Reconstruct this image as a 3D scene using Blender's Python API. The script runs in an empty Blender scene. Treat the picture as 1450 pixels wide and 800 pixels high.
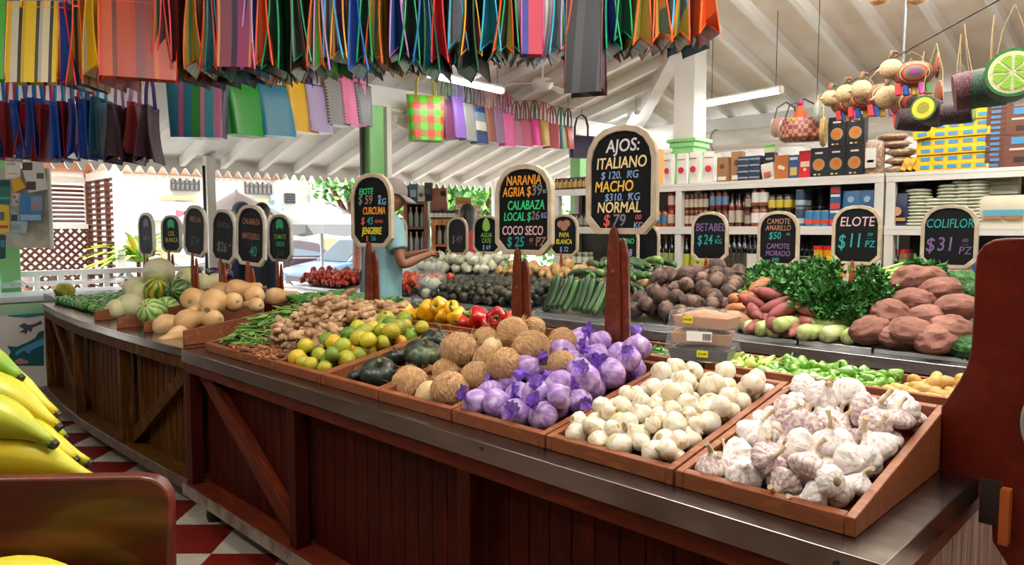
import bpy, bmesh, math, random
from mathutils import Vector, Matrix, Euler, noise
import numpy as np
S = bpy.context.scene
COL = S.collection
PI = math.pi
np.random.seed(4)
# ---------------------------------------------------------------- camera, sky, exposure
EYE = 1.35; FPX = 1025.0; PITCH = math.atan(75/1025.0)
cd = bpy.data.cameras.new('camera'); cam = bpy.data.objects.new('camera', cd); COL.objects.link(cam)
cam.location = (0, 0, EYE); cam.rotation_euler = (PI/2-PITCH, 0, PI/4)
cd.sensor_width = 36; cd.lens = 36*FPX/1450; cd.clip_start = .02; cd.clip_end = 300
S.camera = cam
S.view_settings.view_transform = 'Standard'; S.view_settings.look = 'None'
S.view_settings.gamma = 1; S.view_settings.use_curve_mapping = False
S.view_settings.exposure = 0.80
W = bpy.data.worlds.new('sky'); S.world = W; W.use_nodes = True
_b = W.node_tree.nodes['Background']; _b.inputs[0].default_value = (.90, .95, 1, 1); _b.inputs[1].default_value = 3.3
sd = bpy.data.lights.new('sun', 'SUN'); sd.energy = 9; sd.angle = .01; sd.color = (1, .97, .93)
so = bpy.data.objects.new('sun', sd); COL.objects.link(so); so.rotation_euler = (math.radians(22), math.radians(16), 0)
TUBE_W = 16.0       # watts of each lamp added over the aisles
S.cycles.max_bounces = 8; S.cycles.diffuse_bounces = 4; S.cycles.glossy_bounces = 3
S.cycles.transparent_max_bounces = 8; S.cycles.caustics_reflective = False; S.cycles.caustics_refractive = False
S.cycles.sample_clamp_indirect = 4
# ---------------------------------------------------------------- helpers
def ray(px, py):
    a = (px-725)/FPX; b = -(py-400)/FPX
    s, c = math.sin(PITCH), math.cos(PITCH); q = math.sqrt(.5)
    return Vector((a*q - c*q - b*s*q*-1*-1, a*q + c*q + b*s*q, -s + b*c))
def at(px, py, x=None, y=None, z=None, d=None):
    r = ray(px, py)
    if z is not None: t = (z-EYE)/r.z
    elif y is not None: t = y/r.y
    elif x is not None: t = x/r.x
    else: t = d/((r.y-r.x)*math.sqrt(.5))
    return Vector((0, 0, EYE)) + r*t
def lin(c):
    if isinstance(c, str):
        c = [int(c[i:i+2], 16)/255 for i in (0, 2, 4)]
    return tuple((x/12.92 if x <= .04045 else ((x+.055)/1.055)**2.4) for x in c[:3]) + (1.0,)
def rnd(a, b): return random.uniform(a, b)

class MB:
    """collects geometry for one mesh"""
    def __init__(s): s.v = []; s.f = []; s.m = []
    def add(s, vs, fs, mi=0, T=None):
        n = len(s.v)
        s.v += [tuple(T @ Vector(p)) for p in vs] if T is not None else [tuple(p) for p in vs]
        s.f += [tuple(i+n for i in f) for f in fs]; s.m += [mi]*len(fs); return s
    def box(s, c, d, mi=0, T=None, R=None):
        x, y, z = d[0]/2, d[1]/2, d[2]/2
        vs = [Vector((a*x, b*y, e*z)) for a in (-1, 1) for b in (-1, 1) for e in (-1, 1)]
        if R is not None: vs = [R @ v for v in vs]
        vs = [v+Vector(c) for v in vs]
        return s.add(vs, [(0,1,3,2),(4,6,7,5),(0,4,5,1),(2,3,7,6),(0,2,6,4),(1,5,7,3)], mi, T)
    def hexa(s, p, mi=0):   # 8 points: bottom 4 ccw, top 4 ccw
        return s.add(p, [(3,2,1,0),(4,5,6,7),(0,1,5,4),(1,2,6,5),(2,3,7,6),(3,0,4,7)], mi)
    def tube(s, pts, r, seg=8, mi=0, closed=False, caps=True, flat=1.0):
        P = [Vector(p) for p in pts]; n = len(P)
        R = list(r) if isinstance(r, (list, tuple)) else [r]*n
        vs = []; up = None
        for i in range(n):
            if closed: t = P[(i+1) % n]-P[i-1]
            else: t = P[min(i+1, n-1)]-P[max(i-1, 0)]
            t = t.normalized() if t.length > 1e-9 else Vector((0, 0, 1))
            if up is None:
                up = Vector((0, 0, 1)) if abs(t.z) < .9 else Vector((1, 0, 0))
            up = (up - t*up.dot(t)); up = up.normalized() if up.length > 1e-6 else t.orthogonal().normalized()
            sd_ = t.cross(up)
            for k in range(seg):
                a = 2*PI*k/seg
                vs.append(P[i] + (sd_*math.cos(a) + up*math.sin(a)*flat)*R[i])
        fs = []
        for i in range(n if closed else n-1):
            j = (i+1) % n
            for k in range(seg):
                l = (k+1) % seg; fs.append((i*seg+k, i*seg+l, j*seg+l, j*seg+k))
        if caps and not closed:
            fs.append(tuple(range(seg))[::-1]); fs.append(tuple((n-1)*seg+k for k in range(seg)))
        return s.add(vs, fs, mi)
    def lathe(s, prof, seg=20, mi=0, mod=None, T=None):
        """prof: [(r,z)]; mod(angle, t, r, z) -> (r, z)"""
        vs = []; fs = []; n = len(prof)
        for i, (r, z) in enumerate(prof):
            for k in range(seg):
                a = 2*PI*k/seg; rr, zz = (mod(a, i/(n-1), r, z) if mod else (r, z))
                vs.append((rr*math.cos(a), rr*math.sin(a), zz))
        for i in range(n-1):
            for k in range(seg):
                l = (k+1) % seg; fs.append((i*seg+k, i*seg+l, (i+1)*seg+l, (i+1)*seg+k))
        fs.append(tuple(range(seg))[::-1]); fs.append(tuple((n-1)*seg+k for k in range(seg)))
        return s.add(vs, fs, mi, T)
    def ell(s, c, r, seg=16, rings=10, mi=0, nz=0, ns=3, T=None, seed=0):
        if not isinstance(r, (tuple, list)): r = (r, r, r)
        vs = []; fs = []
        for i in range(rings+1):
            th = PI*i/rings
            for k in range(seg):
                a = 2*PI*k/seg; d = Vector((math.sin(th)*math.cos(a), math.sin(th)*math.sin(a), -math.cos(th)))
                m = 1 + (nz*noise.noise(d*ns+Vector((seed, seed*1.7, 0))) if nz else 0)
                vs.append((c[0]+d.x*r[0]*m, c[1]+d.y*r[1]*m, c[2]+d.z*r[2]*m))
        for i in range(rings):
            for k in range(seg):
                l = (k+1) % seg; fs.append((i*seg+k, i*seg+l, (i+1)*seg+l, (i+1)*seg+k))
        return s.add(vs, fs, mi, T)
    def prism(s, poly, z0, z1, mi=0, T=None, side=None):
        n = len(poly)
        vs = [(x, y, z0) for x, y in poly] + [(x, y, z1) for x, y in poly]
        s.add(vs, [tuple(range(n))[::-1], tuple(range(n, 2*n))], mi, T)
        return s.add(vs, [(i, (i+1) % n, n+(i+1) % n, n+i) for i in range(n)], mi if side is None else side, T)
    def grid(s, nu, nv, fn, mi=0, T=None, closed_u=False):
        vs = [fn(i/(nu-1) if not closed_u else i/nu, j/(nv-1)) for i in range(nu) for j in range(nv)]
        fs = [(i*nv+j, ((i+1) % nu)*nv+j, ((i+1) % nu)*nv+j+1, i*nv+j+1) for i in range(nu if closed_u else nu-1) for j in range(nv-1)]
        return s.add(vs, fs, mi, T)
    def mesh(s, name, mats, sharp=40, weld=1e-5):
        me = bpy.data.meshes.new(name); me.from_pydata(s.v, [], s.f); 
        for m in (mats if isinstance(mats, (list, tuple)) else [mats]): me.materials.append(m)
        me.polygons.foreach_set('material_index', s.m)
        bm = bmesh.new(); bm.from_mesh(me)
        if weld: bmesh.ops.remove_doubles(bm, verts=bm.verts, dist=weld)
        bmesh.ops.recalc_face_normals(bm, faces=bm.faces); bm.to_mesh(me); bm.free()
        me.polygons.foreach_set('use_smooth', [sharp > 0]*len(me.polygons))
        if 0 < sharp < 180: me.set_sharp_from_angle(angle=math.radians(sharp))
        return me
    def build(s, name, mats, parent=None, loc=(0, 0, 0), rot=(0, 0, 0), sharp=40, bevel=0):
        o = link(name, s.mesh(name, mats, sharp), parent, loc, rot)
        if bevel:
            b = o.modifiers.new('bevel', 'BEVEL'); b.width = bevel; b.segments = 2; b.limit_method = 'ANGLE'
        return o
def link(name, data, parent=None, loc=(0, 0, 0), rot=(0, 0, 0), scale=None):
    o = bpy.data.objects.new(name, data); COL.objects.link(o)
    if parent is not None: o.parent = parent
    o.location = loc; o.rotation_euler = rot
    if scale is not None: o.scale = scale if isinstance(scale, (tuple, list)) else (scale,)*3
    return o
def tag(o, label=None, cat=None, group=None, kind=None):
    for k, v in (('label', label), ('category', cat), ('group', group), ('kind', kind)):
        if v: o[k] = v
    return o
def thing(name, label, cat, loc=(0, 0, 0), rot=(0, 0, 0), group=None):
    return tag(link(name, None, None, loc, rot), label, cat, group)
def struct(o): o['kind'] = 'structure'; return o
KIDS = {}
def kids(o): return [c for c in bpy.data.objects if c.parent == o]
def dup(src, loc, rot=None, scale=None, label=None, group=None, _k=None):
    """copy a thing with its parts and sub-parts"""
    if _k is None:
        if src.name not in KIDS: KIDS[src.name] = [(c, kids(c)) for c in kids(src)]
        _k = KIDS[src.name]
    r = src.copy(); COL.objects.link(r); r.location = loc
    if rot is not None: r.rotation_euler = rot
    if scale is not None: r.scale = scale if isinstance(scale, (tuple, list)) else (scale,)*3
    if label: r['label'] = label
    if group: r['group'] = group
    for c, sub in _k:
        q = c.copy(); COL.objects.link(q); q.parent = r
        for g in sub:
            h = g.copy(); COL.objects.link(h); h.parent = q
    return r
class Kind:
    """prototype of a countable thing: the first placement moves the prototype, later ones copy it"""
    def __init__(s, roots): s.r = roots if isinstance(roots, list) else [roots]; s.used = [False]*len(s.r); s.i = 0
    def put(s, loc, rot=None, scale=None, label=None, group=None, which=None):
        k = (s.i if which is None else which) % len(s.r); s.i += 1; p = s.r[k]
        if not s.used[k]:
            s.used[k] = True
            if p.name not in KIDS: KIDS[p.name] = [(c, kids(c)) for c in kids(p)]
            p.location = loc
            if rot is not None: p.rotation_euler = rot
            if scale is not None: p.scale = scale if isinstance(scale, (tuple, list)) else (scale,)*3
            if label: p['label'] = label
            if group: p['group'] = group
            return p
        return dup(p, loc, rot, scale, label, group)
    def done(s):
        for k, p in enumerate(s.r):
            if not s.used[k]:
                for c in kids(p):
                    for g in kids(c): bpy.data.objects.remove(g)
                    bpy.data.objects.remove(c)
                bpy.data.objects.remove(p)
def fuse(mb, voxel, smooth=6, name='m', mats=None):
    """union overlapping lumps into one smooth surface"""
    me = mb.mesh(name, mats or [], 0); o = bpy.data.objects.new('tmp', me); COL.objects.link(o)
    r = o.modifiers.new('r', 'REMESH'); r.mode = 'VOXEL'; r.voxel_size = voxel
    k = o.modifiers.new('s', 'SMOOTH'); k.iterations = smooth; k.factor = .5
    dg = bpy.context.evaluated_depsgraph_get(); dg.update()
    out = bpy.data.meshes.new_from_object(o.evaluated_get(dg)); bpy.data.objects.remove(o)
    out.materials.clear()
    for m in (mats if isinstance(mats, (list, tuple)) else [mats]): out.materials.append(m)
    out.polygons.foreach_set('use_smooth', [True]*len(out.polygons)); out.name = name
    return out
def bakemods(o):
    dg = bpy.context.evaluated_depsgraph_get(); dg.update()
    me = bpy.data.meshes.new_from_object(o.evaluated_get(dg)); o.modifiers.clear(); o.data = me
    me.polygons.foreach_set('use_smooth', [True]*len(me.polygons)); return o
def skinbody(name, joints, edges, mat, parent=None, root=0, sub=2):
    """one continuous body from joints [(co, radius or (rx,ry))]"""
    me = bpy.data.meshes.new(name); me.from_pydata([j[0] for j in joints], edges, []); me.materials.append(mat)
    o = link(name, me, parent); m = o.modifiers.new('skin', 'SKIN'); m.use_smooth_shade = True
    for i, j in enumerate(joints):
        sv = me.skin_vertices[0].data[i]; sv.radius = j[1] if isinstance(j[1], tuple) else (j[1], j[1]); sv.use_root = (i == root)
    b = o.modifiers.new('sub', 'SUBSURF'); b.levels = sub; b.render_levels = sub
    return bakemods(o)
def heap(n, reg, floor, rr, top, tries=40, pack=.93, mode='low', pre=()):
    """drops balls of radius rr() into reg=(x0,x1,y0,y1); each comes to rest on floor(x,y) or on the others, below top(x,y)"""
    P = [tuple(p) for p in pre]; out = []; miss = 0; C = tries*8
    while len(out) < n and miss < 6:
        r = rr(); X = np.random.uniform(reg[0]+r, max(reg[0]+r+1e-4, reg[1]-r), C); Y = np.random.uniform(reg[2]+r, max(reg[2]+r+1e-4, reg[3]-r), C)
        Z = np.array([floor(x, y) for x, y in zip(X, Y)])+r
        if P:
            A = np.array(P); d2 = (A[None, :, 0]-X[:, None])**2+(A[None, :, 1]-Y[:, None])**2; q_ = (pack*(A[None, :, 3]+r))**2-d2
            Z = np.maximum(Z, np.where(q_ > 0, A[None, :, 2]+np.sqrt(np.maximum(q_, 0)), -9).max(axis=1))
        Tp = np.array([top(x, y) for x, y in zip(X, Y)]); key = np.where(Z > Tp, 99, Z)
        k = int(key.argmin())
        if key[k] > 50: miss += 1; continue
        p = (float(X[k]), float(Y[k]), float(Z[k]), r); P.append(p); out.append(p)
    return out
# ---------------------------------------------------------------- materials
MATS = {}
def M(name, col, rough=.5, metal=0, col2=None, ns=8, ramp=(.4, .6), stretch=(1, 1, 1), hue=0, sat=0, val=0, bump=0, bs=60, spec=.5,
      trans=0, alpha=1, emit=0, sss=0, coat=0, kind='noise', detail=4, coord='Object', bstretch=None, sheen=0):
    if name in MATS: return MATS[name]
    m = bpy.data.materials.new(name); m.use_nodes = True; T = m.node_tree; N = T.nodes; L = T.links
    b = N['Principled BSDF']; I = b.inputs
    I['Roughness'].default_value = rough; I['Metallic'].default_value = metal; I['Specular IOR Level'].default_value = spec
    I['Alpha'].default_value = alpha; I['Transmission Weight'].default_value = trans; I['Coat Weight'].default_value = coat
    if sss: I['Subsurface Weight'].default_value = sss; I['Subsurface Radius'].default_value = (.02, .012, .008); I['Subsurface Scale'].default_value = .3
    if sheen: I['Sheen Weight'].default_value = sheen
    c = lin(col); I['Base Color'].default_value = c
    out = None
    if col2 is not None or bump:
        tc = N.new('ShaderNodeTexCoord'); oi = N.new('ShaderNodeObjectInfo')
        ad = N.new('ShaderNodeVectorMath'); ad.operation = 'ADD'; sc = N.new('ShaderNodeVectorMath'); sc.operation = 'SCALE'
        cmb = N.new('ShaderNodeCombineXYZ'); ml = N.new('ShaderNodeMath'); ml.operation = 'MULTIPLY'; ml.inputs[1].default_value = 37
        L.new(oi.outputs['Random'], ml.inputs[0])
        for k in range(3): L.new(ml.outputs[0], cmb.inputs[k])
        L.new(tc.outputs[coord], ad.inputs[0]); L.new(cmb.outputs[0], ad.inputs[1])
    if col2 is not None:
        mp = N.new('ShaderNodeMapping'); mp.inputs['Scale'].default_value = stretch; L.new(ad.outputs[0] if kind == 'noise' else tc.outputs[coord], mp.inputs[0])
        if kind == 'wave':
            t = N.new('ShaderNodeTexWave'); t.inputs['Scale'].default_value = ns; t.inputs['Distortion'].default_value = 3; t.inputs['Detail'].default_value = detail; fac = t.outputs['Fac']
        elif kind == 'voronoi':
            t = N.new('ShaderNodeTexVoronoi'); t.inputs['Scale'].default_value = ns; fac = t.outputs['Distance']
        else:
            t = N.new('ShaderNodeTexNoise'); t.inputs['Scale'].default_value = ns; t.inputs['Detail'].default_value = detail; fac = t.outputs['Fac']
        L.new(mp.outputs[0], t.inputs['Vector'])
        r = N.new('ShaderNodeValToRGB'); e = r.color_ramp.elements
        cols = [c] + [lin(x) for x in (col2 if isinstance(col2, list) else [col2])]
        e[0].position = ramp[0]; e[0].color = cols[0]; e[1].position = ramp[1]; e[1].color = cols[-1]
        for k in range(1, len(cols)-1):
            q = e.new(ramp[0]+(ramp[1]-ramp[0])*k/(len(cols)-1)); q.color = cols[k]
        L.new(fac, r.inputs[0]); out = r.outputs[0]
    if hue or sat or val:
        oi = N.new('ShaderNodeObjectInfo'); h = N.new('ShaderNodeHueSaturation')
        if out is not None: L.new(out, h.inputs['Color'])
        else: h.inputs['Color'].default_value = c
        for amt, key, base, mul in ((hue, 'Hue', .5, 1), (sat, 'Saturation', 1, 7.3), (val, 'Value', 1, 13.7)):
            if not amt: continue
            a = N.new('ShaderNodeMath'); a.operation = 'MULTIPLY'; a.inputs[1].default_value = mul; L.new(oi.outputs['Random'], a.inputs[0])
            f = N.new('ShaderNodeMath'); f.operation = 'FRACT'; L.new(a.outputs[0], f.inputs[0])
            g = N.new('ShaderNodeMapRange'); g.inputs[3].default_value = base-amt; g.inputs[4].default_value = base+amt
            L.new(f.outputs[0], g.inputs[0]); L.new(g.outputs[0], h.inputs[key])
        out = h.outputs[0]
    if out is not None: L.new(out, I['Base Color'])
    if bump:
        t2 = N.new('ShaderNodeTexNoise'); t2.inputs['Scale'].default_value = bs; t2.inputs['Detail'].default_value = 3
        if bstretch:
            mp2 = N.new('ShaderNodeMapping'); mp2.inputs['Scale'].default_value = bstretch; L.new(ad.outputs[0], mp2.inputs[0]); L.new(mp2.outputs[0], t2.inputs['Vector'])
        else: L.new(ad.outputs[0], t2.inputs['Vector'])
        bp = N.new('ShaderNodeBump'); bp.inputs['Strength'].default_value = bump; bp.inputs['Distance'].default_value = .01
        L.new(t2.outputs['Fac'], bp.inputs['Height']); L.new(bp.outputs[0], I['Normal'])
    if emit:
        I['Emission Color'].default_value = c; I['Emission Strength'].default_value = emit
    MATS[name] = m; return m
def stripes(name, bands, axis='X', span=.3, rough=.45, repeat=1, alpha=1, spec=.5, skew=0):
    """woven stripes: bands = [(width, colour)] laid across object axis, starting at -span/2"""
    m = bpy.data.materials.new(name); m.use_nodes = True; T = m.node_tree; N = T.nodes; L = T.links; b = N['Principled BSDF']
    b.inputs['Roughness'].default_value = rough; b.inputs['Alpha'].default_value = alpha; b.inputs['Specular IOR Level'].default_value = spec
    tc = N.new('ShaderNodeTexCoord'); sp = N.new('ShaderNodeSeparateXYZ'); L.new(tc.outputs['Object'], sp.inputs[0])
    mr = N.new('ShaderNodeMapRange'); mr.clamp = False; mr.inputs[1].default_value = -span/2; mr.inputs[2].default_value = span/2; mr.inputs[4].default_value = repeat
    cb = N.new('ShaderNodeMath'); cb.operation = 'MULTIPLY_ADD'; cb.inputs[1].default_value = skew
    L.new(sp.outputs[0], cb.inputs[0]); L.new(sp.outputs[axis], cb.inputs[2]); L.new(cb.outputs[0], mr.inputs[0]); fr = N.new('ShaderNodeMath'); fr.operation = 'FRACT'; L.new(mr.outputs[0], fr.inputs[0])
    r = N.new('ShaderNodeValToRGB'); r.color_ramp.interpolation = 'CONSTANT'; e = r.color_ramp.elements; tot = sum(w for w, _ in bands); p = 0
    for i, (w, c) in enumerate(bands[:30]):
        q = e[0] if i == 0 else (e[1] if i == 1 else e.new(p/tot)); q.position = p/tot; q.color = lin(c); p += w
    L.new(fr.outputs[0], r.inputs[0]); L.new(r.outputs[0], b.inputs['Base Color']); return m
def weave(name, c1, c2, mode='check', sc=40, rough=.4, c3=None):
    """plaited plastic: checker, diagonal or diamond pattern of two colours"""
    m = bpy.data.materials.new(name); m.use_nodes = True; T = m.node_tree; N = T.nodes; L = T.links; b = N['Principled BSDF']; b.inputs['Roughness'].default_value = rough
    tc = N.new('ShaderNodeTexCoord'); mp = N.new('ShaderNodeMapping'); L.new(tc.outputs['Object'], mp.inputs[0])
    if mode == 'check':
        t = N.new('ShaderNodeTexChecker'); t.inputs['Scale'].default_value = sc; L.new(mp.outputs[0], t.inputs[0]); t.inputs[1].default_value = lin(c1); t.inputs[2].default_value = lin(c2); L.new(t.outputs[0], b.inputs[0])
    else:
        w = N.new('ShaderNodeTexWave'); w.inputs['Scale'].default_value = sc; w.wave_profile = 'SIN'; w.bands_direction = 'DIAGONAL' if mode == 'diag' else 'Z'; L.new(mp.outputs[0], w.inputs[0])
        r = N.new('ShaderNodeValToRGB'); r.color_ramp.interpolation = 'CONSTANT'; e = r.color_ramp.elements; e[0].color = lin(c1); e[1].position = .5; e[1].color = lin(c2)
        if mode == 'diamond':
            w.bands_direction = 'DIAGONAL'; w2 = N.new('ShaderNodeTexWave'); w2.inputs['Scale'].default_value = sc; w2.bands_direction = 'DIAGONAL'
            mp2 = N.new('ShaderNodeMapping'); mp2.inputs['Scale'].default_value = (-1, -1, 1); L.new(tc.outputs['Object'], mp2.inputs[0]); L.new(mp2.outputs[0], w2.inputs[0])
            mx = N.new('ShaderNodeMath'); mx.operation = 'MULTIPLY'; L.new(w.outputs['Fac'], mx.inputs[0]); L.new(w2.outputs['Fac'], mx.inputs[1]); e[1].position = .3; L.new(mx.outputs[0], r.inputs[0])
        else: L.new(w.outputs['Fac'], r.inputs[0])
        L.new(r.outputs[0], b.inputs[0])
    return m
def text(body, size, mat, parent, loc, rot=(PI/2, 0, 0), bold=.0, shear=0, align='CENTER', name='lettering', depth=.0006, sx=1):
    c = bpy.data.curves.new(name, 'FONT'); c.body = body; c.size = size; c.align_x = align; c.align_y = 'CENTER'; c.offset = bold*size; c.shear = shear; c.extrude = depth
    c.resolution_u = 3; tmp = bpy.data.objects.new('tmp', c); me = bpy.data.meshes.new_from_object(tmp); bpy.data.objects.remove(tmp); bpy.data.curves.remove(c)
    me.materials.clear(); me.materials.append(mat); me.name = name; o = link(name, me, parent, loc, rot); o.scale = (sx, 1, 1)
    return o
# ---------------------------------------------------------------- shared materials
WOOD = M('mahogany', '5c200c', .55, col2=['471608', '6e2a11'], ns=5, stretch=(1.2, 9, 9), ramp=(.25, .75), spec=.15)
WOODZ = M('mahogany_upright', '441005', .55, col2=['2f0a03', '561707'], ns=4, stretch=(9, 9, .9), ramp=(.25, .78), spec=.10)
WOODT = M('tray_wood', '8e5230', .5, col2=['7a4326', 'a4663f'], ns=5, stretch=(2, 8, 8), ramp=(.25, .8), spec=.35)
WOODL = M('weathered_wood', '583410', .55, col2=['3c2208', '70461a'], ns=5, stretch=(9, 9, .8), ramp=(.3, .7), spec=.06)
WOODP = M('panel_wood', '621605', .4, col2=['500f03', '721e08'], ns=3, stretch=(5, 5, .8), ramp=(.25, .8), spec=.25, coat=.08)
STEEL = M('stainless_steel', '8a837f', .23, metal=1, col2=['807975', '9a9490'], ns=4, stretch=(1, 3, 3), ramp=(.3, .7), bump=.10, bs=5)
BSTEEL = M('bright_steel', 'cfd1d2', .38, metal=1, col2=['bfc2c4', 'dcdedf'], ns=5, stretch=(1, 4, 4), bump=.12, bs=8)
WHITE = M('white_paint', 'eae8e3', .55, col2='dad6ce', ns=2, ramp=(.35, .75)); PORCH = M('porch_boards', 'eff0f0', .6, col2='e2e2e0', ns=1.5)
CEIL = M('ceiling_boards', 'f1eade', .6, col2=['e6dac8', 'f5efe6'], ns=1.3, ramp=(.3, .65))
GREEN = M('green_paint', '8fcf86', .5, col2='7dbb76', ns=3)
BLACK = M('black_metal', '17181a', .5)
GREY = M('grey_metal', '8d8f90', .4, metal=.7)
# ---------------------------------------------------------------- floor, street
def floor_mat():
    m = bpy.data.materials.new('checkered_tile'); m.use_nodes = True; T = m.node_tree; N = T.nodes; L = T.links; b = N['Principled BSDF']; b.inputs['Roughness'].default_value = .35
    tc = N.new('ShaderNodeTexCoord'); mp = N.new('ShaderNodeMapping'); mp.inputs['Location'].default_value = (.0, .0, .5); mp.inputs['Scale'].default_value = (1/.3, 1/.3, 0)
    ck = N.new('ShaderNodeTexChecker'); ck.inputs['Scale'].default_value = 1; ck.inputs[1].default_value = lin('7c1d13'); ck.inputs[2].default_value = lin('cfc7b2')
    nz = N.new('ShaderNodeTexNoise'); nz.inputs['Scale'].default_value = 9; mx = N.new('ShaderNodeMix'); mx.data_type = 'RGBA'; mx.blend_type = 'MULTIPLY'; mx.inputs['Factor'].default_value = .5
    L.new(tc.outputs['Object'], mp.inputs[0]); L.new(mp.outputs[0], ck.inputs[0]); L.new(tc.outputs['Object'], nz.inputs[0])
    L.new(ck.outputs[0], mx.inputs['A']); L.new(nz.outputs['Fac'], mx.inputs['B']); L.new(mx.outputs['Result'], b.inputs[0]); return m
TILE_O = Vector((-2.962, 1.185, 0))      # a corner where four tiles meet
q = math.sqrt(.5)
mb = MB(); pts = [(-8.2, -6), (6, -6), (6, 10.5), (-8.2, 10.5)]
loc = [(((x-TILE_O.x)+(y-TILE_O.y))*q, (-(x-TILE_O.x)+(y-TILE_O.y))*q) for x, y in pts]
mb.prism(loc, -.4, 0)
struct(mb.build('floor', floor_mat(), None, (TILE_O.x, TILE_O.y, 0), (0, 0, PI/4)))
mb = MB(); mb.box((-30, 10, -.45), (120, 120, .1)); struct(mb.build('street', M('street_paving', 'dddbd6', .9, col2='cfccc6', ns=.8), None))
# ---------------------------------------------------------------- roof: two planes meeting on a hip, with a porch all round
XE, YE, ZE, SL, PO = -5.5, 7.7, 2.72, .254, .30
XO, YO = -7.65, 9.85; ZO = ZE-PO*2.15
def zr(x, y):
    a = ZE+SL*(x-XE) if x > XE else ZE+PO*(x-XE)
    b = ZE+SL*(YE-y) if y < YE else ZE-PO*(y-YE)
    return min(a, b)
XR, YF = 1.6, -6.0; HIP = XE+YE
def slab(name, pts, mat, t=.03):
    mb = MB(); n = len(pts); P = [Vector((x, y, zr(x, y))) for x, y in pts]
    mb.add([*P, *[p+Vector((0, 0, t)) for p in P]], [tuple(range(n)), tuple(range(n, 2*n))[::-1]] + [(i, (i+1) % n, n+(i+1) % n, n+i) for i in range(n)])
    return struct(mb.build(name, mat, None, sharp=0))
slab('ceiling', [(XE, YF), (XR, YF), (XR, HIP-XR), (XE, YE)], CEIL)
slab('ceiling_over_shelves', [(XE, YE), (XR, HIP-XR), (6, HIP-XR), (6, YE)], CEIL)
slab('porch_ceiling_street', [(XO, YF), (XE, YF), (XE, YE), (XO, YO)], PORCH)
slab('porch_ceiling_garden', [(XO, YO), (XE, YE), (6, YE), (6, YO)], PORCH)
mb = MB(); e = .001; P = [Vector((XR, YF, zr(XR, YF))), Vector((6, YF, zr(XR, YF))), Vector((6, HIP-XR, zr(XR, HIP-XR))), Vector((XR, HIP-XR, zr(XR, HIP-XR)))]
mb.add([*P, *[p+Vector((0, 0, .03)) for p in P]], [(0, 1, 2, 3), (7, 6, 5, 4), (0, 4, 5, 1), (1, 5, 6, 2), (2, 6, 7, 3), (3, 7, 4, 0)]); struct(mb.build('ceiling_ridge_side', CEIL, sharp=0))
def rafter(pl, w=.055, h=.10, name='ceiling_rafter', mat=WHITE):
    """a beam of width w hanging h below the roof along the polyline pl of (x, y)"""
    mb = MB(); a = Vector((pl[-1][0]-pl[0][0], pl[-1][1]-pl[0][1], 0)).normalized(); s = Vector((-a.y, a.x, 0))*w/2
    vs = []
    for x, y in pl:
        p = Vector((x, y, zr(x, y)-.002))
        vs += [p+s, p-s, p-s-Vector((0, 0, h)), p+s-Vector((0, 0, h))]
    fs = []
    for i in range(len(pl)-1):
        for k in range(4): l = (k+1) % 4; fs.append((i*4+k, i*4+l, i*4+4+l, i*4+4+k))
    n = 4*(len(pl)-1); fs += [(0, 1, 2, 3), (n+3, n+2, n+1, n)]
    mb.add(vs, fs); return struct(mb.build(name, mat, sharp=30))
for k in range(-22, 9):
    y = 5.81+.42*k
    if y > YO-.2: continue
    if y < YE: rafter([(XO+.05, y), (XE, y), (min(XR-.05, HIP-y-.03), y)])
    else: rafter([(XO+.05, y), (XE-(y-YE)-.03, y)])
for k in range(-11, 20):
    x = -2.955+.40*k
    if x > 3.5: continue
    if x > XE: rafter([(x, YO-.05), (x, YE), (x, max(HIP-XR, HIP-x)+.03)])
    elif x > XO+.1: rafter([(x, YO-.05), (x, YE+(XE-x)+.03)])
rafter([(XO, YO), (XE, YE), (XR, HIP-XR)], .13, .17, 'ceiling_hip_beam')
def beam(name, a, b, w, h, mat=WHITE):
    mb = MB(); a, b = Vector(a), Vector(b); L_ = (b-a).length; mb.box((L_/2, 0, 0), (L_, w, h))
    return struct(mb.build(name, mat, None, a, (0, 0, math.atan2(b.y-a.y, b.x-a.x)), bevel=.006))
beam('trim_eave_street', (XE, YF, ZE-.19), (XE, YE+.07, ZE-.19), .14, .18)
beam('trim_eave_garden', (XE, YE, ZE-.19), (6, YE, ZE-.19), .14, .18)
# board under the porch edge and the scalloped fascia
def fascia(name, a, b):
    a, b = Vector(a), Vector(b); L_ = (b-a).length; n = int(L_/.11); st = L_/n; poly = [(0, .17), (L_, .17)]
    low = []
    for i in range(n):
        for t, dz in ((0, 0), (.15, -.005), (.25, -.03), (.4, -.062), (.5, -.07), (.6, -.062), (.75, -.03), (.85, -.005)): low.append((i*st+t*st, dz))
    poly += [(L_, 0)] + low[::-1]
    mb = MB(); mb.prism(poly, -.012, .012)
    ob = mb.build(name, WHITE, None, a, sharp=0); ob.rotation_euler = Euler((PI/2, 0, math.atan2(b.y-a.y, b.x-a.x))); return struct(ob)
fascia('trim_scalloped_fascia_street', (XO, YF, ZO-.10), (XO, YO, ZO-.10))
fascia('trim_scalloped_fascia_garden', (XO, YO, ZO-.10), (6, YO, ZO-.10))
WALLM = M('wall_plaster', '8f8578', .8, col2='7d7468', ns=2)  # unseen walls added to keep stray light off the counter fronts
mb = MB(); mb.box((-2.0, -5.0, 2.0), (16, .15, 4.0)); struct(mb.build('wall_added_rear', WALLM))
mb = MB(); mb.box((5.2, 2.5, 2.0), (.15, 15, 4.0)); struct(mb.build('wall_added_side', WALLM))
mb = MB(); mb.box((-7.72, -2.45, 1.02), (.15, 4.95, 2.04)); struct(mb.build('wall_added_street', WALLM))  # added out of view to cut street light on wood and steel
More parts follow.
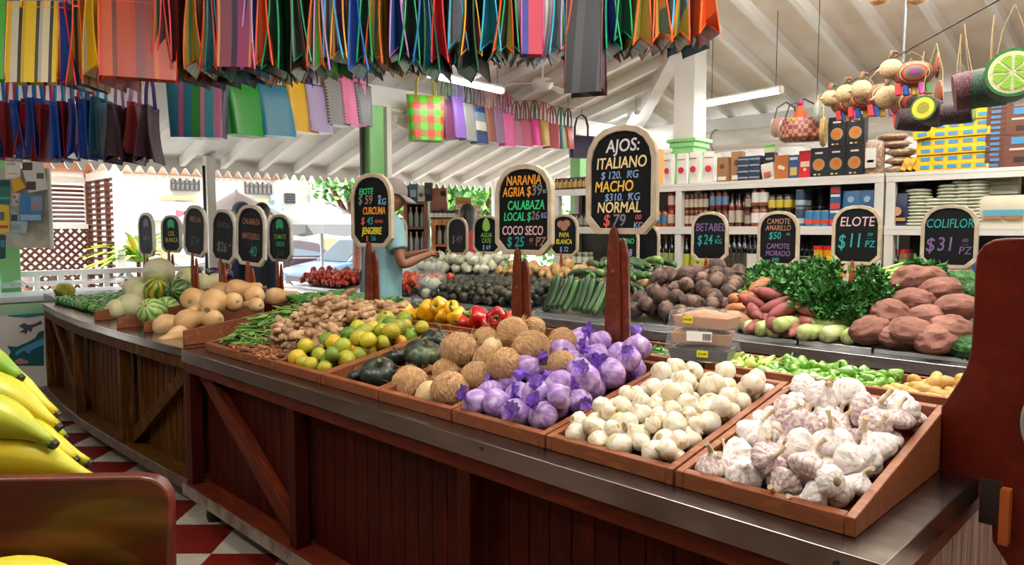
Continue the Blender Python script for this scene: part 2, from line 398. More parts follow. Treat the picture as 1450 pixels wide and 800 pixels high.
# ---------------------------------------------------------------- columns and posts
def column(name, x, y, s, z0, z1, mat, cap=None, base_mat=None):
    mb = MB()
    if cap:
        mb.box((0, 0, (cap+z1)/2), (s, s, z1-cap)); mb.box((0, 0, cap/2), (s+.012, s+.012, cap), 1)
        for dz, w, h in ((0, .05, .05), (.035, .09, .03), (-.07, .03, .03)): mb.box((0, 0, cap+dz), (s+w, s+w, h), 1)
    else: mb.box((0, 0, (z0+z1)/2), (s, s, z1-z0))
    return struct(mb.build(name, [mat, base_mat or mat], None, (x, y, 0), bevel=.006))
c1 = at(976, 205, y=5.75); column('column', c1.x, c1.y, .205, 0, zr(c1.x, c1.y), WHITE, 2.10, GREEN)
c2 = at(527, 200, x=-5.5); column('column_street', c2.x, c2.y, .15, 0, 2.44, GREEN)
mb = MB(); mb.box((0, 0, 1.22), (.05, .05, 2.44)); struct(mb.build('column_street_pipe', WHITE, None, (c2.x+.075, c2.y+.115, 0)))
mb = MB(); mb.box((0, 0, 1.22), (.03, .03, 2.44)); struct(mb.build('column_street_gutter', BLACK, None, (c2.x-.01, c2.y-.10, 0)))
c3 = at(820, 225, x=-5.5); c3.y = min(c3.y, 7.7); column('column_corner', c3.x, c3.y, .15, 0, 2.44, GREEN)
for px, w in ((298, .09), (700, .06), (8, .15)):
    p = at(px, 300, x=-7.5); g = px == 8
    column('column_porch', p.x, p.y, w, 0, zr(p.x, p.y)-.02, GREEN if g else WHITE)
    if px == 298:
        mb = MB(); mb.box((0, 0, 1.0), (.02, .02, 2.0)); struct(mb.build('column_porch_strip', BLACK, None, (p.x+.0, p.y-.058, 0)))
# ---------------------------------------------------------------- rolled-up awnings under the eaves
AWN = M('awning_cloth', 'e4e0d8', .6, col2='cfc9bd', ns=2, stretch=(1, 1, 8))
def awning(a, b, r, label):
    a, b = Vector(a), Vector(b); L_ = (b-a).length; n = 30
    pts = [(L_*i/n, 0, -.015*math.sin(PI*i/n)) for i in range(n+1)]
    mb = MB(); mb.tube(pts, [r*(.5 if i in (0, n) else 1)*(1+.03*math.sin(i*1.9)) for i in range(n+1)], 20)
    t = thing('rolled_awning', label, 'awning', a, (0, 0, math.atan2(b.y-a.y, b.x-a.x)))
    mb.build('cloth_roll', AWN, t)
    mb2 = MB()
    for i in range(4): mb2 = MB(); mb2.tube([( L_*(i+.5)/4, (r+.012)*math.cos(2*PI*k/14), (r+.012)*math.sin(2*PI*k/14)) for k in range(14)], .006, 5, closed=True); mb2.build('tie_rope', GREY, t)
awning((XE-.02, 4.0, 2.36), (XE-.02, 7.35, 2.36), .08, 'white rolled-up awning under the eave above the row of small totes')
pa = at(928, 185, y=7.55); awning((pa.x, 7.55, 2.35), (1.5, 7.55, 2.35), .12, 'thick white rolled-up awning behind the white column above the shelves')
# ---------------------------------------------------------------- lamps and fan
LAMP = M('lamp_tube', 'f4fbff', .4, emit=7)
def tube_lamp(a, b, label, drop=.45, watt=None, group=None, up=.8):
    a, b = Vector(a), Vector(b); L_ = (b-a).length
    t = thing('fluorescent_lamp', label, 'lamp', (a+b)/2, (0, 0, math.atan2(b.y-a.y, b.x-a.x)), group)
    mb = MB(); mb.tube([(-L_/2+.02, 0, 0), (-L_/2+.03, 0, 0), (L_/2-.03, 0, 0), (L_/2-.02, 0, 0)], [.02, .027, .027, .02], 12, flat=.8); mb.build('lamp_tube', LAMP, t)
    mb = MB(); mb.box((0, 0, .032), (L_-.04, .06, .018)); mb.build('housing', WHITE, t, bevel=.004)
    for s in (-1, 1):
        mb = MB(); mb.tube([(s*(L_/2-.02), 0, .01), (s*(L_/2-.005), 0, .01), (s*(L_/2), 0, .01)], [.033, .033, .024], 12); mb.build('end_cap', WHITE, t)
        mb = MB(); mb.tube([(s*L_*.42, 0, .035), (s*L_*.42, 0, drop)], .003, 5); mb.build('hanging_wire', BLACK, t)
    ld = bpy.data.lights.new('tube_light', 'AREA'); ld.shape = 'RECTANGLE'; ld.size = L_-.1; ld.size_y = .05; ld.energy = TUBE_W if watt is None else watt; ld.color = (1, .97, .92)
    link('tube_light', ld, t, (0, 0, -.035)); lu = ld.copy(); lu.energy *= up if watt is None or up > 1 else .0; link('tube_light', lu, t, (0, .06, .06), (PI, 0, 0))
    return t
def to_roof(p): return zr(p.x, p.y)-p.z+.02
a = at(602, 105, z=2.62); b = at(712, 130, z=2.62); tube_lamp(a, b, 'white tube lamp hanging above the row of small woven totes', min(to_roof(a), to_roof(b)), 3)
a = at(1000, 148, z=2.5); b = at(1108, 128, z=2.5); tube_lamp(a, b, 'white tube lamp hanging beside the white column over the grocery shelves', min(to_roof(a), to_roof(b)), 12)
a = at(889, 180, z=2.62); b = at(908, 150, z=2.62); b = a+(b-a).normalized()*1.1; tube_lamp(a, b, 'tube lamp seen end-on above the AJOS sign', .2, 6)
# unseen tube lamps added over the aisles to brighten the counters
for i, (x, y) in enumerate(((-1.3, .3), (-2.9, -.9), (-1.0, 2.9), (-3.0, 2.7), (.9, 1.6))):
    z = min(zr(x-.6, y), zr(x+.6, y))-.45
    tube_lamp((x-.6, y, z), (x+.6, y, z), 'unseen tube lamp added above the counters and aisles for brightness', .45, group='added tube lamps over the counters')
for x, y, z in ((-1.9, 3.4, 2.85), (-.9, 4.4, 2.75), (.8, 3.4, 2.6)):  # unseen lamps added, shining mostly upward to brighten the ceiling
    tube_lamp((x, y-.6, z), (x, y+.6, z), 'unseen tube lamp added before the grocery shelves to brighten the ceiling', zr(x, y)-z, 3, group='added tube lamps before the shelves', up=20)
f = at(768, 119, d=7.0)
t = thing('ceiling_fan', 'grey-white ceiling fan with flat blades below the rafters', 'fan', f, (0, 0, .785))
mb = MB(); mb.lathe([(.02, -.06), (.07, -.055), (.1, -.02), (.105, .02), (.08, .05), (.03, .06)], 24); mb.build('motor_housing', M('fan_body', 'd9d4ca', .3), t)
mb = MB(); mb.tube([(0, 0, .05), (0, 0, zr(f.x, f.y)-f.z)], .012, 8); mb.build('down_rod', WHITE, t)
for k in range(3):
    mb = MB(); a = PI + k*2*PI/3; T = Matrix.Rotation(a, 4, 'Z')
    mb.add([T @ Vector(p) for p in ((.09, -.03, .0), (.5, -.055, .012), (.54, 0, .008), (.5, .055, -.012), (.09, .03, -.004), (.09, -.03, .006), (.5, -.055, .018), (.54, 0, .014), (.5, .055, -.006), (.09, .03, .002))],
           [(4, 3, 2, 1, 0), (5, 6, 7, 8, 9)] + [(i, (i+1) % 5, 5+(i+1) % 5, 5+i) for i in range(5)])
    mb.build('blade', M('fan_blade', 'cfcac0', .4), t)
# ---------------------------------------------------------------- the two front counters
ZC = .80
def front_counter():
    x0, x1, y0, y1 = -3.385, -.382, 1.247, 2.62
    t = thing('display_counter', 'long dark red wooden counter with steel top carrying the garlic and coconut trays', 'counter', (0, 0, 0))
    mb = MB(); b = .004
    mb.box(((x0+x1)/2, (y0+y1)/2, ZC-.006), (x1-x0, y1-y0, .012))
    mb.box(((x0+x1)/2, y0+.001, ZC-.026), (x1-x0, .003, .052)); mb.box((x1-.001, (y0+y1)/2, ZC-.026), (.003, y1-y0, .052))
    mb.build('steel_top', STEEL, t, bevel=.002)
    yi = y0+.012
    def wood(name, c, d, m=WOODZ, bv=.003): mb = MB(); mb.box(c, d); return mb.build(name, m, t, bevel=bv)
    wood('top_rail', ((x0+x1)/2, yi+.02, ZC-.075), (x1-x0-.02, .04, .05), WOOD)
    wood('bottom_rail', ((x0+x1)/2, yi+.05, .165), (x1-x0, .13, .03), WOOD); 
    mb = MB(); mb.box(((x0+x1)/2, y0-.012, .158), (x1-x0, .006, .05)); mb.build('kick_strip', M('worn_edge_metal', '8e8378', .45, metal=.4, col2='5d534b', ns=12), t)
    posts = [x0+.03, -2.399, -1.447, -.52]
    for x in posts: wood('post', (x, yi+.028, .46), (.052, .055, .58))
    # grooved board panels set back between the posts
    for a, c in zip(posts[:-1], posts[1:]):
        mb = MB(); n = max(3, round((c-a-.05)/.072)); st = (c-a-.05)/n
        for i in range(n):
            xa = a+.025+i*st; xb = xa+st
            mb.add([(xa, yi+.086, .17), (xa+.0025, yi+.08, .17), (xb-.0025, yi+.08, .17), (xb, yi+.086, .17), (xa, yi+.086, .75), (xa+.0025, yi+.08, .75), (xb-.0025, yi+.08, .75), (xb, yi+.086, .75)],
                   [(0, 1, 5, 4), (1, 2, 6, 5), (2, 3, 7, 6)])
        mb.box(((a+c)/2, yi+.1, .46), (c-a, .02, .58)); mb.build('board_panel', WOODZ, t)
    # brace from the upper end to the lower end of the first panel
    a, c = Vector((posts[0]+.03, yi+.055, .735)), Vector((posts[1]-.03, yi+.055, .19)); v = c-a; L_ = v.length
    mb = MB(); mb.box((0, 0, 0), (L_, .045, .075)); o = mb.build('diagonal_brace', WOOD, t, (a+c)/2, (0, -math.atan2(v.z, v.x), 0), bevel=.003)
    # planked end towards the viewer
    mb = MB(); n = 16; st = (y1-y0-.05)/n
    for i in range(n): mb.box((x1-.035, y0+.03+st*(i+.5), .44), (.02, st-.005, .62))
    mb.box((x1-.05, (y0+y1)/2, .44), (.012, y1-y0-.04, .62)); mb.build('end_planks', M('end_plank_paint', '7a5a50', .5, col2=['5c4038', '93736a'], ns=4, stretch=(8, 8, .8)), t)
    wood('end_rail', (x1-.03, (y0+y1)/2, ZC-.075), (.04, y1-y0-.03, .05), WOOD)
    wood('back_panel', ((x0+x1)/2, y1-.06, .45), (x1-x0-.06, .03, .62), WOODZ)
    for x in (x0+.08, -1.9, x1-.1):
        for y in (y0+.1, y1-.12): mb = MB(); mb.tube([(x, y, 0), (x, y, .02), (x, y, .15)], [.035, .04, .03], 12); mb.build('foot', BLACK, t)
    for px, py in ((682, 635), (1184, 797)):
        p = at(px, py, y=y0); mb = MB(); mb.tube([(p.x, y0-.004, p.z), (p.x, y0+.004, p.z)], .005, 8); mb.build('rivet', BLACK, t)
    return t
front_counter()
EDGE = [(-3.405, 1.275), (-3.6, 1.262), (-4.245, 1.242), (-4.97, 1.232), (-5.6, 1.26), (-6.26, 1.319)]
def edge_y(x):
    for (xa, ya), (xb, yb) in zip(EDGE, EDGE[1:]):
        if xb <= x <= xa: return ya+(yb-ya)*(x-xa)/(xb-xa)
    return EDGE[0][1] if x > EDGE[0][0] else EDGE[-1][1]
def left_counter():
    t = thing('display_counter', 'bowed weathered dark wooden counter with steel rim carrying limes, melons and squash', 'counter', (0, 0, 0))
    y1 = 2.62; E = EDGE
    mb = MB(); mb.prism([(x, y) for x, y in E][::-1]+[(-3.405, y1), (-6.26, y1)], ZC-.012, ZC)
    mb.prism([(x, y) for x, y in E][::-1]+[(x, y+.004) for x, y in E], ZC-.04, ZC-.01); mb.prism([(-6.26, 1.319), (-6.26, y1), (-6.256, y1), (-6.256, 1.32)], ZC-.04, ZC-.01)
    mb.build('steel_top', STEEL, t)
    def band(name, dy0, dy1, z0, z1, m=WOODL):
        mb = MB(); mb.prism([(x, y+dy0) for x, y in E][::-1]+[(x, y+dy1) for x, y in E], z0, z1); return mb.build(name, m, t, bevel=.003)
    band('top_rail', .008, .045, ZC-.10, ZC-.045); band('bottom_rail', .0, .11, .15, .18)
    band('kick_strip', -.012, -.004, .13, .185, M('worn_edge_wood', '5e4636', .5, col2='3c2a1f', ns=12))
    X = [-3.435] + [at(px, 480, y=1.27).x for px in (172, 108)] + [-6.23]
    for x in X: mb = MB(); mb.box((x, edge_y(x)+.035, .44), (.05, .055, .53)); mb.build('post', WOODL, t, bevel=.003)
    for a, c in zip(X, X[1:]):
        mb = MB(); n = max(4, round((a-c-.05)/.075)); st = (a-c-.05)/n
        for i in range(n):
            xa = c+.025+i*st; xb = xa+st; xm = (xa+xb)/2; y = edge_y(xm)+.095
            mb.hexa([(xa+.003, y, .17), (xb-.003, y, .17), (xb-.003, y+.02, .17), (xa+.003, y+.02, .17), (xa+.003, y, .72), (xb-.003, y, .72), (xb-.003, y+.02, .72), (xa+.003, y+.02, .72)])
        mb.add([(c, edge_y(c)+.112, .17), (a, edge_y(a)+.112, .17), (a, edge_y(a)+.112, .72), (c, edge_y(c)+.112, .72)], [(0, 1, 2, 3)])
        mb.build('board_panel', WOODL, t)
    def brace(xa, za, xb, zb):
        a = Vector((xa, edge_y(xa)+.065, za)); c = Vector((xb, edge_y(xb)+.065, zb)); v = c-a
        mb = MB(); mb.box((0, 0, 0), (v.length, .04, .07)); r = Euler((0, -math.atan2(v.z, math.hypot(v.x, v.y)), math.atan2(v.y, v.x))).to_quaternion()
        mb.build('diagonal_brace', WOODL, t, (a+c)/2, (0, -math.atan2(v.z, math.hypot(v.x, v.y)), math.atan2(v.y, v.x)), bevel=.003)
    brace(X[0]-.04, .70, X[1]+.04, .20); brace(X[3]+.04, .70, X[2]-.04, .20)
    mb = MB(); mb.box((-6.235, 1.97, .44), (.03, 1.25, .6)); mb.build('end_panel', WOODL, t)
    mb = MB(); mb.box((-4.8, y1-.05, .44), (2.8, .03, .6)); mb.build('back_panel', WOODL, t)
    for x in (-3.5, -4.9, -6.15):
        for y in (1.42, 2.5): mb = MB(); mb.tube([(x, y, 0), (x, y, .02), (x, y, .15)], [.035, .04, .03], 12); mb.build('foot', BLACK, t)
left_counter()
# ---------------------------------------------------------------- trays on the front counter
TX = [-3.299, -2.642, -2.287, -1.932, -1.567, -1.203, -.829, -.452]     # edges of the sloping trays
TY0, TY1 = 1.321, 1.885
def tfloor(x, y): return .802 + (y-TY0)*.172
def tray(x0, x1, label):
    g = .003; x0 += g; x1 -= g; w = .019; t = thing('sloping_tray', label, 'tray', (x0, TY0, ZC))
    O = Vector((x0, TY0, ZC)); y0, y1 = TY0, TY1; zf = .828-ZC; zb = .942-ZC; D = y1-y0; Wd = x1-x0
    def side(xa):   # sloping side board
        mb = MB(); mb.hexa([(xa, 0, 0), (xa+w, 0, 0), (xa+w, D, 0), (xa, D, 0), (xa, 0, zf+.008), (xa+w, 0, zf+.008), (xa+w, D, zb), (xa, D, zb)]); mb.build('side_board', WOODT, t, bevel=.002)
    side(0); side(Wd-w)
    mb = MB(); mb.hexa([(w, 0, 0), (Wd-w, 0, 0), (Wd-w, w, 0), (w, w, 0), (w, 0, zf+.008), (Wd-w, 0, zf+.008), (Wd-w, w, zf+.012), (w, w, zf+.012)]); mb.build('front_rim', WOODT, t, bevel=.002)
    mb = MB(); mb.hexa([(w, D-w, 0), (Wd-w, D-w, 0), (Wd-w, D, 0), (w, D, 0), (w, D-w, zb-.004), (Wd-w, D-w, zb-.004), (Wd-w, D, zb), (w, D, zb)]); mb.build('back_rim', WOODT, t, bevel=.002)
    mb = MB(); f = lambda y: tfloor(0, y+TY0)-ZC
    mb.hexa([(w, w, f(w)-.01), (Wd-w, w, f(w)-.01), (Wd-w, D-w, f(D)-.012), (w, D-w, f(D)-.012), (w, w, f(w)-.002), (Wd-w, w, f(w)-.002), (Wd-w, D-w, f(D-w)-.002), (w, D-w, f(D-w)-.002)]); mb.build('tray_floor', WOOD, t)
    return t
TL = ['wide sloping wooden tray holding green beans, ginger and turmeric', 'sloping wooden tray filled with sour oranges', 'sloping wooden tray nearly empty but for dark green squashes',
      'sloping wooden tray heaped with brown coconuts', 'sloping wooden tray of garlic in purple net', 'sloping wooden tray of small round white garlic bulbs', 'sloping wooden tray of large striped garlic heads at the counter end']
for i in range(7): tray(TX[i], TX[i+1], TL[i])
# trays of the far side of the same counter, sloping away
BY0, BY1 = 1.955, 2.56
BX = [-3.30, -2.60, -2.02, -1.42, -1.13, -.42]
def bfloor(x, y): return .885 - max(0, (y-BY0))*.10
def btray(x0, x1, label):
    g = .003; x0 += g; x1 -= g; w = .019; t = thing('sloping_tray', label, 'tray', (x0, BY0, ZC)); D = BY1-BY0; Wd = x1-x0; zf = .945-ZC; zb = .04
    for xa in (0, Wd-w):
        mb = MB(); mb.hexa([(xa, 0, 0), (xa+w, 0, 0), (xa+w, D, 0), (xa, D, 0), (xa, 0, zf), (xa+w, 0, zf), (xa+w, D, zb), (xa, D, zb)]); mb.build('side_board', WOODT, t, bevel=.002)
    mb = MB(); mb.box((Wd/2, w/2, zf/2), (Wd-2*w, w, zf)); mb.build('front_rim', WOODT, t, bevel=.002)
    mb = MB(); mb.box((Wd/2, D-w/2, zb/2+.02), (Wd-2*w, w, zb+.04)); mb.build('back_rim', WOODT, t, bevel=.002)
    mb = MB(); a = bfloor(0, BY0+w)-ZC; c = bfloor(0, BY1-w)-ZC
    mb.hexa([(w, w, a-.012), (Wd-w, w, a-.012), (Wd-w, D-w, c-.012), (w, D-w, c-.012), (w, w, a-.002), (Wd-w, w, a-.002), (Wd-w, D-w, c-.002), (w, D-w, c-.002)]); mb.build('tray_floor', WOOD, t)
for i, l in enumerate(['rear wooden tray of leafy green chillies behind the ginger', 'rear wooden tray of yellow and red bell peppers', 'rear wooden tray of thin green chillies behind the coconuts', 'rear wooden tray of pale yellow-green peppers', 'rear wooden tray of green lantern chillies and small potatoes']): btray(BX[i], BX[i+1], l)
# divider boards standing on the left counter
def divider(x, y0, y1, h0, h1, label, w=.022):
    mb = MB(); mb.hexa([(-w/2, 0, 0), (w/2, 0, 0), (w/2, y1-y0, 0), (-w/2, y1-y0, 0), (-w/2, 0, h0), (w/2, 0, h0), (w/2, y1-y0, h1), (-w/2, y1-y0, h1)])
    tag(mb.build('divider_board', WOODT, None, (x, y0, ZC), bevel=.003), label, 'board')
p = at(252, 487, z=ZC); divider(-3.52, 1.31, 2.0, .07, .16, 'tall sloping wooden divider between the butternut squashes and the green beans')
for (px, py), l in (((204, 471), 'wooden divider board between the watermelons and the butternut squashes'), ((166, 465), 'wooden divider board between the honeydews and the watermelons'), ((134, 454), 'wooden divider board between the limes and the honeydews')):
    p = at(px, py, z=ZC); divider(p.x, p.y, 2.0, .055, .16, l)
# shaped end board
def end_panel():
    Y = 1.835; px = [(1332, 672), (1332, 577), (1342, 563), (1358, 540), (1370, 515), (1375, 490), (1379, 430), (1380, 385), (1383, 362), (1392, 347), (1408, 339), (1428, 337)]
    pts = [at(a, b, y=Y) for a, b in px]; poly = [(p.x, p.z) for p in pts]
    xm = poly[-1][0]; zb = poly[0][1]
    poly += [(xm+.06, poly[-1][1]), (xm+.13, 1.28), (xm+.145, 1.2), (xm+.15, 1.0), (xm+.17, .92), (xm+.17, .60)]
    lo = at(1405, 767, y=Y); m0 = at(1400, 690, y=Y)
    poly += [(xm+.05, .59), (lo.x, lo.z), (m0.x, zb+.0)]
    mb = MB(); mb.prism(poly, -.03, 0)
    t = thing('shaped_end_board', 'tall red-brown shaped wooden board standing at the end of the garlic counter', 'board', (0, Y, 0))
    mb.build('board', WOODP, t, (0, 0, 0), (PI/2, 0, 0), bevel=.004)
    mb = MB(); mb.box((-.352, .02, .755), (.04, .05, .10)); mb.build('bracket', M('dark_block', '2a1a14', .6), t)
    mb = MB(); mb.box((-.322, -.012, .735), (.018, .03, .12)); mb.build('wood_lath', M('orange_lath', 'a8541f', .5), t)
end_panel()
# round steel pan of a hanging scale beside the end board
pc = at(1528, 612, d=1.40)
t = thing('scale_dish', 'round steel dish in a clear plastic ring at the shaped end board', 'dish', pc, (0, PI/2, PI/4+.5))
mb = MB(); mb.lathe([(.002, .02), (.05, .017), (.09, .0), (.095, -.004), (.095, -.008), (.05, .010), (.002, .013)], 40); mb.build('dish', STEEL, t)
mb = MB(); mb.tube([(.1*math.cos(2*PI*k/40), .1*math.sin(2*PI*k/40), 0) for k in range(40)], .006, 8, closed=True); mb.build('rim_ring', M('clear_plastic', 'dfe4e2', .15, trans=.6), t)
# ---------------------------------------------------------------- second counter across the aisle
def back_counter(x0, x1, y0, y1, label):
    t = thing('display_counter', label, 'counter', (0, 0, 0))
    mb = MB(); mb.box(((x0+x1)/2, (y0+y1)/2, ZC-.006), (x1-x0, y1-y0, .012)); mb.box(((x0+x1)/2, y0+.001, ZC-.025), (x1-x0, .003, .05)); mb.box((x1-.001, (y0+y1)/2, ZC-.025), (.003, y1-y0, .05)); mb.build('steel_top', BSTEEL, t, bevel=.002)
    mb = MB(); mb.box(((x0+x1)/2, y0+.03, ZC-.08), (x1-x0-.02, .04, .06)); mb.build('top_rail', WOOD, t, bevel=.003)
    n = max(1, round((x1-x0)/.9))
    for i in range(n+1): mb = MB(); mb.box((x0+.04+(x1-x0-.08)*i/n, y0+.04, .44), (.06, .05, .58)); mb.build('post', WOODZ, t, bevel=.003)
    mb = MB(); k = int((x1-x0)/.075); st = (x1-x0-.06)/k
    for i in range(k): mb.box((x0+.03+st*(i+.5), y0+.09, .44), (st-.004, .02, .58))
    mb.box(((x0+x1)/2, y0+.105, .44), (x1-x0-.06, .012, .58)); mb.build('board_panel', WOODZ, t)
    mb = MB(); mb.box((x1-.03, (y0+y1)/2, .44), (.02, y1-y0-.06, .6)); mb.build('end_panel', WOODZ, t)
    mb = MB(); mb.box(((x0+x1)/2, y1-.04, .44), (x1-x0-.08, .02, .6)); mb.build('back_panel', WOODZ, t)
    mb = MB(); mb.box(((x0+x1)/2, (y0+y1)/2, .08), (x1-x0-.1, y1-y0-.1, .12)); mb.build('plinth', BLACK, t)
SY0, SY1 = 3.31, 4.55
back_counter(-6.5, .3, SY0, SY1, 'steel-topped wooden counter across the aisle carrying tomatoes, avocados, beets and celery')
# ---------------------------------------------------------------- produce on the near counter
random.seed(7)
def rot3(): return (rnd(0, 6.28), rnd(0, 6.28), rnd(0, 6.28))
def tilt(a): return (rnd(-a, a), rnd(-a, a), rnd(0, 6.28))
# --- garlic heads
GAR = M('garlic_skin', 'efe9e4', .5, col2=['cfbcbc', 'e8dfda', 'f4f0ec'], ns=1, stretch=(130, 130, 10), ramp=(.28, .55), val=.08, bump=.35, bs=1, bstretch=(150, 150, 14))
GARP = M('garlic_purple_skin', 'dccbc6', .5, col2=['ab8a92', 'd0bab6', 'e8dcd4'], ns=1, stretch=(130, 130, 10), ramp=(.3, .6), val=.08, bump=.35, bs=1, bstretch=(150, 150, 14))
GARS = M('garlic_stem', 'd9c9a8', .7, col2='b79f78', ns=30, stretch=(1, 1, .2))
ROOT = M('garlic_root', 'b39a72', .9, col2='8a7450', ns=60)
def garlic(R, n, seed, mat, tall=1.0, stem=True):
    t = thing('garlic_head', 'striped garlic head heaped in the tray beside the shaped end board', 'garlic', group='garlic heads in the end tray')
    random.seed(seed); ph = [rnd(.75, 1.15) for _ in range(n)]; off = rnd(0, 6)
    prof = [(.10, .04), (.35, .0), (.75, .10), (1.0, .42), (.98, .66), (.80, .95), (.50, 1.22), (.26, 1.45), (.17, 1.62)]
    prof = [(r*R, (z-.62)*R*tall) for r, z in prof]; P = []
    for i in range(len(prof)-1):
        for k in range(3): P.append((prof[i][0]+(prof[i+1][0]-prof[i][0])*k/3, prof[i][1]+(prof[i+1][1]-prof[i][1])*k/3))
    P.append(prof[-1])
    def mod(a, t_, r, z):
        q_ = (a+off)/(2*PI)*n; i = int(q_) % n; f = q_ % 1; l = abs(math.sin(PI*f))**.55; w = math.sin(PI*min(1, t_*1.12))
        k = 1 + w*(.17*l-.11)*ph[i] + .03*noise.noise(Vector((math.cos(a)*3, math.sin(a)*3, z*40+seed)))
        return r*k, z+.004*w*l
    MB().lathe(P, 40, 0, mod).build('bulb', mat, t, sharp=0)
    for c in kids(t): c.data.polygons.foreach_set('use_smooth', [True]*len(c.data.polygons))
    if stem:
        mb = MB(); h = rnd(.5, 1.1)*R; bx, by = rnd(-.6, .6)*R, rnd(-.6, .6)*R; z0 = .93*R*tall
        pts = [(bx*s*s, by*s*s, z0+h*s) for s in (0, .25, .5, .75, 1)]; mb.tube(pts, [.19*R, .15*R, .12*R, .13*R, .17*R], 9); mb.build('neck', GARS, t, sharp=60)
    mb = MB(); mb.lathe([(.22*R, -.66*R*tall), (.25*R, -.615*R*tall), (.30*R, -.585*R*tall)], 14, 0, lambda a, t_, r, z: (r*(1+.15*math.sin(7*a)), z)); mb.build('root_disc', ROOT, t, sharp=60)
    return t
gk = Kind([garlic(.036, 10, 1, GAR), garlic(.036, 9, 2, GARP, .9), garlic(.036, 8, 3, GAR, 1.05, False), garlic(.036, 11, 4, GARP, .85), garlic(.036, 7, 5, GAR, 1.1)])
random.seed(21)
x0, x1 = TX[6]+.022, TX[7]-.022
gt = lambda x, y: tfloor(x, y)+.064+.018*(1-abs((x-(x0+x1)/2)/.17)**2)
for x, y, z, r in heap(130, (x0-.004, x1+.004, TY0+.012, TY1-.01), tfloor, lambda: rnd(.027, .042), gt, 30, .84):
    gk.put((x, y, z), rot3() if random.random() < .75 else tilt(.5), r/.036*1.04)
gk.done()
# --- small round white bulbs
WB = M('white_bulb_skin', 'ddd2bb', .42, col2=['cbb88f', 'e2d8c4', 'e9e2d4'], ns=1, stretch=(45, 45, 10), ramp=(.32, .6), val=.06, bump=.15, bs=1, bstretch=(120, 120, 20))
def wbulb(seed):
    t = thing('round_garlic_bulb', 'round cream white bulb heaped in the tray between the purple nets and the striped garlic', 'garlic', group='round white bulbs in their tray')
    R = .03; random.seed(seed); e = rnd(.0, .25)
    P = [(.12, -.9), (.45, -.86), (.8, -.55), (1.0, -.05), (.95, .3), (.72, .66), (.4, .9), (.2, 1.0+e), (.12, 1.1+e)]
    MB().lathe([(r*R, z*R*.92) for r, z in P], 28, 0, lambda a, t_, r, z: (r*(1+.035*math.sin(3*a+seed)+.02*math.sin(7*a)), z)).build('bulb', WB, t, sharp=0)
    for c in kids(t): c.data.polygons.foreach_set('use_smooth', [True]*len(c.data.polygons))
    mb = MB(); mb.lathe([(.13*R, -.87*R), (.26*R, -.84*R), (.27*R, -.79*R)], 12, 0, lambda a, t_, r, z: (r*(1+.12*math.sin(5*a+seed)), z)); mb.build('root_disc', ROOT, t, sharp=60)
    return t
wk = Kind([wbulb(k) for k in range(3)]); random.seed(5)
x0, x1 = TX[5]+.022, TX[6]-.022
wt = lambda x, y: tfloor(x, y)+.058+.008*min(1, (y-TY0)/.3)
for x, y, z, r in heap(190, (x0-.004, x1+.004, TY0+.012, TY1-.01), tfloor, lambda: rnd(.021, .033), wt, 30, .88):
    wk.put((x, y, z), rot3(), r/.03*1.03)
wk.done()
# --- garlic in purple net
NETG = M('net_wrapped_garlic', 'bda2ca', .42, col2=['8e68b4', 'b294c6', 'cbb6d2'], ns=1, stretch=(50, 50, 14), ramp=(.3, .66), bump=.2, bs=1, bstretch=(200, 200, 30), spec=.4)
NET = M('purple_net', '6f3fb5', .5, col2='8a5fd0', ns=60, alpha=.88)
def pbag(seed):
    t = thing('netted_garlic', 'garlic bulb tied up in purple net, heaped beside the coconuts', 'garlic', group='purple net garlic bundles')
    R = .044; random.seed(seed); n = 8; off = rnd(0, 6)
    P = [(.1, -.78), (.5, -.74), (.85, -.42), (1.0, 0), (.93, .3), (.7, .58), (.42, .78), (.2, .95), (.1, 1.05)]
    MB().lathe([(r*R, z*R) for r, z in P], 32, 0, lambda a, t_, r, z: (r*(1+.05*abs(math.sin(n*a/2+off))*math.sin(PI*t_)), z)).build('bulb', NETG, t, sharp=0)
    for c in kids(t): c.data.polygons.foreach_set('use_smooth', [True]*len(c.data.polygons))
    mb = MB(); z0 = R*.86                       # gathered neck that opens into a ruffled tuft
    def f(u, v):
        a = 2*PI*u; rr = R*(.20-.06*math.sin(PI*min(1, v*2))+.50*max(0, v-.35)**1.1)*(1+.18*v*math.sin(9*a+seed)); bend = v*v
        return (rr*math.cos(a)+bend*.35*R, rr*math.sin(a)+bend*.2*R, z0+R*(.78*v-.10*v*math.sin(5*a)))
    mb.grid(28, 8, f, closed_u=True); mb.build('net_tuft', NET, t, sharp=0)
    for c in kids(t): c.data.polygons.foreach_set('use_smooth', [True]*len(c.data.polygons))
    return t
pk = Kind([pbag(k) for k in range(4)]); random.seed(11)
x0, x1 = TX[4]+.012, TX[5]-.022
pt = lambda x, y: tfloor(x, y)+.084+.012*min(1, max(0, y-TY0-.08)/.28)
for x, y, z, r in heap(64, (x0-.03, x1+.006, TY0+.01, TY1+.01), tfloor, lambda: rnd(.037, .046), pt, 40, .85):
    pk.put((x, y, z), (rnd(-1.25, 1.25), rnd(-1.25, 1.25), rnd(0, 6.28)), r/.044)
pk.done()
mb = MB(); mb.grid(6, 4, lambda u, v: (.03*(u-.5), .004*math.sin(PI*u), .02*(v-.5)))
tag(mb.build('paper_label', M('paper_label', 'e4e7e6', .6, col2='7f8fa0', ns=90, stretch=(.3, 1, 3)), None, at(760, 565, y=1.44), (.2, 0, .5)), 'small printed paper label lying among the purple net garlic', 'label')
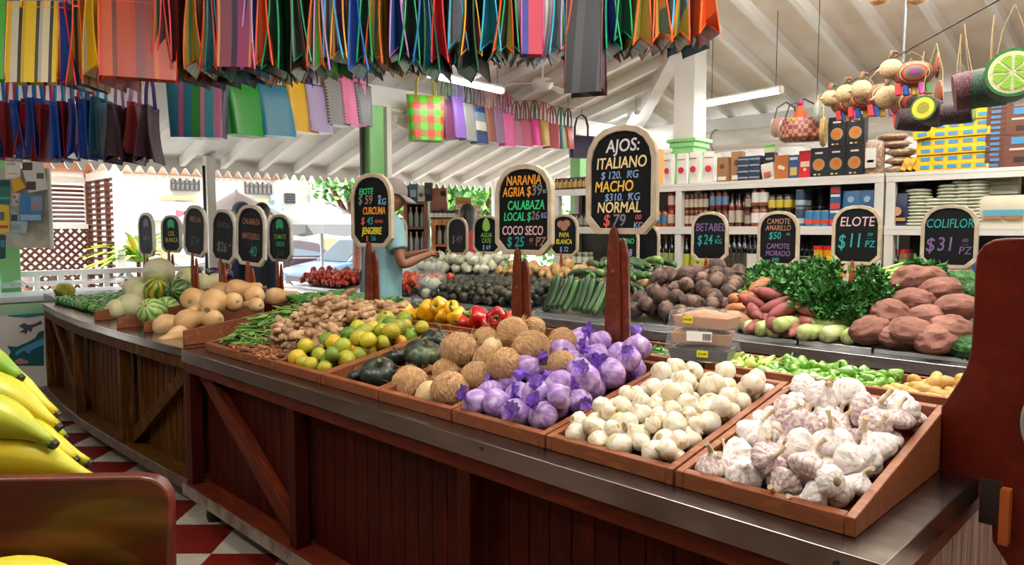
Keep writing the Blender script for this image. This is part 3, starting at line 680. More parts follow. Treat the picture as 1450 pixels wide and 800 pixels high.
# --- coconuts
COCO = M('coconut_fibre', 'c39a6c', .9, col2=['a87f55', 'c49c6f', 'd3b083'], ns=1, stretch=(50, 50, 150), ramp=(.25, .75), val=.1, bump=.8, bs=1, bstretch=(60, 60, 220))
HAIR = M('coconut_hair', 'dcbb8e', .9, col2='a87f52', ns=20)
def coconut(seed, hairs=130, pale=None):
    t = thing('coconut', 'hairy brown coconut', 'coconut', group='coconuts heaped beside the purple net garlic'); R = .064; random.seed(seed)
    mb = MB(); mb.ell((0, 0, 0), (R*.97, R*.97, R*1.04), 36, 22, 0, .05, 2.2, seed=seed); mb.build('shell', pale or COCO, t, sharp=0)
    for c in kids(t): c.data.polygons.foreach_set('use_smooth', [True]*len(c.data.polygons))
    mb = MB()
    for i in range(hairs):
        d = Vector((random.gauss(0, 1), random.gauss(0, 1), random.gauss(0, 1))).normalized(); tan = d.orthogonal().normalized(); tan.rotate(Matrix.Rotation(rnd(0, 6.28), 3, d))
        L_ = rnd(.015, .05); lift = rnd(.02, .25) if i > 25 else rnd(.5, 1.3); p = d*R*1.0
        mb.tube([p + tan*L_*s + d*(lift*L_*s*s-.35*L_*L_*s*s/R) for s in (0, .35, .7, 1)], [.0009, .0008, .0006, .0003], 3, caps=False)
    for i in range(26):   # tuft at the eye end
        a = rnd(0, 6.28); s0 = Vector((math.cos(a)*.006, math.sin(a)*.006, R)); e = Vector((math.cos(a)*rnd(.005, .02), math.sin(a)*rnd(.005, .02), R+rnd(.012, .03)))
        mb.tube([s0, (s0+e)/2, e], [.0016, .0012, .0004], 3, caps=False)
    o = mb.build('fibre_hair', HAIR, t, sharp=60); o['kind'] = 'stuff'
    return t
PALE = M('coconut_pale_husk', 'dcc39c', .8, col2='c4a678', ns=12, bump=.3, bs=40)
ck = Kind([coconut(k) for k in range(4)])
CO = [(650, 496, 27, 1.60, 'brown coconut lying against the dark squash side, above two front ones'), (725, 471, 23, 1.74, 'brown coconut at the top of the coconut heap'), (688, 481, 19, 1.76, 'coconut half hidden behind the topmost one'),
      (752, 493, 27, 1.62, 'darker brown coconut beside the purple net garlic, upper row'), (796, 484, 21, 1.74, 'brown coconut at the back touching the purple net garlic'), (714, 516, 25, 1.52, 'brown coconut in the middle of the heap above the purple nets'),
      (633, 527, 21, 1.55, 'straw haired coconut wedged in the middle of the heap'), (676, 533, 23, 1.48, 'straw coloured coconut behind the front round one'), (581, 544, 27, 1.44, 'coconut with a pointed tuft lying beside the dark squashes'),
      (637, 553, 28, 1.40, 'round tan coconut at the front rim of its tray'), (757, 464, 16, 1.83, 'small coconut peeping out behind the topmost coconut'), (795, 515, 20, 1.60, 'coconut sunk behind the purple net garlic'), (690, 508, 20, 1.62, 'coconut deep inside the heap'), (735, 520, 20, 1.64, 'coconut low in the heap by the purple nets')]
random.seed(3)
for px, py, rp, y, lab in CO:
    p = at(px, py, y=y); d = (p.y-p.x)*q; r = rp*d/FPX
    ck.put(p, (rnd(0, 6), rnd(0, 6), rnd(0, 6)) if 'tuft' not in lab else (0, -1.75, .6), r/.064, label=lab)
ck.done()
c = coconut(17, 12, PALE); p = at(609, 562, y=1.41); c.location = p; c.scale = (.78,)*3; c['label'] = 'pale peeled coconut under the two front coconuts'
c2_ = coconut(18, 6, PALE); c2_.location = at(697, 494, y=1.66); c2_.scale = (.6,)*3; c2_.rotation_euler = (0, .5, 0); c2_['label'] = 'stubby pale husked coconut among the brown ones'
# --- dark squashes
SQ = M('dark_squash_skin', '1f2c22', .38, col2=['16211a', '2b3c2a', '5a6b3c'], ns=9, ramp=(.3, .82), coat=.2, bump=.2, bs=14)
def squash(seed):
    t = thing('dark_squash', 'dark green ribbed squash', 'squash', group='dark squashes'); R = .075
    P = [(.05, -.55), (.3, -.62), (.7, -.52), (.97, -.15), (1.0, .1), (.8, .45), (.45, .6), (.2, .55), (.06, .5)]
    MB().lathe([(r*R, z*R) for r, z in P], 48, 0, lambda a, t_, r, z: (r*(1-.09*(1-abs(math.sin(6*a)))**2*math.sin(PI*t_)), z)).build('body', SQ, t, sharp=0)
    for c in kids(t): c.data.polygons.foreach_set('use_smooth', [True]*len(c.data.polygons))
    mb = MB(); mb.tube([(0, 0, .48*R), (.05*R, 0, .7*R), (.2*R, 0, .9*R)], [.012, .008, .009], 7); mb.build('stem', M('squash_stem', '6b6a45', .8), t)
    return t
sk = Kind([squash(1)])
for (px, py, y, s, lab) in ((536, 538, 1.41, .88, 'dark green squash nearest the front rim of its half-empty tray'), (506, 541, 1.385, .5, 'small dark squash in the corner of its tray'), (600, 503, 1.58, 1.0, 'large dark green squash against the coconuts'), (620, 484, 1.72, .9, 'dark green squash behind the large one by the coconuts'), (560, 520, 1.58, .6, 'dark squash low between the others')):
    p = at(px, py, y=y); p.z = max(p.z, tfloor(0, y)+.05*s); p.x = min(max(p.x, TX[2]+.1), TX[3]-.03 if 'against' not in lab and 'behind' not in lab else TX[3]-.05); sk.put(p, (rnd(-.5, .5), rnd(-.4, .4), rnd(0, 6)), s, label=lab)
# --- sour oranges
def citrus(seed, col, col2, name='sour_orange', R=.033, lab='green and yellow sour orange in the tray beside the ginger', grp='sour oranges', m=None, cat='orange'):
    mat = m or M('citrus_%s' % col, col, .42, col2=col2, ns=7, ramp=(.36, .66), bump=.22, bs=140, hue=.015, val=.08)
    t = thing(name, lab, cat, group=grp); random.seed(seed)
    P = [(.06, -.97), (.3, -.95), (.68, -.74), (.97, -.25), (1.0, .05), (.9, .45), (.62, .80), (.3, .96), (.1, 1.03), (.04, 1.05)]
    MB().lathe([(r*R, z*R) for r, z in P], 24, 0, lambda a, t_, r, z: (r*(1+.02*math.sin(2*a+seed)), z+.002*math.sin(a))).build('rind', mat, t, sharp=0)
    for c in kids(t): c.data.polygons.foreach_set('use_smooth', [True]*len(c.data.polygons))
    mb = MB(); mb.lathe([(.08*R, -.99*R), (.12*R, -.975*R), (.13*R, -.95*R)], 8); mb.build('stem_scar', M('citrus_scar', '6e6a35', .8), t)
    return t
kinds = [('80922a', '587a1e', 'green sour orange'), ('b9aa2a', '8f9c2c', 'yellow-green sour orange'), ('d0a828', 'baae2e', 'yellow sour orange'), ('75862a', 'a5a030', 'mottled olive green sour orange'), ('d58d22', 'c7a02a', 'orange-yellow sour orange'), ('456f20', '62882a', 'deep green sour orange')]
ok = Kind([citrus(i, a, b, lab=l+' in the tray between the ginger and the dark squashes', grp=l+'s in their tray') for i, (a, b, l) in enumerate(kinds)])
random.seed(8); x0, x1 = TX[1]+.02, TX[2]-.02
ct = lambda x, y: tfloor(x, y)+.072+.015*min(1, max(0, y-TY0-.1)/.2)
seq = [1, 2, 1, 0, 1, 3, 1, 5, 1, 0, 4, 3, 2, 1]
for i, (x, y, z, r) in enumerate(heap(68, (x0, x1, TY0+.022, TY1-.01), tfloor, lambda: rnd(.028, .036), ct, 30, .95)): ok.put((x, y, z), rot3(), r/.033, which=seq[i % 14])
ok.done()
# --- ginger, turmeric, green beans
GIN = M('ginger_skin', 'b48f6a', .7, col2=['8d6a4b', 'c3a079', 'cfb08a'], ns=14, ramp=(.3, .7), bump=.4, bs=1, bstretch=(40, 40, 160), val=.1)
TUR = M('turmeric_skin', '8a5530', .75, col2=['5f3a22', 'a0683a', 'b5632a'], ns=25, ramp=(.3, .72), bump=.5, bs=90, val=.15)
def ginger(seed):
    random.seed(seed); mb = MB(); p = Vector((-.05, 0, 0)); a = 0
    for i in range(6):
        r = rnd(.013, .019); mb.ell(p, (r*1.35, r, r*.95), 12, 8, T=None)
        if i % 2 == 0 or random.random() < .4:
            b = a+random.choice((-1, 1))*rnd(.9, 1.6); c = p; rr = r*.85
            for k in range(random.choice((1, 2, 2))):
                c = c+Vector((math.cos(b), math.sin(b), rnd(-.3, .5)))*rr*1.5; mb.ell(c, (rr, rr, rr*.95), 10, 7); rr *= .85
        a += rnd(-.4, .4); p = p+Vector((math.cos(a), math.sin(a), rnd(-.2, .2)))*r*1.55
    me = fuse(mb, .0035, 4, 'ginger_root', [GIN])
    return tag(link('ginger_root', me), 'knobbly tan ginger root piled between the green beans and the sour oranges', 'ginger', 'ginger roots in the pile')
gi = Kind([ginger(k) for k in range(5)]); random.seed(9)
gtop = lambda x, y: tfloor(x, y)+.055+.15*max(0, min(1, (y-1.5)/.26))*max(.1, 1-abs((x+2.76)/.42)**2)
for x, y, z, r in heap(280, (-3.13, TX[1]+.06, 1.48, TY1+.03), tfloor, lambda: rnd(.028, .036), gtop, 30, .66):
    gi.put((x, y, z-.012), (rnd(-.5, .5), rnd(-.5, .5), rnd(0, 6.28)), rnd(.75, 1.1))
gi.done()
def turmeric(seed):
    random.seed(seed); n = 7; c = rnd(-.02, .02)
    mb = MB(); mb.tube([(-.03+.06*i/n, c*math.sin(PI*i/n), 0) for i in range(n+1)], [.003 if i in (0, n) else .0075*(1+.12*(i % 2))*rnd(.9, 1.1) for i in range(n+1)], 8)
    b = rnd(-.01, .01); mb.tube([(b, 0, 0), (b+.006, .012, .002), (b+.01, .022, .004)], [.006, .006, .003], 7)
    return tag(link('turmeric_root', fuse(mb, .002, 2, 'turmeric_root', [TUR])), 'small brown turmeric finger heaped at the front of the wide tray below the ginger', 'turmeric', 'turmeric fingers')
tk = Kind([turmeric(k) for k in range(4)]); random.seed(10)
ttop = lambda x, y: tfloor(x, y)+.035+.04*min(1, (y-TY0)/.15)
for x, y, z, r in heap(170, (-3.1, TX[1]-.01, TY0+.012, 1.60), tfloor, lambda: rnd(.012, .016), ttop, 20, .72):
    tk.put((x, y, z-.003), (rnd(-.6, .6), rnd(-.6, .6), rnd(0, 6.28)), rnd(.8, 1.25))
tk.done()
BEAN = M('green_bean_skin', '5c8436', .5, col2='7fa452', ns=10, val=.12, hue=.01)
def bean(seed):
    random.seed(seed); L_ = rnd(.12, .16); n = 9; c = rnd(-.03, .03); k2 = rnd(-.012, .012)
    pts = [(-L_/2+L_*i/n, c*math.sin(PI*i/n)+k2*math.sin(2*PI*i/n), .008*math.sin(3*i/n)) for i in range(n+1)]
    mb = MB(); mb.tube(pts, [.0012]+[.0042+.0006*(i % 2) for i in range(1, n-1)]+[.0025, .0006], 6)
    return tag(mb.build('green_bean', BEAN, sharp=0), 'slender green bean heaped at the tray end next to the tall wooden divider', 'bean', 'green beans in the pile')
bk = Kind([bean(k) for k in range(5)]); random.seed(12)
for o in bk.r: o.data.polygons.foreach_set('use_smooth', [True]*len(o.data.polygons))
for i in range(290):
    y = rnd(1.40, 1.80); xl = -3.285; xr = -2.99-.22*max(0, y-1.5)/.3; x = rnd(xl+.05, xr)
    hgt = .10*math.sin(PI*min(1, max(.05, (x-xl+.05)/.40)))*min(1, .3+(y-1.40)/.22); u = random.random()**.6
    bk.put((x, y, tfloor(x, y)+.008+hgt*u), (rnd(-.35, .35), rnd(-.35, .35)+.08, rnd(-1.5, 1.5)+.8), rnd(.85, 1.15))
bk.done()
# ---------------------------------------------------------------- rear trays of the same counter
def smoothkids(t):
    for c in ([t] if t.data else []) + kids(t):
        if c.type == 'MESH': c.data.polygons.foreach_set('use_smooth', [True]*len(c.data.polygons))
    return t
CALYX = M('pepper_stem', '4f7a2c', .5)
def bell(name, lab, mat, grp, cat='pepper', R=.042, tall=1.05, lob=4, sh=None, wr=0):
    t = thing(name, lab, cat, group=grp)
    P = sh or [(.12, -.86), (.5, -.95), (.85, -.6), (.97, 0), (1.0, .5), (.82, .82), (.5, .88), (.22, .76), (.08, .72)]
    def mod(a, t_, r, z): return r*(1+.09*math.cos(lob*a)*math.sin(PI*t_)+wr*noise.noise(Vector((math.cos(a)*2, math.sin(a)*2, z*40)))), z+R*.06*math.cos(lob*a)*(1 if t_ < .3 else 0)
    MB().lathe([(r*R, z*R*tall) for r, z in P], 32, 0, mod).build('flesh', mat, t, sharp=0)
    mb = MB(); z0 = P[-2][1]*R*tall; mb.tube([(0, 0, z0-.002), (0, 0, z0+R*.1), (R*.1, 0, z0+R*.4), (R*.25, 0, z0+R*.7)], [R*.3, R*.2, R*.11, R*.13], 8); mb.build('stem', CALYX, t, sharp=0)
    return smoothkids(t)
YEL = M('yellow_pepper_skin', 'f0a80e', .22, col2='f7bd22', ns=6, coat=.4); RED = M('red_pepper_skin', 'b3131a', .2, col2='cc2420', ns=6, coat=.4)
yb = Kind([bell('bell_pepper', 'yellow bell pepper', YEL, 'yellow bell peppers', R=.046)]); rb = Kind([bell('bell_pepper', 'red bell pepper', RED, 'red bell peppers', R=.046)])
for px, py, s, lab in ((572, 441, 1.05, 'yellow bell pepper lying on its side beside the EJOTE sign post'), (606, 441, 1.1, 'large yellow bell pepper with its green stem turned to the counter front'), (623, 433, .9, 'yellow bell pepper behind the large one'), (629, 447, .85, 'yellow bell pepper leaning on the large one'), (648, 449, .95, 'yellow bell pepper next to the red peppers'), (640, 438, .8, 'yellow bell pepper in the second row'), (593, 449, .8, 'yellow bell pepper low in front of the others')):
    p = at(px, py, y=2.06); p.z = max(p.z, bfloor(0, 2.06)+.04); yb.put(p, (rnd(.6, 1.5), rnd(-.4, .4), rnd(-1, 1)), s*.95, label=lab)
for px, py, s, lab in ((678, 452, 1.1, 'large red bell pepper behind the coconuts'), (705, 450, .95, 'red bell pepper with a long green stem behind the coconuts'), (660, 459, .8, 'red bell pepper low behind the rim'), (692, 460, .8, 'red bell pepper between the two large ones'), (724, 452, .8, 'red bell pepper beside the NARANJA sign post')):
    p = at(px, py, y=2.06); p.z = max(p.z, bfloor(0, 2.06)+.035); rb.put(p, (rnd(.5, 1.4), rnd(-.4, .4), rnd(-1, 1)), s, label=lab)
# more of both lower in the tray
POB = M('poblano_skin', '1f4a22', .25, col2='2f6b2a', ns=6, coat=.4)
PSH = [(.08, -1.9), (.2, -1.75), (.45, -1.1), (.75, -.3), (.9, .35), (.85, .75), (.5, .85), (.2, .74), (.06, .7)]
LG = M('leafy_chilli_skin', '2f6a22', .3, col2='4a8830', ns=7, coat=.3)
pob = Kind([bell('poblano_chilli', 'dark green poblano chilli', POB, 'dark poblano chillies', R=.034, lob=3, sh=PSH)])
p = at(566, 428, y=2.2); pob.put(p, (1.4, .2, 1.2), 1, label='dark green poblano chilli above the yellow peppers')
lg = Kind([bell('green_chilli_pepper', 'fresh green chilli pepper piled behind the ginger', LG, 'fresh green chillies behind the ginger', R=.036, lob=3, sh=PSH)])
random.seed(14)
for x, y, z, r in heap(60, (-3.28, -2.55, 1.98, 2.54), bfloor, lambda: rnd(.03, .036), lambda x, y: bfloor(x, y)+.16, 25, .8): lg.put((x, y, z+.015), (1.57+rnd(-.5, .5), rnd(-.5, .5), rnd(0, 6.28)), rnd(.8, 1.15))
SER = M('serrano_skin', '3f7f2a', .25, col2='2d6423', ns=6, val=.15, coat=.3); SERR = M('serrano_red', 'b3201a', .25, coat=.3)
def serrano(mat, lab, grp):
    t = thing('thin_chilli', lab, 'chilli', group=grp); mb = MB(); pts = [(-.04, 0, 0), (-.03, .002, 0), (-.01, .004, 0), (.012, .003, 0), (.03, 0, 0), (.036, -.001, 0)]
    mb.tube(pts, [.002, .006, .009, .010, .008, .003], 9); mb.build('flesh', mat, t, sharp=0); mb = MB(); mb.tube([(.034, 0, 0), (.044, 0, .002), (.056, .003, .006)], [.005, .002, .002], 6); mb.build('stem', CALYX, t, sharp=0); return smoothkids(t)
se = Kind([serrano(SER, 'thin glossy green chilli piled behind the coconuts and purple nets', 'thin green chillies')]); sr = Kind([serrano(SERR, 'thin red chilli among the green ones', 'thin red chillies')])
random.seed(15)
for i, (x, y, z, r) in enumerate(heap(170, (-2.0, -1.44, 1.98, 2.54), bfloor, lambda: rnd(.011, .014), lambda x, y: bfloor(x, y)+.13, 16, .75)):
    (sr if i % 31 == 7 else se).put((x, y, z), (rnd(-.4, .4), rnd(-.5, .5), rnd(0, 6.28)), rnd(.9, 1.3))
PPE = M('pale_pepper_skin', 'b9c655', .3, col2='a3bb3f', ns=5, coat=.3, val=.06)
pp = Kind([bell('pale_pepper', 'pale yellow-green pepper piled beside the packaged trays', PPE, 'pale yellow-green peppers', R=.03, lob=3, sh=PSH)]); random.seed(16)
for x, y, z, r in heap(26, (-1.42, -1.10, 1.98, 2.5), bfloor, lambda: rnd(.028, .034), lambda x, y: bfloor(x, y)+.17, 25, .85): pp.put((x, y, z), (rnd(.4, 2.6), rnd(-.6, .6), rnd(0, 6.28)), rnd(.85, 1.1))
HAB = M('lantern_chilli_skin', '5a9426', .25, col2='77aa34', ns=5, coat=.4, val=.1)
HSH = [(.05, -1.05), (.3, -1.0), (.62, -.55), (.95, .1), (1.0, .45), (.8, .75), (.5, .8), (.25, .7), (.08, .66)]
hb = Kind([bell('lantern_chilli', 'wrinkled bright green lantern chilli in the rear tray', HAB, 'green lantern chillies', 'chilli', R=.025, lob=3, sh=HSH, wr=.16)]); random.seed(17)
for x, y, z, r in heap(110, (-1.12, -.72, 1.98, 2.5), bfloor, lambda: rnd(.019, .024), lambda x, y: bfloor(x, y)+.12, 25, .85): hb.put((x, y, z), rot3(), rnd(.85, 1.15))
POT = M('yellow_potato_skin', 'c9a25a', .55, col2=['b58c48', 'd6b26c'], ns=9, bump=.15, bs=80, val=.08)
def potato(mat, name, lab, grp, cat='potato', R=(.032, .026, .023), seed=0, nz=.12):
    mb = MB(); mb.ell((0, 0, 0), R, 20, 12, 0, nz, 1.6, seed=seed); return smoothkids(tag(mb.build(name, mat, sharp=0), lab, cat, grp))
po = Kind([potato(POT, 'potato', 'small yellow potato in the rear tray next to the shaped end board', 'small yellow potatoes', seed=k) for k in range(3)]); random.seed(18)
for x, y, z, r in heap(44, (-.71, -.43, 1.98, 2.5), bfloor, lambda: rnd(.023, .03), lambda x, y: bfloor(x, y)+.105, 25, .92): po.put((x, y, z), rot3(), r/.028)
# wrapped trays stacked on the rim
CARD = M('brown_cardboard', 'b07e58', .7); CLING = M('cling_film', 'eef2f2', .12, alpha=.13, spec=.8, bump=.5, bs=30); TAGY = M('yellow_price_tag', 'e6e312', .5); LBL = M('white_label', 'f0f0ee', .5); INK = M('black_ink', '151515', .6)
DRY = M('dried_slices', '8d6a46', .8, col2=['5a3d28', 'b49270'], ns=40, bump=.5, bs=50)
def packed(p, s, rz, lab, inside, lid=None):
    t = thing('packaged_tray', lab, 'package', p, (0, 0, rz)); w, d, h = s
    mb = MB(); mb.hexa([(-w/2+.008, -d/2+.008, 0), (w/2-.008, -d/2+.008, 0), (w/2-.008, d/2-.008, 0), (-w/2+.008, d/2-.008, 0), (-w/2, -d/2, h*.75), (w/2, -d/2, h*.75), (w/2, d/2, h*.75), (-w/2, d/2, h*.75)]); mb.build('tray_box', lid or CARD, t, bevel=.002)
    mb = MB(); mb.grid(14, 10, lambda u, v: ((u-.5)*(w-.02), (v-.5)*(d-.02), h*.75+.018*math.sin(PI*u)*math.sin(PI*v)+.006*noise.noise(Vector((u*9, v*9, s[0]*50))))); 
    mb.build('contents', inside, t, sharp=0)
    mb = MB(); e = .012
    def f(u, v): a = 2*PI*u; cx, cy = math.cos(a), math.sin(a); k = 1/max(abs(cx), abs(cy)); z = v*h*1.02; b = 1+.012*math.sin(9*a+3*v); return (cx*k*(w/2+e*(1-.5*v))*b, cy*k*(d/2+e*(1-.5*v))*b, z)
    mb.grid(32, 5, f, closed_u=True); mb.grid(10, 8, lambda u, v: ((u-.5)*(w+e), (v-.5)*(d+e), h*1.02+.012*math.sin(PI*u)*math.sin(PI*v)+.003*math.sin(20*u+7*v))); mb.build('plastic_wrap', CLING, t, sharp=0)
    return t
pos = at(1000, 505, y=2.0); zz = .952
ps = (.20, .13, .05)
t3 = packed((pos.x-.005, 1.985, zz), (.185, .11, .047), .25, 'bottom wrapped tray of dark pieces in the stack on the tray rim', M('dark_figs', '3a2a26', .6, col2='5a4032', ns=20), M('dark_tray', '3f332d', .3))
t2 = packed((pos.x-.005, 1.985, zz+.052), (.18, .11, .043), .38, 'middle wrapped tray with white barcode label in the stack on the tray rim', DRY, CARD)
t1 = packed((pos.x+.005, 1.99, zz+.100), (.178, .11, .046), .12, 'top brown carton wrapped in film in the stack on the tray rim', CARD, CARD)
for t, m, dx, w, h in ((t3, TAGY, .02, .034, .02), (t2, LBL, -.0, .075, .03), (t1, TAGY, -.03, .03, .02)):
    mb = MB(); mb.box((dx, -.0705, .026), (w, .001, h)); mb.build('price_tag' if m is TAGY else 'barcode_label', m, t)
mb = MB()
for k in range(9): mb.box((.012+k*.0028, -.0714, .025), (.0011 if k % 3 else .002, .001, .02))
mb.build('barcode', INK, t2)
for t, tx, dx in ((t3, '$15.00', .02), (t1, '$15.00', -.03)): text(tx, .009, INK, t, (dx, -.0715, .026))
# ---------------------------------------------------------------- produce on the left counter
random.seed(31); np.random.seed(31)
LFL = ZC+.002
LIME = M('lime_skin', '3f8a24', .35, col2=['2f6d1d', '62a637'], ns=6, coat=.2, bump=.12, bs=120, val=.15, hue=.012)
lk = Kind([citrus(41, 'x', 'y', 'lime', .026, 'small green lime heaped at the far end of the bowed counter', 'limes on the bowed counter', LIME, 'lime')])
for x, y, z, r in heap(190, (-6.2, -4.9, 1.37, 2.05), lambda x, y: LFL+(y-1.35)*.05, lambda: rnd(.023, .03), lambda x, y: LFL+.055+(y-1.35)*.11, 30, .9): lk.put((x, y, z), rot3(), r/.026)
HON = M('honeydew_rind', 'd9d6a4', .5, col2=['c9c88e', 'e6e2bd'], ns=5, bump=.1, bs=60, val=.05)
def melon(name, lab, mat, grp, R=.095, e=(1, 1, 1.08), cat='melon'):
    t = thing(name, lab, cat, group=grp); mb = MB(); mb.ell((0, 0, 0), (R*e[0], R*e[1], R*e[2]), 30, 20, 0, .02, 2); mb.build('rind', mat, t, sharp=0)
    mb = MB(); mb.lathe([(.012, R*e[2]*.985), (.010, R*e[2]+.004), (.006, R*e[2]+.008)], 9); mb.build('stem_scar', M('melon_scar', '8a7d52', .8), t); return smoothkids(t)
def pput(K, px, py, rp, y, R, lab, rot, zmin=None):
    p = at(px, py, y=y); d = (p.y-p.x)*q; s = rp*d/FPX/R
    if zmin is not None: p.z = max(p.z, zmin+R*s*.9)
    return K.put(p, rot, s, label=lab)
hk = Kind([melon('honeydew_melon', 'pale honeydew melon', HON, 'honeydew melons')])
for a in ((225, 386, 21, 1.80, 'pale honeydew melon on the very top of the melon heap'), (192, 409, 17, 1.68, 'pale honeydew melon on the upper heap beside the limes'), (198, 419, 18, 1.62, 'honeydew melon in front of the upper ones by the watermelon'), (184, 438, 18, 1.50, 'honeydew melon resting between the first and second divider boards'),
          (165, 452, 14, 1.42, 'front honeydew melon beside the limes divider'), (266, 395, 16, 2.05, 'honeydew melon behind the striped watermelon'), (286, 402, 15, 2.0, 'honeydew melon between the watermelon and the butternut squashes'), (305, 401, 14, 2.1, 'honeydew melon behind the butternut squashes'), (207, 432, 14, 1.72, 'honeydew melon hidden low behind the mottled ones'), (240, 408, 15, 2.0, 'honeydew melon supporting the top one'), (212, 405, 16, 1.9, 'honeydew melon deep in the heap')):
    pput(hk, a[0], a[1], a[2], a[3], .095, a[4], rot3(), LFL)
def water_mat(name, c1, c2, c3, n=9):
    m = bpy.data.materials.new(name); m.use_nodes = True; T = m.node_tree; N = T.nodes; L = T.links; b = N['Principled BSDF']; b.inputs['Roughness'].default_value = .35
    tc = N.new('ShaderNodeTexCoord'); nz = N.new('ShaderNodeTexNoise'); nz.inputs['Scale'].default_value = 14; sp = N.new('ShaderNodeSeparateXYZ'); L.new(tc.outputs['Object'], sp.inputs[0]); L.new(tc.outputs['Object'], nz.inputs[0])
    at2 = N.new('ShaderNodeMath'); at2.operation = 'ARCTAN2'; L.new(sp.outputs[1], at2.inputs[0]); L.new(sp.outputs[0], at2.inputs[1])
    ad = N.new('ShaderNodeMath'); ad.operation = 'MULTIPLY_ADD'; ad.inputs[1].default_value = 1.1; L.new(nz.outputs['Fac'], ad.inputs[0]); L.new(at2.outputs[0], ad.inputs[2])
    mu = N.new('ShaderNodeMath'); mu.operation = 'MULTIPLY'; mu.inputs[1].default_value = n; L.new(ad.outputs[0], mu.inputs[0]); si = N.new('ShaderNodeMath'); si.operation = 'SINE'; L.new(mu.outputs[0], si.inputs[0])
    r = N.new('ShaderNodeValToRGB'); e = r.color_ramp.elements; e[0].position = .0; e[0].color = lin(c1); e[1].position = .9; e[1].color = lin(c3); x = e.new(.45); x.color = lin(c2)
    mr = N.new('ShaderNodeMapRange'); mr.inputs[1].default_value = -1; L.new(si.outputs[0], mr.inputs[0]); L.new(mr.outputs[0], r.inputs[0]); L.new(r.outputs[0], b.inputs[0]); return m
WM = water_mat('watermelon_rind', '1f3f1c', '2f5a26', '6f8f45'); WM2 = water_mat('pale_watermelon_rind', '5f8f35', '9fbf63', 'bcd488'); WMY = water_mat('yellowing_watermelon_rind', '3f6a22', '7f9a2d', 'd0b636')
w1 = Kind([melon('watermelon', 'w', WM, None, .1, (1, 1, 1.35), 'watermelon')]); w2 = Kind([melon('watermelon', 'w', WM2, None, .1, (1, 1, 1.2), 'watermelon')]); w3 = Kind([melon('watermelon', 'w', WMY, None, .1, (1, 1, 1.2), 'watermelon')])
pput(w1, 254, 412, 17.5, 1.74, .1, 'dark green striped watermelon on top of the heap beside the butternut squashes', (1.45, 0, .85)); pput(w3, 222, 411, 18, 1.66, .1, 'yellow and green striped watermelon leaning on the dark striped one', (.5, .5, .6))
pput(w2, 216, 448, 20, 1.46, .1, 'pale mottled watermelon at the front between two divider boards', (.9, .6, .4), LFL); pput(w2, 236, 441, 18, 1.60, .1, 'pale green watermelon under the dark striped one', (1.3, .2, 1.2), LFL)
BUT = M('butternut_skin', 'dbb07a', .5, col2=['cf9f66', 'e6c293'], ns=4, val=.05, bump=.06, bs=50)
def butternut():
    t = thing('butternut_squash', 'b', 'squash', group='butternut squashes'); R = .062
    P = [(.06, -1.12), (.3, -1.14), (.68, -.95), (.96, -.45), (1.0, -.05), (.9, .4), (.68, .85), (.56, 1.3), (.54, 1.8), (.5, 2.15), (.3, 2.35), (.1, 2.38)]
    MB().lathe([(r*R, z*R) for r, z in P], 28, 0, lambda a, t_, r, z: (r*(1+.02*math.sin(2*a)), z)).build('flesh', BUT, t, sharp=0)
    mb = MB(); mb.tube([(0, 0, 2.36*R), (.03*R, 0, 2.55*R), (.12*R, 0, 2.7*R)], [.012, .009, .011], 7); mb.build('stem', M('squash_stem', '6b6a45', .8), t)
    mb = MB(); mb.lathe([(.12*R, -1.13*R), (.2*R, -1.145*R), (.05*R, -1.16*R)], 9); mb.build('blossom_scar', M('blossom_scar', 'a07c4c', .8), t); return smoothkids(t)
bu = Kind([butternut()])
for px, py, rp, y, rz, rx, lab in ((302, 428, 19, 1.62, 1.0, 1.7, 'large butternut squash with its neck towards the divider on the upper pile'), (274, 424, 17, 1.62, -2.2, 1.5, 'butternut squash beside the dark striped watermelon'), (237, 461, 17, 1.43, 2.4, 1.45, 'butternut squash lying at the front next to the watermelon divider, round end out'), (267, 454, 17, 1.47, 2.2, 1.35, 'butternut squash with a brown blossom scar in the middle of the front row'), (252, 474, 13, 1.40, .3, 1.8, 'butternut squash neck standing out at the front beside the tall divider'),
                              (336, 410, 15, 1.85, 2.4, 1.5, 'butternut squash at the top of the pile beneath the tallest sign post'), (360, 418, 14, 1.82, -1.8, 1.5, 'butternut squash lying sideways near the end of the tall divider'), (391, 421, 14, 2.12, 2.4, 1.5, 'round butternut squash at the upper end of the tall divider'), (330, 428, 14, 1.72, -1.6, 1.7, 'butternut squash lying along the tall divider'), (312, 413, 14, 1.85, 2.0, 1.4, 'butternut squash behind the large upper one'), (362, 432, 11, 1.75, -1.5, 1.6, 'butternut squash low against the tall divider'), (286, 440, 15, 1.58, .8, 1.5, 'butternut squash in the middle of the pile'), (300, 452, 14, 1.55, -1.2, 1.6, 'butternut squash low against the tall divider near its front')):
    p = at(px, py, y=y); d = (p.y-p.x)*q; p.x = min(p.x, -3.62 if y < 1.8 else -3.0); bu.put(p, (rx, 0, rz), rp*d/FPX/.062, label=lab)
mb = MB(); mb.box((0, 0, 0), (.34, 1.2, .05)); tag(mb.build('wooden_ledge', STEEL, None, (-6.43, 2.0, .825), bevel=.004), 'raised steel-edged ledge at the far end of the bowed counter', 'ledge')
PAP = M('papaya_skin', 'a39a2a', .45, col2=['7f8a28', 'c4a92e'], ns=9, bump=.1, bs=60)
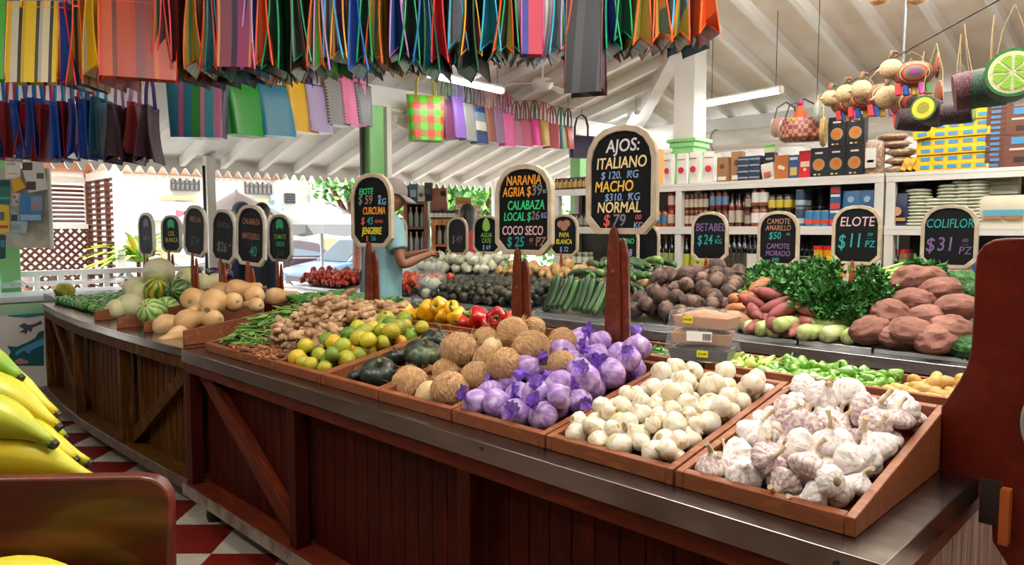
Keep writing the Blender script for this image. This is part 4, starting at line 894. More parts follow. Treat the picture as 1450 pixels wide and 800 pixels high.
t = thing('papaya', 'yellow-green papaya lying on the ledge beyond the limes', 'papaya', at(91, 411, x=-6.4), (1.5, 0, .75)); mb = MB(); mb.lathe([(.004, -.10), (.03, -.095), (.055, -.05), (.06, 0), (.05, .05), (.03, .085), (.01, .10)], 24); mb.build('skin', PAP, t, sharp=0); mb = MB(); mb.tube([(0, 0, .098), (0, 0, .112)], [.008, .006], 7); mb.build('stem', CALYX, t); smoothkids(t)
# rear side of the left counter
EGG = M('eggplant_skin', '3c2350', .2, col2='4d2c63', coat=.5)
def eggplant():
    t = thing('eggplant', 'e', 'eggplant', group='eggplants'); mb = MB(); R = .045; mb.lathe([(r*R, z*R) for r, z in ((.1, -1.9), (.5, -1.8), (.9, -1.2), (1, -.6), (.85, .2), (.6, 1), (.45, 1.5), (.2, 1.6))], 20); mb.build('body', EGG, t, sharp=0)
    mb = MB(); mb.lathe([(.5*R, 1.45*R), (.4*R, 1.65*R), (.12*R, 1.75*R), (.12*R, 2.2*R)], 10, 0, lambda a, t_, r, z: (r*(1+.2*math.sin(5*a)*(1-t_)), z)); mb.build('calyx', CALYX, t, sharp=0); return smoothkids(t)
eg = Kind([eggplant()])
for px, py, rp, lab in ((276, 384, 10, 'dark purple eggplant behind the honeydew melons'), (301, 386, 9, 'purple eggplant behind the butternut squashes'), (318, 388, 8, 'purple eggplant farther along behind the butternut squashes')): pput(eg, px, py, rp, 2.36, .045, lab, (1.4, 0, rnd(.3, 1.2)))
RAD = M('radish_skin', 'b3284a', .35, col2=['c93c5c', 'd9849a'], ns=9, coat=.2); LEAFM = M('leaf_green', '3f7f2b', .5, col2=['2c6420', '5f9c3c'], ns=7, val=.12)
def radish():
    t = thing('radish', 'pink radish piled behind the butternut squashes', 'radish', group='radishes behind the butternut squashes'); mb = MB(); R = .016; mb.lathe([(r*R, z*R) for r, z in ((.03, -2), (.12, -1.4), (.6, -.8), (1, 0), (.85, .6), (.3, .95), (.1, 1))], 14); mb.build('root', RAD, t, sharp=0)
    mb = MB(); [mb.tube([(0, 0, R), (.006*math.cos(a), .006*math.sin(a), R*2.2)], [.002, .001], 4) for a in (0, 2, 4)]; mb.build('leaf_stalks', LEAFM, t); return smoothkids(t)
rk = Kind([radish()]); np.random.seed(2)
p = at(349, 396, y=2.3)
for x, y, z, r in heap(40, (p.x-.16, p.x+.16, 2.15, 2.5), lambda x, y: .90, lambda: .017, lambda x, y: p.z+.03-(abs(x-p.x)+abs(y-2.3))*.35, 20, .9): rk.put((x, y, z), rot3(), rnd(.9, 1.15))
for (xa, xb, lab, col) in ((-6.2, -4.2, 'raised wooden tray behind the melons with eggplants and radishes', WOOD), (-4.2, -3.42, 'raised wooden tray behind the butternut squashes with green chillies', WOOD)):
    mb = MB(); mb.hexa([(xa, 2.06, ZC), (xb, 2.06, ZC), (xb, 2.6, ZC), (xa, 2.6, ZC), (xa, 2.06, .90), (xb, 2.06, .90), (xb, 2.6, .86), (xa, 2.6, .86)]); tag(mb.build('raised_tray', col, None, bevel=.003), lab, 'tray')
np.random.seed(6)
for x, y, z, r in heap(46, (-4.15, -3.45, 2.1, 2.56), lambda x, y: .885, lambda: rnd(.03, .036), lambda x, y: 1.0, 25, .8): lg.put((x, y, z+.01), (1.57+rnd(-.5, .5), rnd(-.5, .5), rnd(0, 6.28)), rnd(.8, 1.15), label='dark green chilli pepper piled behind the butternut squashes', group='green chillies behind the squashes')
# ---------------------------------------------------------------- second counter: sloping boards and their heaps
def sfloor(x, y): return .825+(y-SY0-.04)*.16
SLOT = [(-6.35, -4.5, 'tomatoes and white onions'), (-4.48, -3.2, 'avocados'), (-3.19, -2.5, 'dark cucumbers'), (-2.49, -1.9, 'beets'), (-1.89, -1.47, 'sweet potatoes and carrots'), (-1.46, -1.13, 'pale squashes and parsley'), (-1.12, -.1, 'brown paper parcels')]
for xa, xb, l in SLOT:
    mb = MB(); y0, y1 = SY0+.09, SY1-.03; mb.hexa([(xa, y0, ZC), (xb, y0, ZC), (xb, y1, ZC), (xa, y1, ZC), (xa, y0, .822), (xb, y0, .822), (xb, y1, sfloor(0, y1)-.002), (xa, y1, sfloor(0, y1)-.002)]); tag(mb.build('sloping_board', BSTEEL, None, bevel=.003), 'sloping steel-clad board under the '+l, 'board')
AVO = M('avocado_skin', '2a2c24', .5, col2=['1d2019', '3d3f2c', '4a3a2c'], ns=12, bump=.4, bs=110, val=.2)
def avocado():
    t = thing('avocado', 'dark avocado in the wide heap across the aisle', 'avocado', group='avocados'); mb = MB(); R = .032; mb.lathe([(r*R, z*R) for r, z in ((.08, -1.05), (.55, -.95), (.92, -.5), (1, 0), (.88, .5), (.6, 1.0), (.35, 1.3), (.1, 1.4))], 18); mb.build('skin', AVO, t, sharp=0)
    mb = MB(); mb.tube([(0, 0, 1.38*R), (0, 0, 1.48*R)], [.004, .003], 6); mb.build('stem_scar', M('citrus_scar', '6e6a35'), t); return smoothkids(t)
av = Kind([avocado()]); np.random.seed(8); random.seed(8)
for x, y, z, r in heap(230, (-4.46, -3.22, SY0+.05, 4.15), sfloor, lambda: rnd(.03, .036), lambda x, y: sfloor(x, y)+.08+.03*min(1, (y-SY0)/.4), 20, .9): av.put((x, y, z), rot3(), r/.033)
CUC = M('cucumber_skin', '24471f', .35, col2=['16331a', '3f6a2c'], ns=8, stretch=(1, 1, .3), coat=.2, val=.12); CUCL = M('cucumber_pale', '4f8032', .35, col2=['3a6a26', '7fa04a'], ns=6)
def cucumber(m=CUC):
    t = thing('cucumber', 'dark green cucumber in the heap behind the AJOS sign post', 'cucumber', group='dark green cucumbers'); mb = MB(); R = .024; n = 12
    P = [(-.115, .25), (-.112, .7), (-.095, .95), (-.04, 1), (.04, .98), (.09, .9), (.11, .6), (.115, .3)]; mb.tube([(0, .012*math.sin((z+.11)/.22*PI), z) for z, r in P], [r*R for z, r in P], 14); mb.build('skin', m, t, sharp=0)
    mb = MB(); mb.tube([(0, .001, .113), (0, .001, .128)], [.006, .005], 6); mb.build('stem', CALYX, t); return smoothkids(t)
cu = Kind([cucumber()]); cl = Kind([cucumber(CUCL)])
for i in range(13):   # a front row standing on end against the heap
    cu.put((-3.12+.048*i, SY0+.13+rnd(0, .03), .945+rnd(-.01, .02)), (-.55+rnd(-.1, .1), rnd(-.12, .12), 0), rnd(.95, 1.1))
for j, (n, y, z) in enumerate(((12, 3.60, 1.0), (11, 3.72, 1.06), (10, 3.86, 1.10), (9, 3.98, 1.13))):
    for i in range(n): (cl if random.random() < .12 else cu).put((-3.10+.56*(i+.5)/n+rnd(-.02, .02), y, z+rnd(-.015, .015)), (1.57+rnd(-.15, .15), rnd(-.15, .15), 1.0+rnd(-.4, .3)), rnd(.95, 1.12))
cl.r[0]['label'] = 'paler green cucumber among the dark ones'
def heapable(x0, x1, y0, y1, h, r0, r1, n, seed, ramp=.3, pk=.93):
    np.random.seed(seed); random.seed(seed); xm, w = (x0+x1)/2, (x1-x0)/2
    return heap(n, (x0, x1, y0, y1), sfloor, lambda: rnd(r0, r1), lambda x, y: sfloor(x, y)+r1*1.5+h*min(1, (y-y0)/ramp)*max(0, min(1, (y1+.1-y)/.25))*(1-.5*abs((x-xm)/w)**2), 25, pk)
BEE = M('beet_skin', '5c463f', .75, col2=['3d2c2a', '7a6154'], ns=12, bump=.4, bs=50, val=.15)
def beet(seed):
    t = thing('beet', 'earthy dark beet in the tall heap below the BETABEL sign', 'beet', group='beets'); mb = MB(); R = .05; random.seed(seed); mb.lathe([(r*R, z*R) for r, z in ((.04, -1.25), (.2, -1.0), (.7, -.75), (1, -.1), (.92, .4), (.6, .8), (.3, .95), (.2, 1.08), (.05, 1.08))], 22, 0, lambda a, t_, r, z: (r*(1+.06*noise.noise(Vector((math.cos(a), math.sin(a), z*20+seed)))), z)); mb.build('root', BEE, t, sharp=0)
    mb = MB(); mb.tube([(0, 0, 1.05*R), (.004, 0, 1.25*R)], [.009, .006], 7); mb.build('crown', M('beet_crown', '6b5038', .9), t); return smoothkids(t)
be = Kind([beet(k) for k in range(2)])
for x, y, z, r in heapable(-2.49, -1.92, SY0+.06, 4.2, .17, .042, .056, 90, 5): be.put((x, y, z), rot3(), r/.05)
SWR = M('sweet_potato_red', '8f4a48', .7, col2=['763637', 'a05c54'], ns=9, bump=.25, bs=50); SWT = M('sweet_potato_tan', 'b3764c', .7, col2=['9a6039', 'c48a5e'], ns=9, bump=.25, bs=50)
def sweet(m, seed, lab, grp):
    random.seed(seed); mb = MB(); b = rnd(-.02, .02); P = [(-.085, .15), (-.07, .5), (-.04, .9), (0, 1), (.04, .85), (.07, .5), (.09, .12)]
    mb.tube([(z, b*math.sin((z+.085)/.17*PI), 0) for z, r in P], [r*.035*rnd(.9, 1.1) for z, r in P], 14); return smoothkids(tag(mb.build('sweet_potato', m, sharp=0), lab, 'sweet potato', grp))
s1 = Kind([sweet(SWR, k, 'reddish purple sweet potato piled below the CAMOTE sign', 'reddish sweet potatoes') for k in range(2)]); s2 = Kind([sweet(SWT, k+5, 'tan orange sweet potato piled between the beets and the reddish ones', 'tan sweet potatoes') for k in range(2)])
for x, y, z, r in heapable(-1.92, -1.44, SY0+.05, 3.95, .12, .04, .05, 60, 6): (s1 if x > -1.74+rnd(-.06, .06) else s2).put((x, y, z), (rnd(-.4, .4), rnd(-.5, .5), rnd(0, 6.28)), r/.045)
CAR = M('carrot_skin', 'e2741c', .45, col2=['cf5f12', 'ee8e35'], ns=8, stretch=(1, 1, 6), val=.08)
def carrot():
    t = thing('carrot', 'orange carrot in the bundle behind the sweet potatoes', 'carrot', group='carrots'); mb = MB(); mb.tube([(z, 0, 0) for z in (-.09, -.085, -.05, 0, .06, .1)], [.012, .017, .018, .015, .009, .002], 12); mb.build('root', CAR, t, sharp=0)
    mb = MB(); mb.tube([(-.088, 0, 0), (-.105, 0, .003)], [.007, .005], 6); mb.build('leaf_stub', CALYX, t); return smoothkids(t)
ca = Kind([carrot()])
for x, y, z, r in heapable(-2.12, -1.55, 3.92, 4.3, .07, .024, .03, 46, 7): ca.put((x, y, z+.02), (rnd(-.2, .2), rnd(-.2, .3), 1.9+rnd(-.6, .6)), rnd(.95, 1.25))
PSQ = M('pale_squash_skin', 'b5c47c', .4, col2=['9fb265', 'ced69a'], ns=10, val=.06)
def zuc():
    t = thing('pale_squash', 'pale green squash in the row at the steel edge beside the paper parcels', 'squash', group='pale green squashes'); mb = MB(); P = [(-.075, .3), (-.07, .85), (-.05, 1.0), (0, 1.03), (.04, .85), (.07, .62), (.085, .4)]; mb.tube([(0, z, 0) for z, r in P], [r*.034 for z, r in P], 16); mb.build('skin', PSQ, t, sharp=0)
    mb = MB(); mb.tube([(0, .083, 0), (0, .098, 0)], [.012, .009], 6); mb.build('stem', CALYX, t); mb = MB(); mb.lathe([(.004, .074), (.012, .0745), (.013, .0775)], 10, T=Matrix.Rotation(PI/2, 4, 'X')); mb.build('blossom_scar', M('squash_scar', 'c9c98f', .7), t); return smoothkids(t)
zq = Kind([zuc()])
for px, py, rz in ((1068, 463, -.5), (1082, 465, -.3), (1098, 467, -.2), (1116, 468, -.1), (1136, 471, 0), (1153, 471, -.2), (1177, 474, -.3), (1200, 476, .1), (1149, 458, -.2), (1175, 460, -.9), (1125, 455, -.4), (1145, 447, -.2), (1128, 449, .2), (1185, 468, -.6), (1107, 460, -.2)):
    z = {True: .862, False: .895}[py > 461]; p = at(px, py, z=z); zq.put((p.x, p.y+.06, p.z), (rnd(-.1, .1)+.1, 0, rz), rnd(1.02, 1.22))
# leafy bunches
def leafmesh(mb, p, d, up, L_, w, mi=0):
    s = d.cross(up).normalized(); n = s.cross(d).normalized()
    A = [p, p+d*L_*.3+s*w*.8+n*w*.25, p+d*L_*.55+s*w+n*w*.2, p+d*L_*.75+s*w*.5, p+d*L_-n*w*.3, p+d*L_*.75-s*w*.5, p+d*L_*.55-s*w+n*w*.2, p+d*L_*.3-s*w*.8+n*w*.25, p+d*L_*.5]
    mb.add(A, [(0, 1, 8), (1, 2, 8), (2, 3, 8), (3, 4, 8), (4, 5, 8), (5, 6, 8), (6, 7, 8), (7, 0, 8)], mi)
def bunch(seed, n, L_, leaf, stalk, lab, grp, name, cat, lw=.012, sr=.0025, spread=.5, mL=LEAFM, mS=None):
    t = thing(name, lab, cat, group=grp); random.seed(seed); a = MB(); b = MB()
    for i in range(n):
        th = rnd(0, 6.28); sp = random.random()**.5*spread; d = Vector((math.cos(th)*sp, math.sin(th)*sp, 1)).normalized(); p0 = Vector((math.cos(th)*.012, math.sin(th)*.012, 0)); h = L_*rnd(.75, 1.05); e = p0+d*h*stalk; b.tube([p0, (p0+e)/2+Vector((0, 0, .004)), e], [sr*1.3, sr, sr*.5], 5)
        for k in range(leaf):
            f = Vector((rnd(-1, 1), rnd(-1, 1), rnd(-.2, 1))).normalized(); leafmesh(a, e+Vector((rnd(-1, 1), rnd(-1, 1), rnd(-1, 1)))*lw*1.6, (d+f*1.2).normalized(), Vector((rnd(-1, 1), rnd(-1, 1), 1)).normalized(), lw*rnd(1.6, 2.6), lw*rnd(.6, 1))
    o = a.build('leaves', mL, t, sharp=0); b.build('stalks', mS or LEAFM, t, sharp=60); return t
PARS = M('parsley_leaf', '2f6a25', .55, col2=['1f5019', '47893a'], ns=20, val=.12)
pb = Kind([bunch(k, 60, .24, 6, .8, 'bunch of dark green parsley heaped below the CAMOTE and ELOTE signs', 'parsley bunches', 'parsley_bunch', 'parsley', .014, mL=PARS, spread=.42) for k in range(3)]); random.seed(40)
for i in range(26):
    px = rnd(1085, 1235); p = at(px, rnd(420, 455), y=rnd(3.62, 4.15)); p.z = max(sfloor(0, p.y)+.03, min(p.z, 1.06)); pb.put((p.x, p.y, p.z), (rnd(.7, 1.5), rnd(-.3, .3), rnd(-.9, .9)), rnd(.85, 1.1))
CEL = M('celery_stalk', 'b5cf7a', .4, col2=['9cc05c', 'd3e0a5'], ns=8, stretch=(6, 6, .6))
def celery(seed):
    t = thing('celery', 'pale green celery lying on the parsley below the ELOTE sign', 'celery', group='celery heads'); random.seed(seed); b = MB(); a = MB()
    for i in range(11):
        th = i*2.4; R0 = .016+.0022*i; d = Vector((math.cos(th)*.1, math.sin(th)*.1, 1)).normalized(); p0 = Vector((math.cos(th)*R0*.55, math.sin(th)*R0*.55, 0)); b.tube([p0, p0+d*.10+Vector((math.cos(th), math.sin(th), 0))*.006, p0+d*.22], [.012, .010, .006], 7)
        for k in range(7): leafmesh(a, p0+d*rnd(.2, .27), (d+Vector((rnd(-1, 1), rnd(-1, 1), rnd(-.4, .6)))).normalized(), Vector((rnd(-1, 1), rnd(-1, 1), 1)).normalized(), .04, .013)
    b.build('stalks', CEL, t, sharp=60); a.build('leaves', PARS, t, sharp=0); return t
ce = Kind([celery(1), celery(2)])
for px, py, y, rz in ((1222, 410, 4.1, 2.0), (1240, 408, 4.1, 2.2), (1255, 412, 4.0, 2.35), (1262, 420, 3.9, 2.5), (1212, 402, 4.2, 1.9), (1250, 428, 3.85, 2.4)):
    p = at(px, py, y=y); ce.put(p, (1.25, 0, rz), rnd(1, 1.2))
# brown paper parcels
PAPER = M('brown_paper', '85594c', .8, col2=['774d42', '936557'], ns=6, val=.05, bump=.25, bs=35)
def parcel(seed):
    mb = MB(); random.seed(seed); o = Vector((seed*3.1, seed*7.7, 1)); vs = []; seg, rings = 44, 30
    def f(u, v):
        th = PI*v; a = 2*PI*u; d = Vector((math.sin(th)*math.cos(a), math.sin(th)*math.sin(a), -math.cos(th)))
        m = 1.06+.12*noise.noise(d*1.5+o)-.16*abs(noise.noise(d*1.9+o*2))+.05*(1-abs(noise.noise(d*3.2+o)))**4; return d.x*.10*m, d.y*.085*m, d.z*.068*m
    mb.grid(seg, rings, f, closed_u=True)
    return tag(mb.build('paper_parcel', PAPER, sharp=22), 'parcel', 'parcel', 'brown paper parcels')
pa_ = Kind([parcel(k) for k in range(5)])
for px, py, rp, y, lab in ((1292, 396, 25, 3.84, 'crumpled brown paper parcel at the top of the pile under the COLIFLOR sign'), (1330, 413, 25, 3.78, 'brown paper parcel just below the top one, beside the sign post'), (1320, 391, 17, 3.95, 'brown paper parcel behind the topmost one'), (1294, 428, 25, 3.68, 'brown paper parcel under the topmost one'), (1354, 437, 25, 3.62, 'brown paper parcel beside the shaped end board, middle tier'),
                           (1262, 444, 25, 3.56, 'brown paper parcel above the row of pale squashes'), (1311, 449, 22, 3.56, 'brown paper parcel sunk in the middle of the pile'), (1347, 467, 26, 3.46, 'large brown paper parcel in the lower tier by the shaped end board'), (1233, 470, 25, 3.45, 'brown paper parcel at the end of the pile next to the pale squashes'), (1290, 471, 27, 3.42, 'round brown paper parcel in the middle of the front row'), (1326, 489, 27, 3.40, 'front brown paper parcel lying over the steel edge'), (1268, 489, 20, 3.42, 'flattened brown paper parcel at the steel edge'), (1245, 455, 18, 3.6, 'brown paper parcel half covered behind the end one'), (1275, 412, 18, 3.85, 'brown paper parcel low behind the topmost'), (1358, 480, 20, 3.55, 'brown paper parcel behind the front one')):
    p = at(px, py, y=y); d = (p.y-p.x)*q; s = rp*d/FPX/.088; p.z = max(p.z, sfloor(0, y)+.062*s); pa_.put(p, (rnd(-.25, .25), rnd(-.25, .25), rnd(-.3, 1.2)), s, label=lab)
BRO = M('broccoli_head', '2f5a2b', .8, col2=['234a22', '47763d'], ns=40, bump=.8, bs=90)
def broccoli():
    t = thing('broccoli', 'b', 'broccoli', group='broccoli heads'); mb = MB(); random.seed(2)
    mb.ell((0, 0, .01), (.07, .07, .045), 40, 24, 0, .22, 8); mb.build('head', BRO, t, sharp=0); mb = MB(); mb.tube([(0, 0, -.09), (0, 0, -.02)], [.02, .026], 10); mb.build('stalk', M('broccoli_stalk', '8fb06a', .5), t); return smoothkids(t)
br = Kind([broccoli()])
for px, py, y, lab in ((1366, 402, 4.05, 'dark green broccoli peeping out beside the shaped end board under the sign'), (1378, 420, 3.9, 'broccoli half hidden behind the shaped end board'), (1370, 494, 3.44, 'dark green broccoli low at the steel edge behind the shaped end board')): br.put(at(px, py, y=y), (rnd(-.3, .3), rnd(-.3, .3), 0), 1.1, label=lab)
# potatoes, onions, tomatoes
POW = M('white_potato_skin', 'c09a63', .6, col2=['a8834f', 'cfae79'], ns=9, bump=.2, bs=60, val=.1)
pw = Kind([potato(POW, 'potato', 'brown-yellow potato in the pile beside the PAPA BLANCA sign', 'large potatoes behind the cucumbers', R=(.05, .042, .037), seed=k) for k in range(3)])
for x, y, z, r in heapable(-3.75, -2.85, 4.06, 4.52, .15, .036, .046, 70, 9, .2): pw.put((x, y, z), rot3(), r/.043)
for x, y, z, r in heapable(-4.45, -3.78, 4.2, 4.52, .06, .03, .038, 40, 10, .1): pw.put((x, y, z), rot3(), r/.043, label='small brown potato at the back edge of the avocado heap', group='small potatoes behind the avocados')
TOM = M('tomato_skin', 'cc3312', .25, col2=['b3220f', 'dd5a1c'], ns=5, coat=.4); TOMD = M('roma_tomato_skin', 'b02418', .28, col2='c23a22', ns=5, coat=.4)
tm = Kind([bell('tomato', 'round orange-red tomato piled in front of the white onions', TOM, 'round tomatoes', 'tomato', .038, .85, 5, [(.1, -.9), (.6, -.85), (.95, -.3), (1, .1), (.9, .55), (.6, .8), (.25, .78), (.05, .74)])]); tr = Kind([bell('tomato', 'dark red plum tomato heaped behind the seller in the light blue shirt', TOMD, 'plum tomatoes', 'tomato', .03, 1.3, 4, [(.1, -.95), (.6, -.85), (.95, -.3), (1, .1), (.9, .55), (.6, .85), (.25, .88), (.05, .86)])])
for x, y, z, r in heapable(-5.25, -4.55, SY0+.06, 4.15, .10, .034, .042, 60, 11): tm.put((x, y, z), rot3(), r/.038)
for x, y, z, r in heapable(-6.3, -5.55, SY0+.1, 4.2, .20, .028, .035, 120, 12): tr.put((x, y, z), rot3(), r/.031)
ONI = M('white_onion_skin', 'e3e3cf', .35, col2=['cdd2ae', 'f0efe4'], ns=1, stretch=(25, 25, 6), ramp=(.3, .6), coat=.2)
def onion():
    t = thing('white_onion', 'large white onion piled behind the round tomatoes', 'onion', group='white onions'); R = .045; mb = MB(); mb.lathe([(r*R, z*R) for r, z in ((.1, -.92), (.5, -.88), (.9, -.4), (1, .05), (.85, .5), (.5, .85), (.2, 1.05), (.12, 1.3))], 20); mb.build('bulb', ONI, t, sharp=0); mb = MB(); mb.lathe([(.2*R, -.96*R), (.16*R, -.90*R), (.05*R, -.89*R)], 10); mb.build('root_disc', ROOT, t); return smoothkids(t)
on = Kind([onion()])
for x, y, z, r in heapable(-5.5, -4.5, 4.16, 4.52, .14, .042, .05, 60, 13, .1): on.put((x, y, z), rot3(), r/.046)
# ---------------------------------------------------------------- blackboard price signs
BOARD = M('blackboard', '0e1013', .6, col2='15181b', ns=4, spec=.15); BOARDG = M('dusty_blackboard', '2a2c2f', .7, col2='202225', ns=5, spec=.15)
FRAME = M('whitewashed_frame', 'c9bba3', .65, col2=['b5a48a', 'd3c7b2'], ns=14, ramp=(.3, .7)); FRW = M('white_frame', 'ddd8cd', .6, col2='c6beb0', ns=8)
POSTM = M('sign_post_wood', '66280f', .4, col2=['5a2110', '74321a'], ns=4, stretch=(8, 8, .8), coat=.2); POSTO = M('orange_post_wood', '9a4a20', .45, col2='7f3818', ns=4, stretch=(8, 8, .8))
CH = {k: M('chalk_'+k, c, .8) for k, c in dict(white='e9dfe0', pink='e3b9bd', cream='f2dc9a', yellow='f3c64a', orange='f2a02c', blue='8fb4e6', green='35d17e', teal='249a98', grey='7d7f86', brown='a8765c', lemon='ece23f', purple='7d6090', red='d9604c', dim='55585e', lime='8fd15a').items()}
OUT = [(-.335, -.5), (.335, -.5), (.5, -.375), (.5, .20), (.462, .315), (.37, .415), (.24, .475), (.08, .5), (-.08, .5), (-.24, .475), (-.37, .415), (-.462, .315), (-.5, .20), (-.5, -.375)]
def sign(px, py, hpx, y, wr, yaw, lab, lines, zpost, icon=None, bold=.003, board=BOARD, frame=FRAME, post=POSTM, pw=.036, pdx=0, roll=0, zbot=None):
    c = at(px, py, y=y); d = (c.y-c.x)*q; H = hpx*d/FPX; Wd = H*wr
    t = thing('price_sign', lab, 'sign', (c.x, c.y, zpost), (0, 0, yaw)); zc = c.z-zpost; b = .036*H/.34*.72
    T = Matrix.Translation((0, 0, zc)) @ Matrix.Rotation(roll, 4, 'Y') @ Matrix.Rotation(PI/2, 4, 'X')
    P = [(x*Wd, z*H) for x, z in OUT]; I_ = [(x*(Wd-1.5*b), z*(H-1.5*b)) for x, z in OUT]
    mb = MB(); mb.prism(I_, -.006, .004, T=T); mb.build('board', board, t, sharp=30)
    mb = MB(); n = len(P); z0, z1 = -.009, .011
    vs = [(*p, z1) for p in P] + [(*p, z1) for p in I_] + [(*p, z0) for p in P] + [(*p, z0) for p in I_]
    fs = []
    for i in range(n):
        j = (i+1) % n; fs += [(i, j, n+j, n+i), (2*n+j, 2*n+i, 3*n+i, 3*n+j), (j, i, 2*n+i, 2*n+j), (n+i, n+j, 3*n+j, 3*n+i)]
    mb.add(vs, fs, T=T); mb.build('frame', frame, t, sharp=30, bevel=.002)
    for k, (dx, yy) in enumerate(((-.010, -.024), (.018, -.012))):     # two pointed slats
        top = zc-H*.5+(.03 if k == 0 else -.01); w0, w1 = pw*.75, pw*1.15
        mb = MB(); mb.prism([(dx-w1/2+pdx, 0), (dx+w1/2+pdx, 0), (dx+w0*.5+pdx, top-.06), (dx+w0*.2+pdx, top-.01), (dx+pdx, top), (dx-w0*.3+pdx, top-.02), (dx-w0*.5+pdx, top-.08)], -.006, .006)
        o = mb.build('post_slat', post, t, (0, yy, 0), (PI/2, 0, 0), sharp=30, bevel=.002)
    mb = MB(); mb.tube([(pdx-.008, -.034, zc-H*.5-.12), (pdx-.008, -.026, zc-H*.5-.12)], .004, 8); mb.build('screw', GREY, t)
    for body, col, x, z, cap, sx in lines:
        sx *= .97 if bold > .01 else .9
        o = text(body, cap*H/.71, CH[col], t, (0, 0, 0), bold=bold if cap > .08 else .002, shear=.12, sx=sx)
        o.matrix_basis = Matrix.Translation((0, 0, zc)) @ Matrix.Rotation(roll, 4, 'Y') @ Matrix.Translation((x*Wd, -.0048, z*H)) @ Matrix.Rotation(PI/2, 4, 'X') @ Matrix.Diagonal((sx, 1, 1, 1))
    if icon:
        kind, col, z, s = icon; mb = MB(); s *= H
        if kind == 'leaf':
            for a in (-.7, -.35, 0, .35, .7): mb.prism([(math.sin(a)*s*.5+s*.3*math.cos(t_)*math.cos(a)*.5, s*.5*(math.cos(a)-.6)+s*.35*math.sin(t_)) for t_ in [2*PI*k/10 for k in range(10)]], .0045, .0055+.0003*a)
        elif kind == 'pear': mb.prism([(s*.34*math.cos(t_)*(1-.35*math.sin(t_)), s*.5*math.sin(t_)) for t_ in [2*PI*k/16 for k in range(16)]], .0045, .0055); mb.prism([(s*.16*math.cos(t_), -s*.15+s*.16*math.sin(t_)) for t_ in [2*PI*k/12 for k in range(12)]], .005, .0065)
        else:
            for dx, dz in ((-.3, 0), (.25, .05), (.02, -.2)): mb.prism([(dx*s+s*.33*math.cos(t_), dz*s+s*.26*math.sin(t_)) for t_ in [2*PI*k/14 for k in range(14)]], .0045+.0002*(dz > 0), .0055+.0004*(dz > 0)+.0003*(dx > 0))
        o = mb.build('drawing', CH[col], t, sharp=30); o.matrix_basis = Matrix.Translation((0, 0, zc+z*H)) @ Matrix.Rotation(PI/2, 4, 'X')
    return t
sign(880, 255, 152, 1.925, .80, 0, 'large blackboard sign reading AJOS with ITALIANO, MACHO and NORMAL prices', [('AJOS:', 'white', .02, .31, .115, 1), ('ITALIANO', 'cream', .0, .155, .105, .88), ('$ 120.  KG', 'blue', -.02, .045, .07, 1), ('00', 'blue', .13, .06, .035, 1), ('MACHO', 'yellow', -.10, -.06, .10, .88), ('$310.  KG', 'blue', .02, -.16, .07, 1), ('00', 'blue', .135, -.14, .035, 1), ('NORMAL', 'cream', -.03, -.255, .10, .88), ('$', 'red', -.20, -.375, .11, 1), ('79', 'grey', -.02, -.375, .11, 1), ('00', 'red', .25, -.345, .045, 1.1), ('__', 'red', .25, -.36, .05, .8), ('KG', 'blue', .25, -.42, .055, 1)], .895, bold=.012, pw=.062)
sign(742, 297, 127, 1.925, .87, 0, 'blackboard sign reading NARANJA AGRIA, CALABAZA LOCAL and COCO SECO', [('NARANJA', 'orange', 0, .32, .105, .85), ('AGRIA $', 'orange', -.12, .195, .105, .82), ('39', 'grey', .23, .205, .12, 1), ('KG', 'blue', .37, .19, .04, .7), ('CALABAZA', 'green', .04, .045, .10, .82), ('LOCAL $', 'green', -.11, -.08, .095, .82), ('26', 'grey', .21, -.07, .095, 1), ('KG', 'blue', .355, -.07, .06, .7), ('COCO SECO', 'pink', -.02, -.235, .10, .80), ('$ 25', 'teal', -.14, -.36, .11, 1), ('00', 'brown', .14, -.335, .04, 1), ('__', 'brown', .14, -.35, .04, .9), ('PZ', 'brown', .30, -.355, .10, .95)], .895, bold=.012, pw=.056)
sign(527, 298, 104, 1.925, .84, .10, 'blackboard sign reading EJOTE, CURCUMA and JENGIBRE', [('EJOTE', 'green', -.13, .255, .085, .95), ('$', 'grey', -.28, .14, .12, 1), ('59', 'brown', -.07, .14, .12, 1), ('00', 'blue', .20, .18, .04, 1), ('KG', 'blue', .26, .11, .085, 1), ('CURCUMA', 'orange', .06, -.01, .10, .70), ('$', 'red', -.22, -.145, .10, 1), ('45', 'teal', -.04, -.145, .10, 1), ('00 KG', 'red', .18, -.15, .045, 1), ('JENGIBRE', 'lemon', .0, -.28, .095, .74), ('$', 'red', -.12, -.38, .07, 1), ('56', 'teal', .04, -.38, .07, 1)], .895, bold=.012, pw=.058, pdx=.01)
# second counter
SYS = 4.40; zp = sfloor(0, SYS)
sign(1344, 335, 90, SYS, .80, 0, 'blackboard sign reading COLIFLOR $31 above the paper parcels', [('COLIFLOR', 'teal', 0, .20, .14, .80), ('$', 'purple', -.33, -.14, .22, .9), ('31', 'purple', -.06, -.13, .22, .9), ('00', 'purple', .28, -.06, .055, 1.2), ('___', 'purple', .28, -.09, .06, .8), ('PZ', 'purple', .28, -.22, .12, 1)], zp, post=POSTO, pw=.04)
sign(1213, 333, 84, SYS, .80, 0, 'blackboard sign reading ELOTE $11 above the celery', [('ELOTE', 'pink', 0, .22, .16, .95), ('$', 'teal', -.30, -.12, .24, .8), ('11', 'teal', -.03, -.10, .24, .8), ('00', 'teal', .27, .01, .055, 1.2), ('___', 'teal', .27, -.02, .06, .8), ('PZ', 'teal', .27, -.15, .11, 1)], zp, post=POSTO, pw=.04)
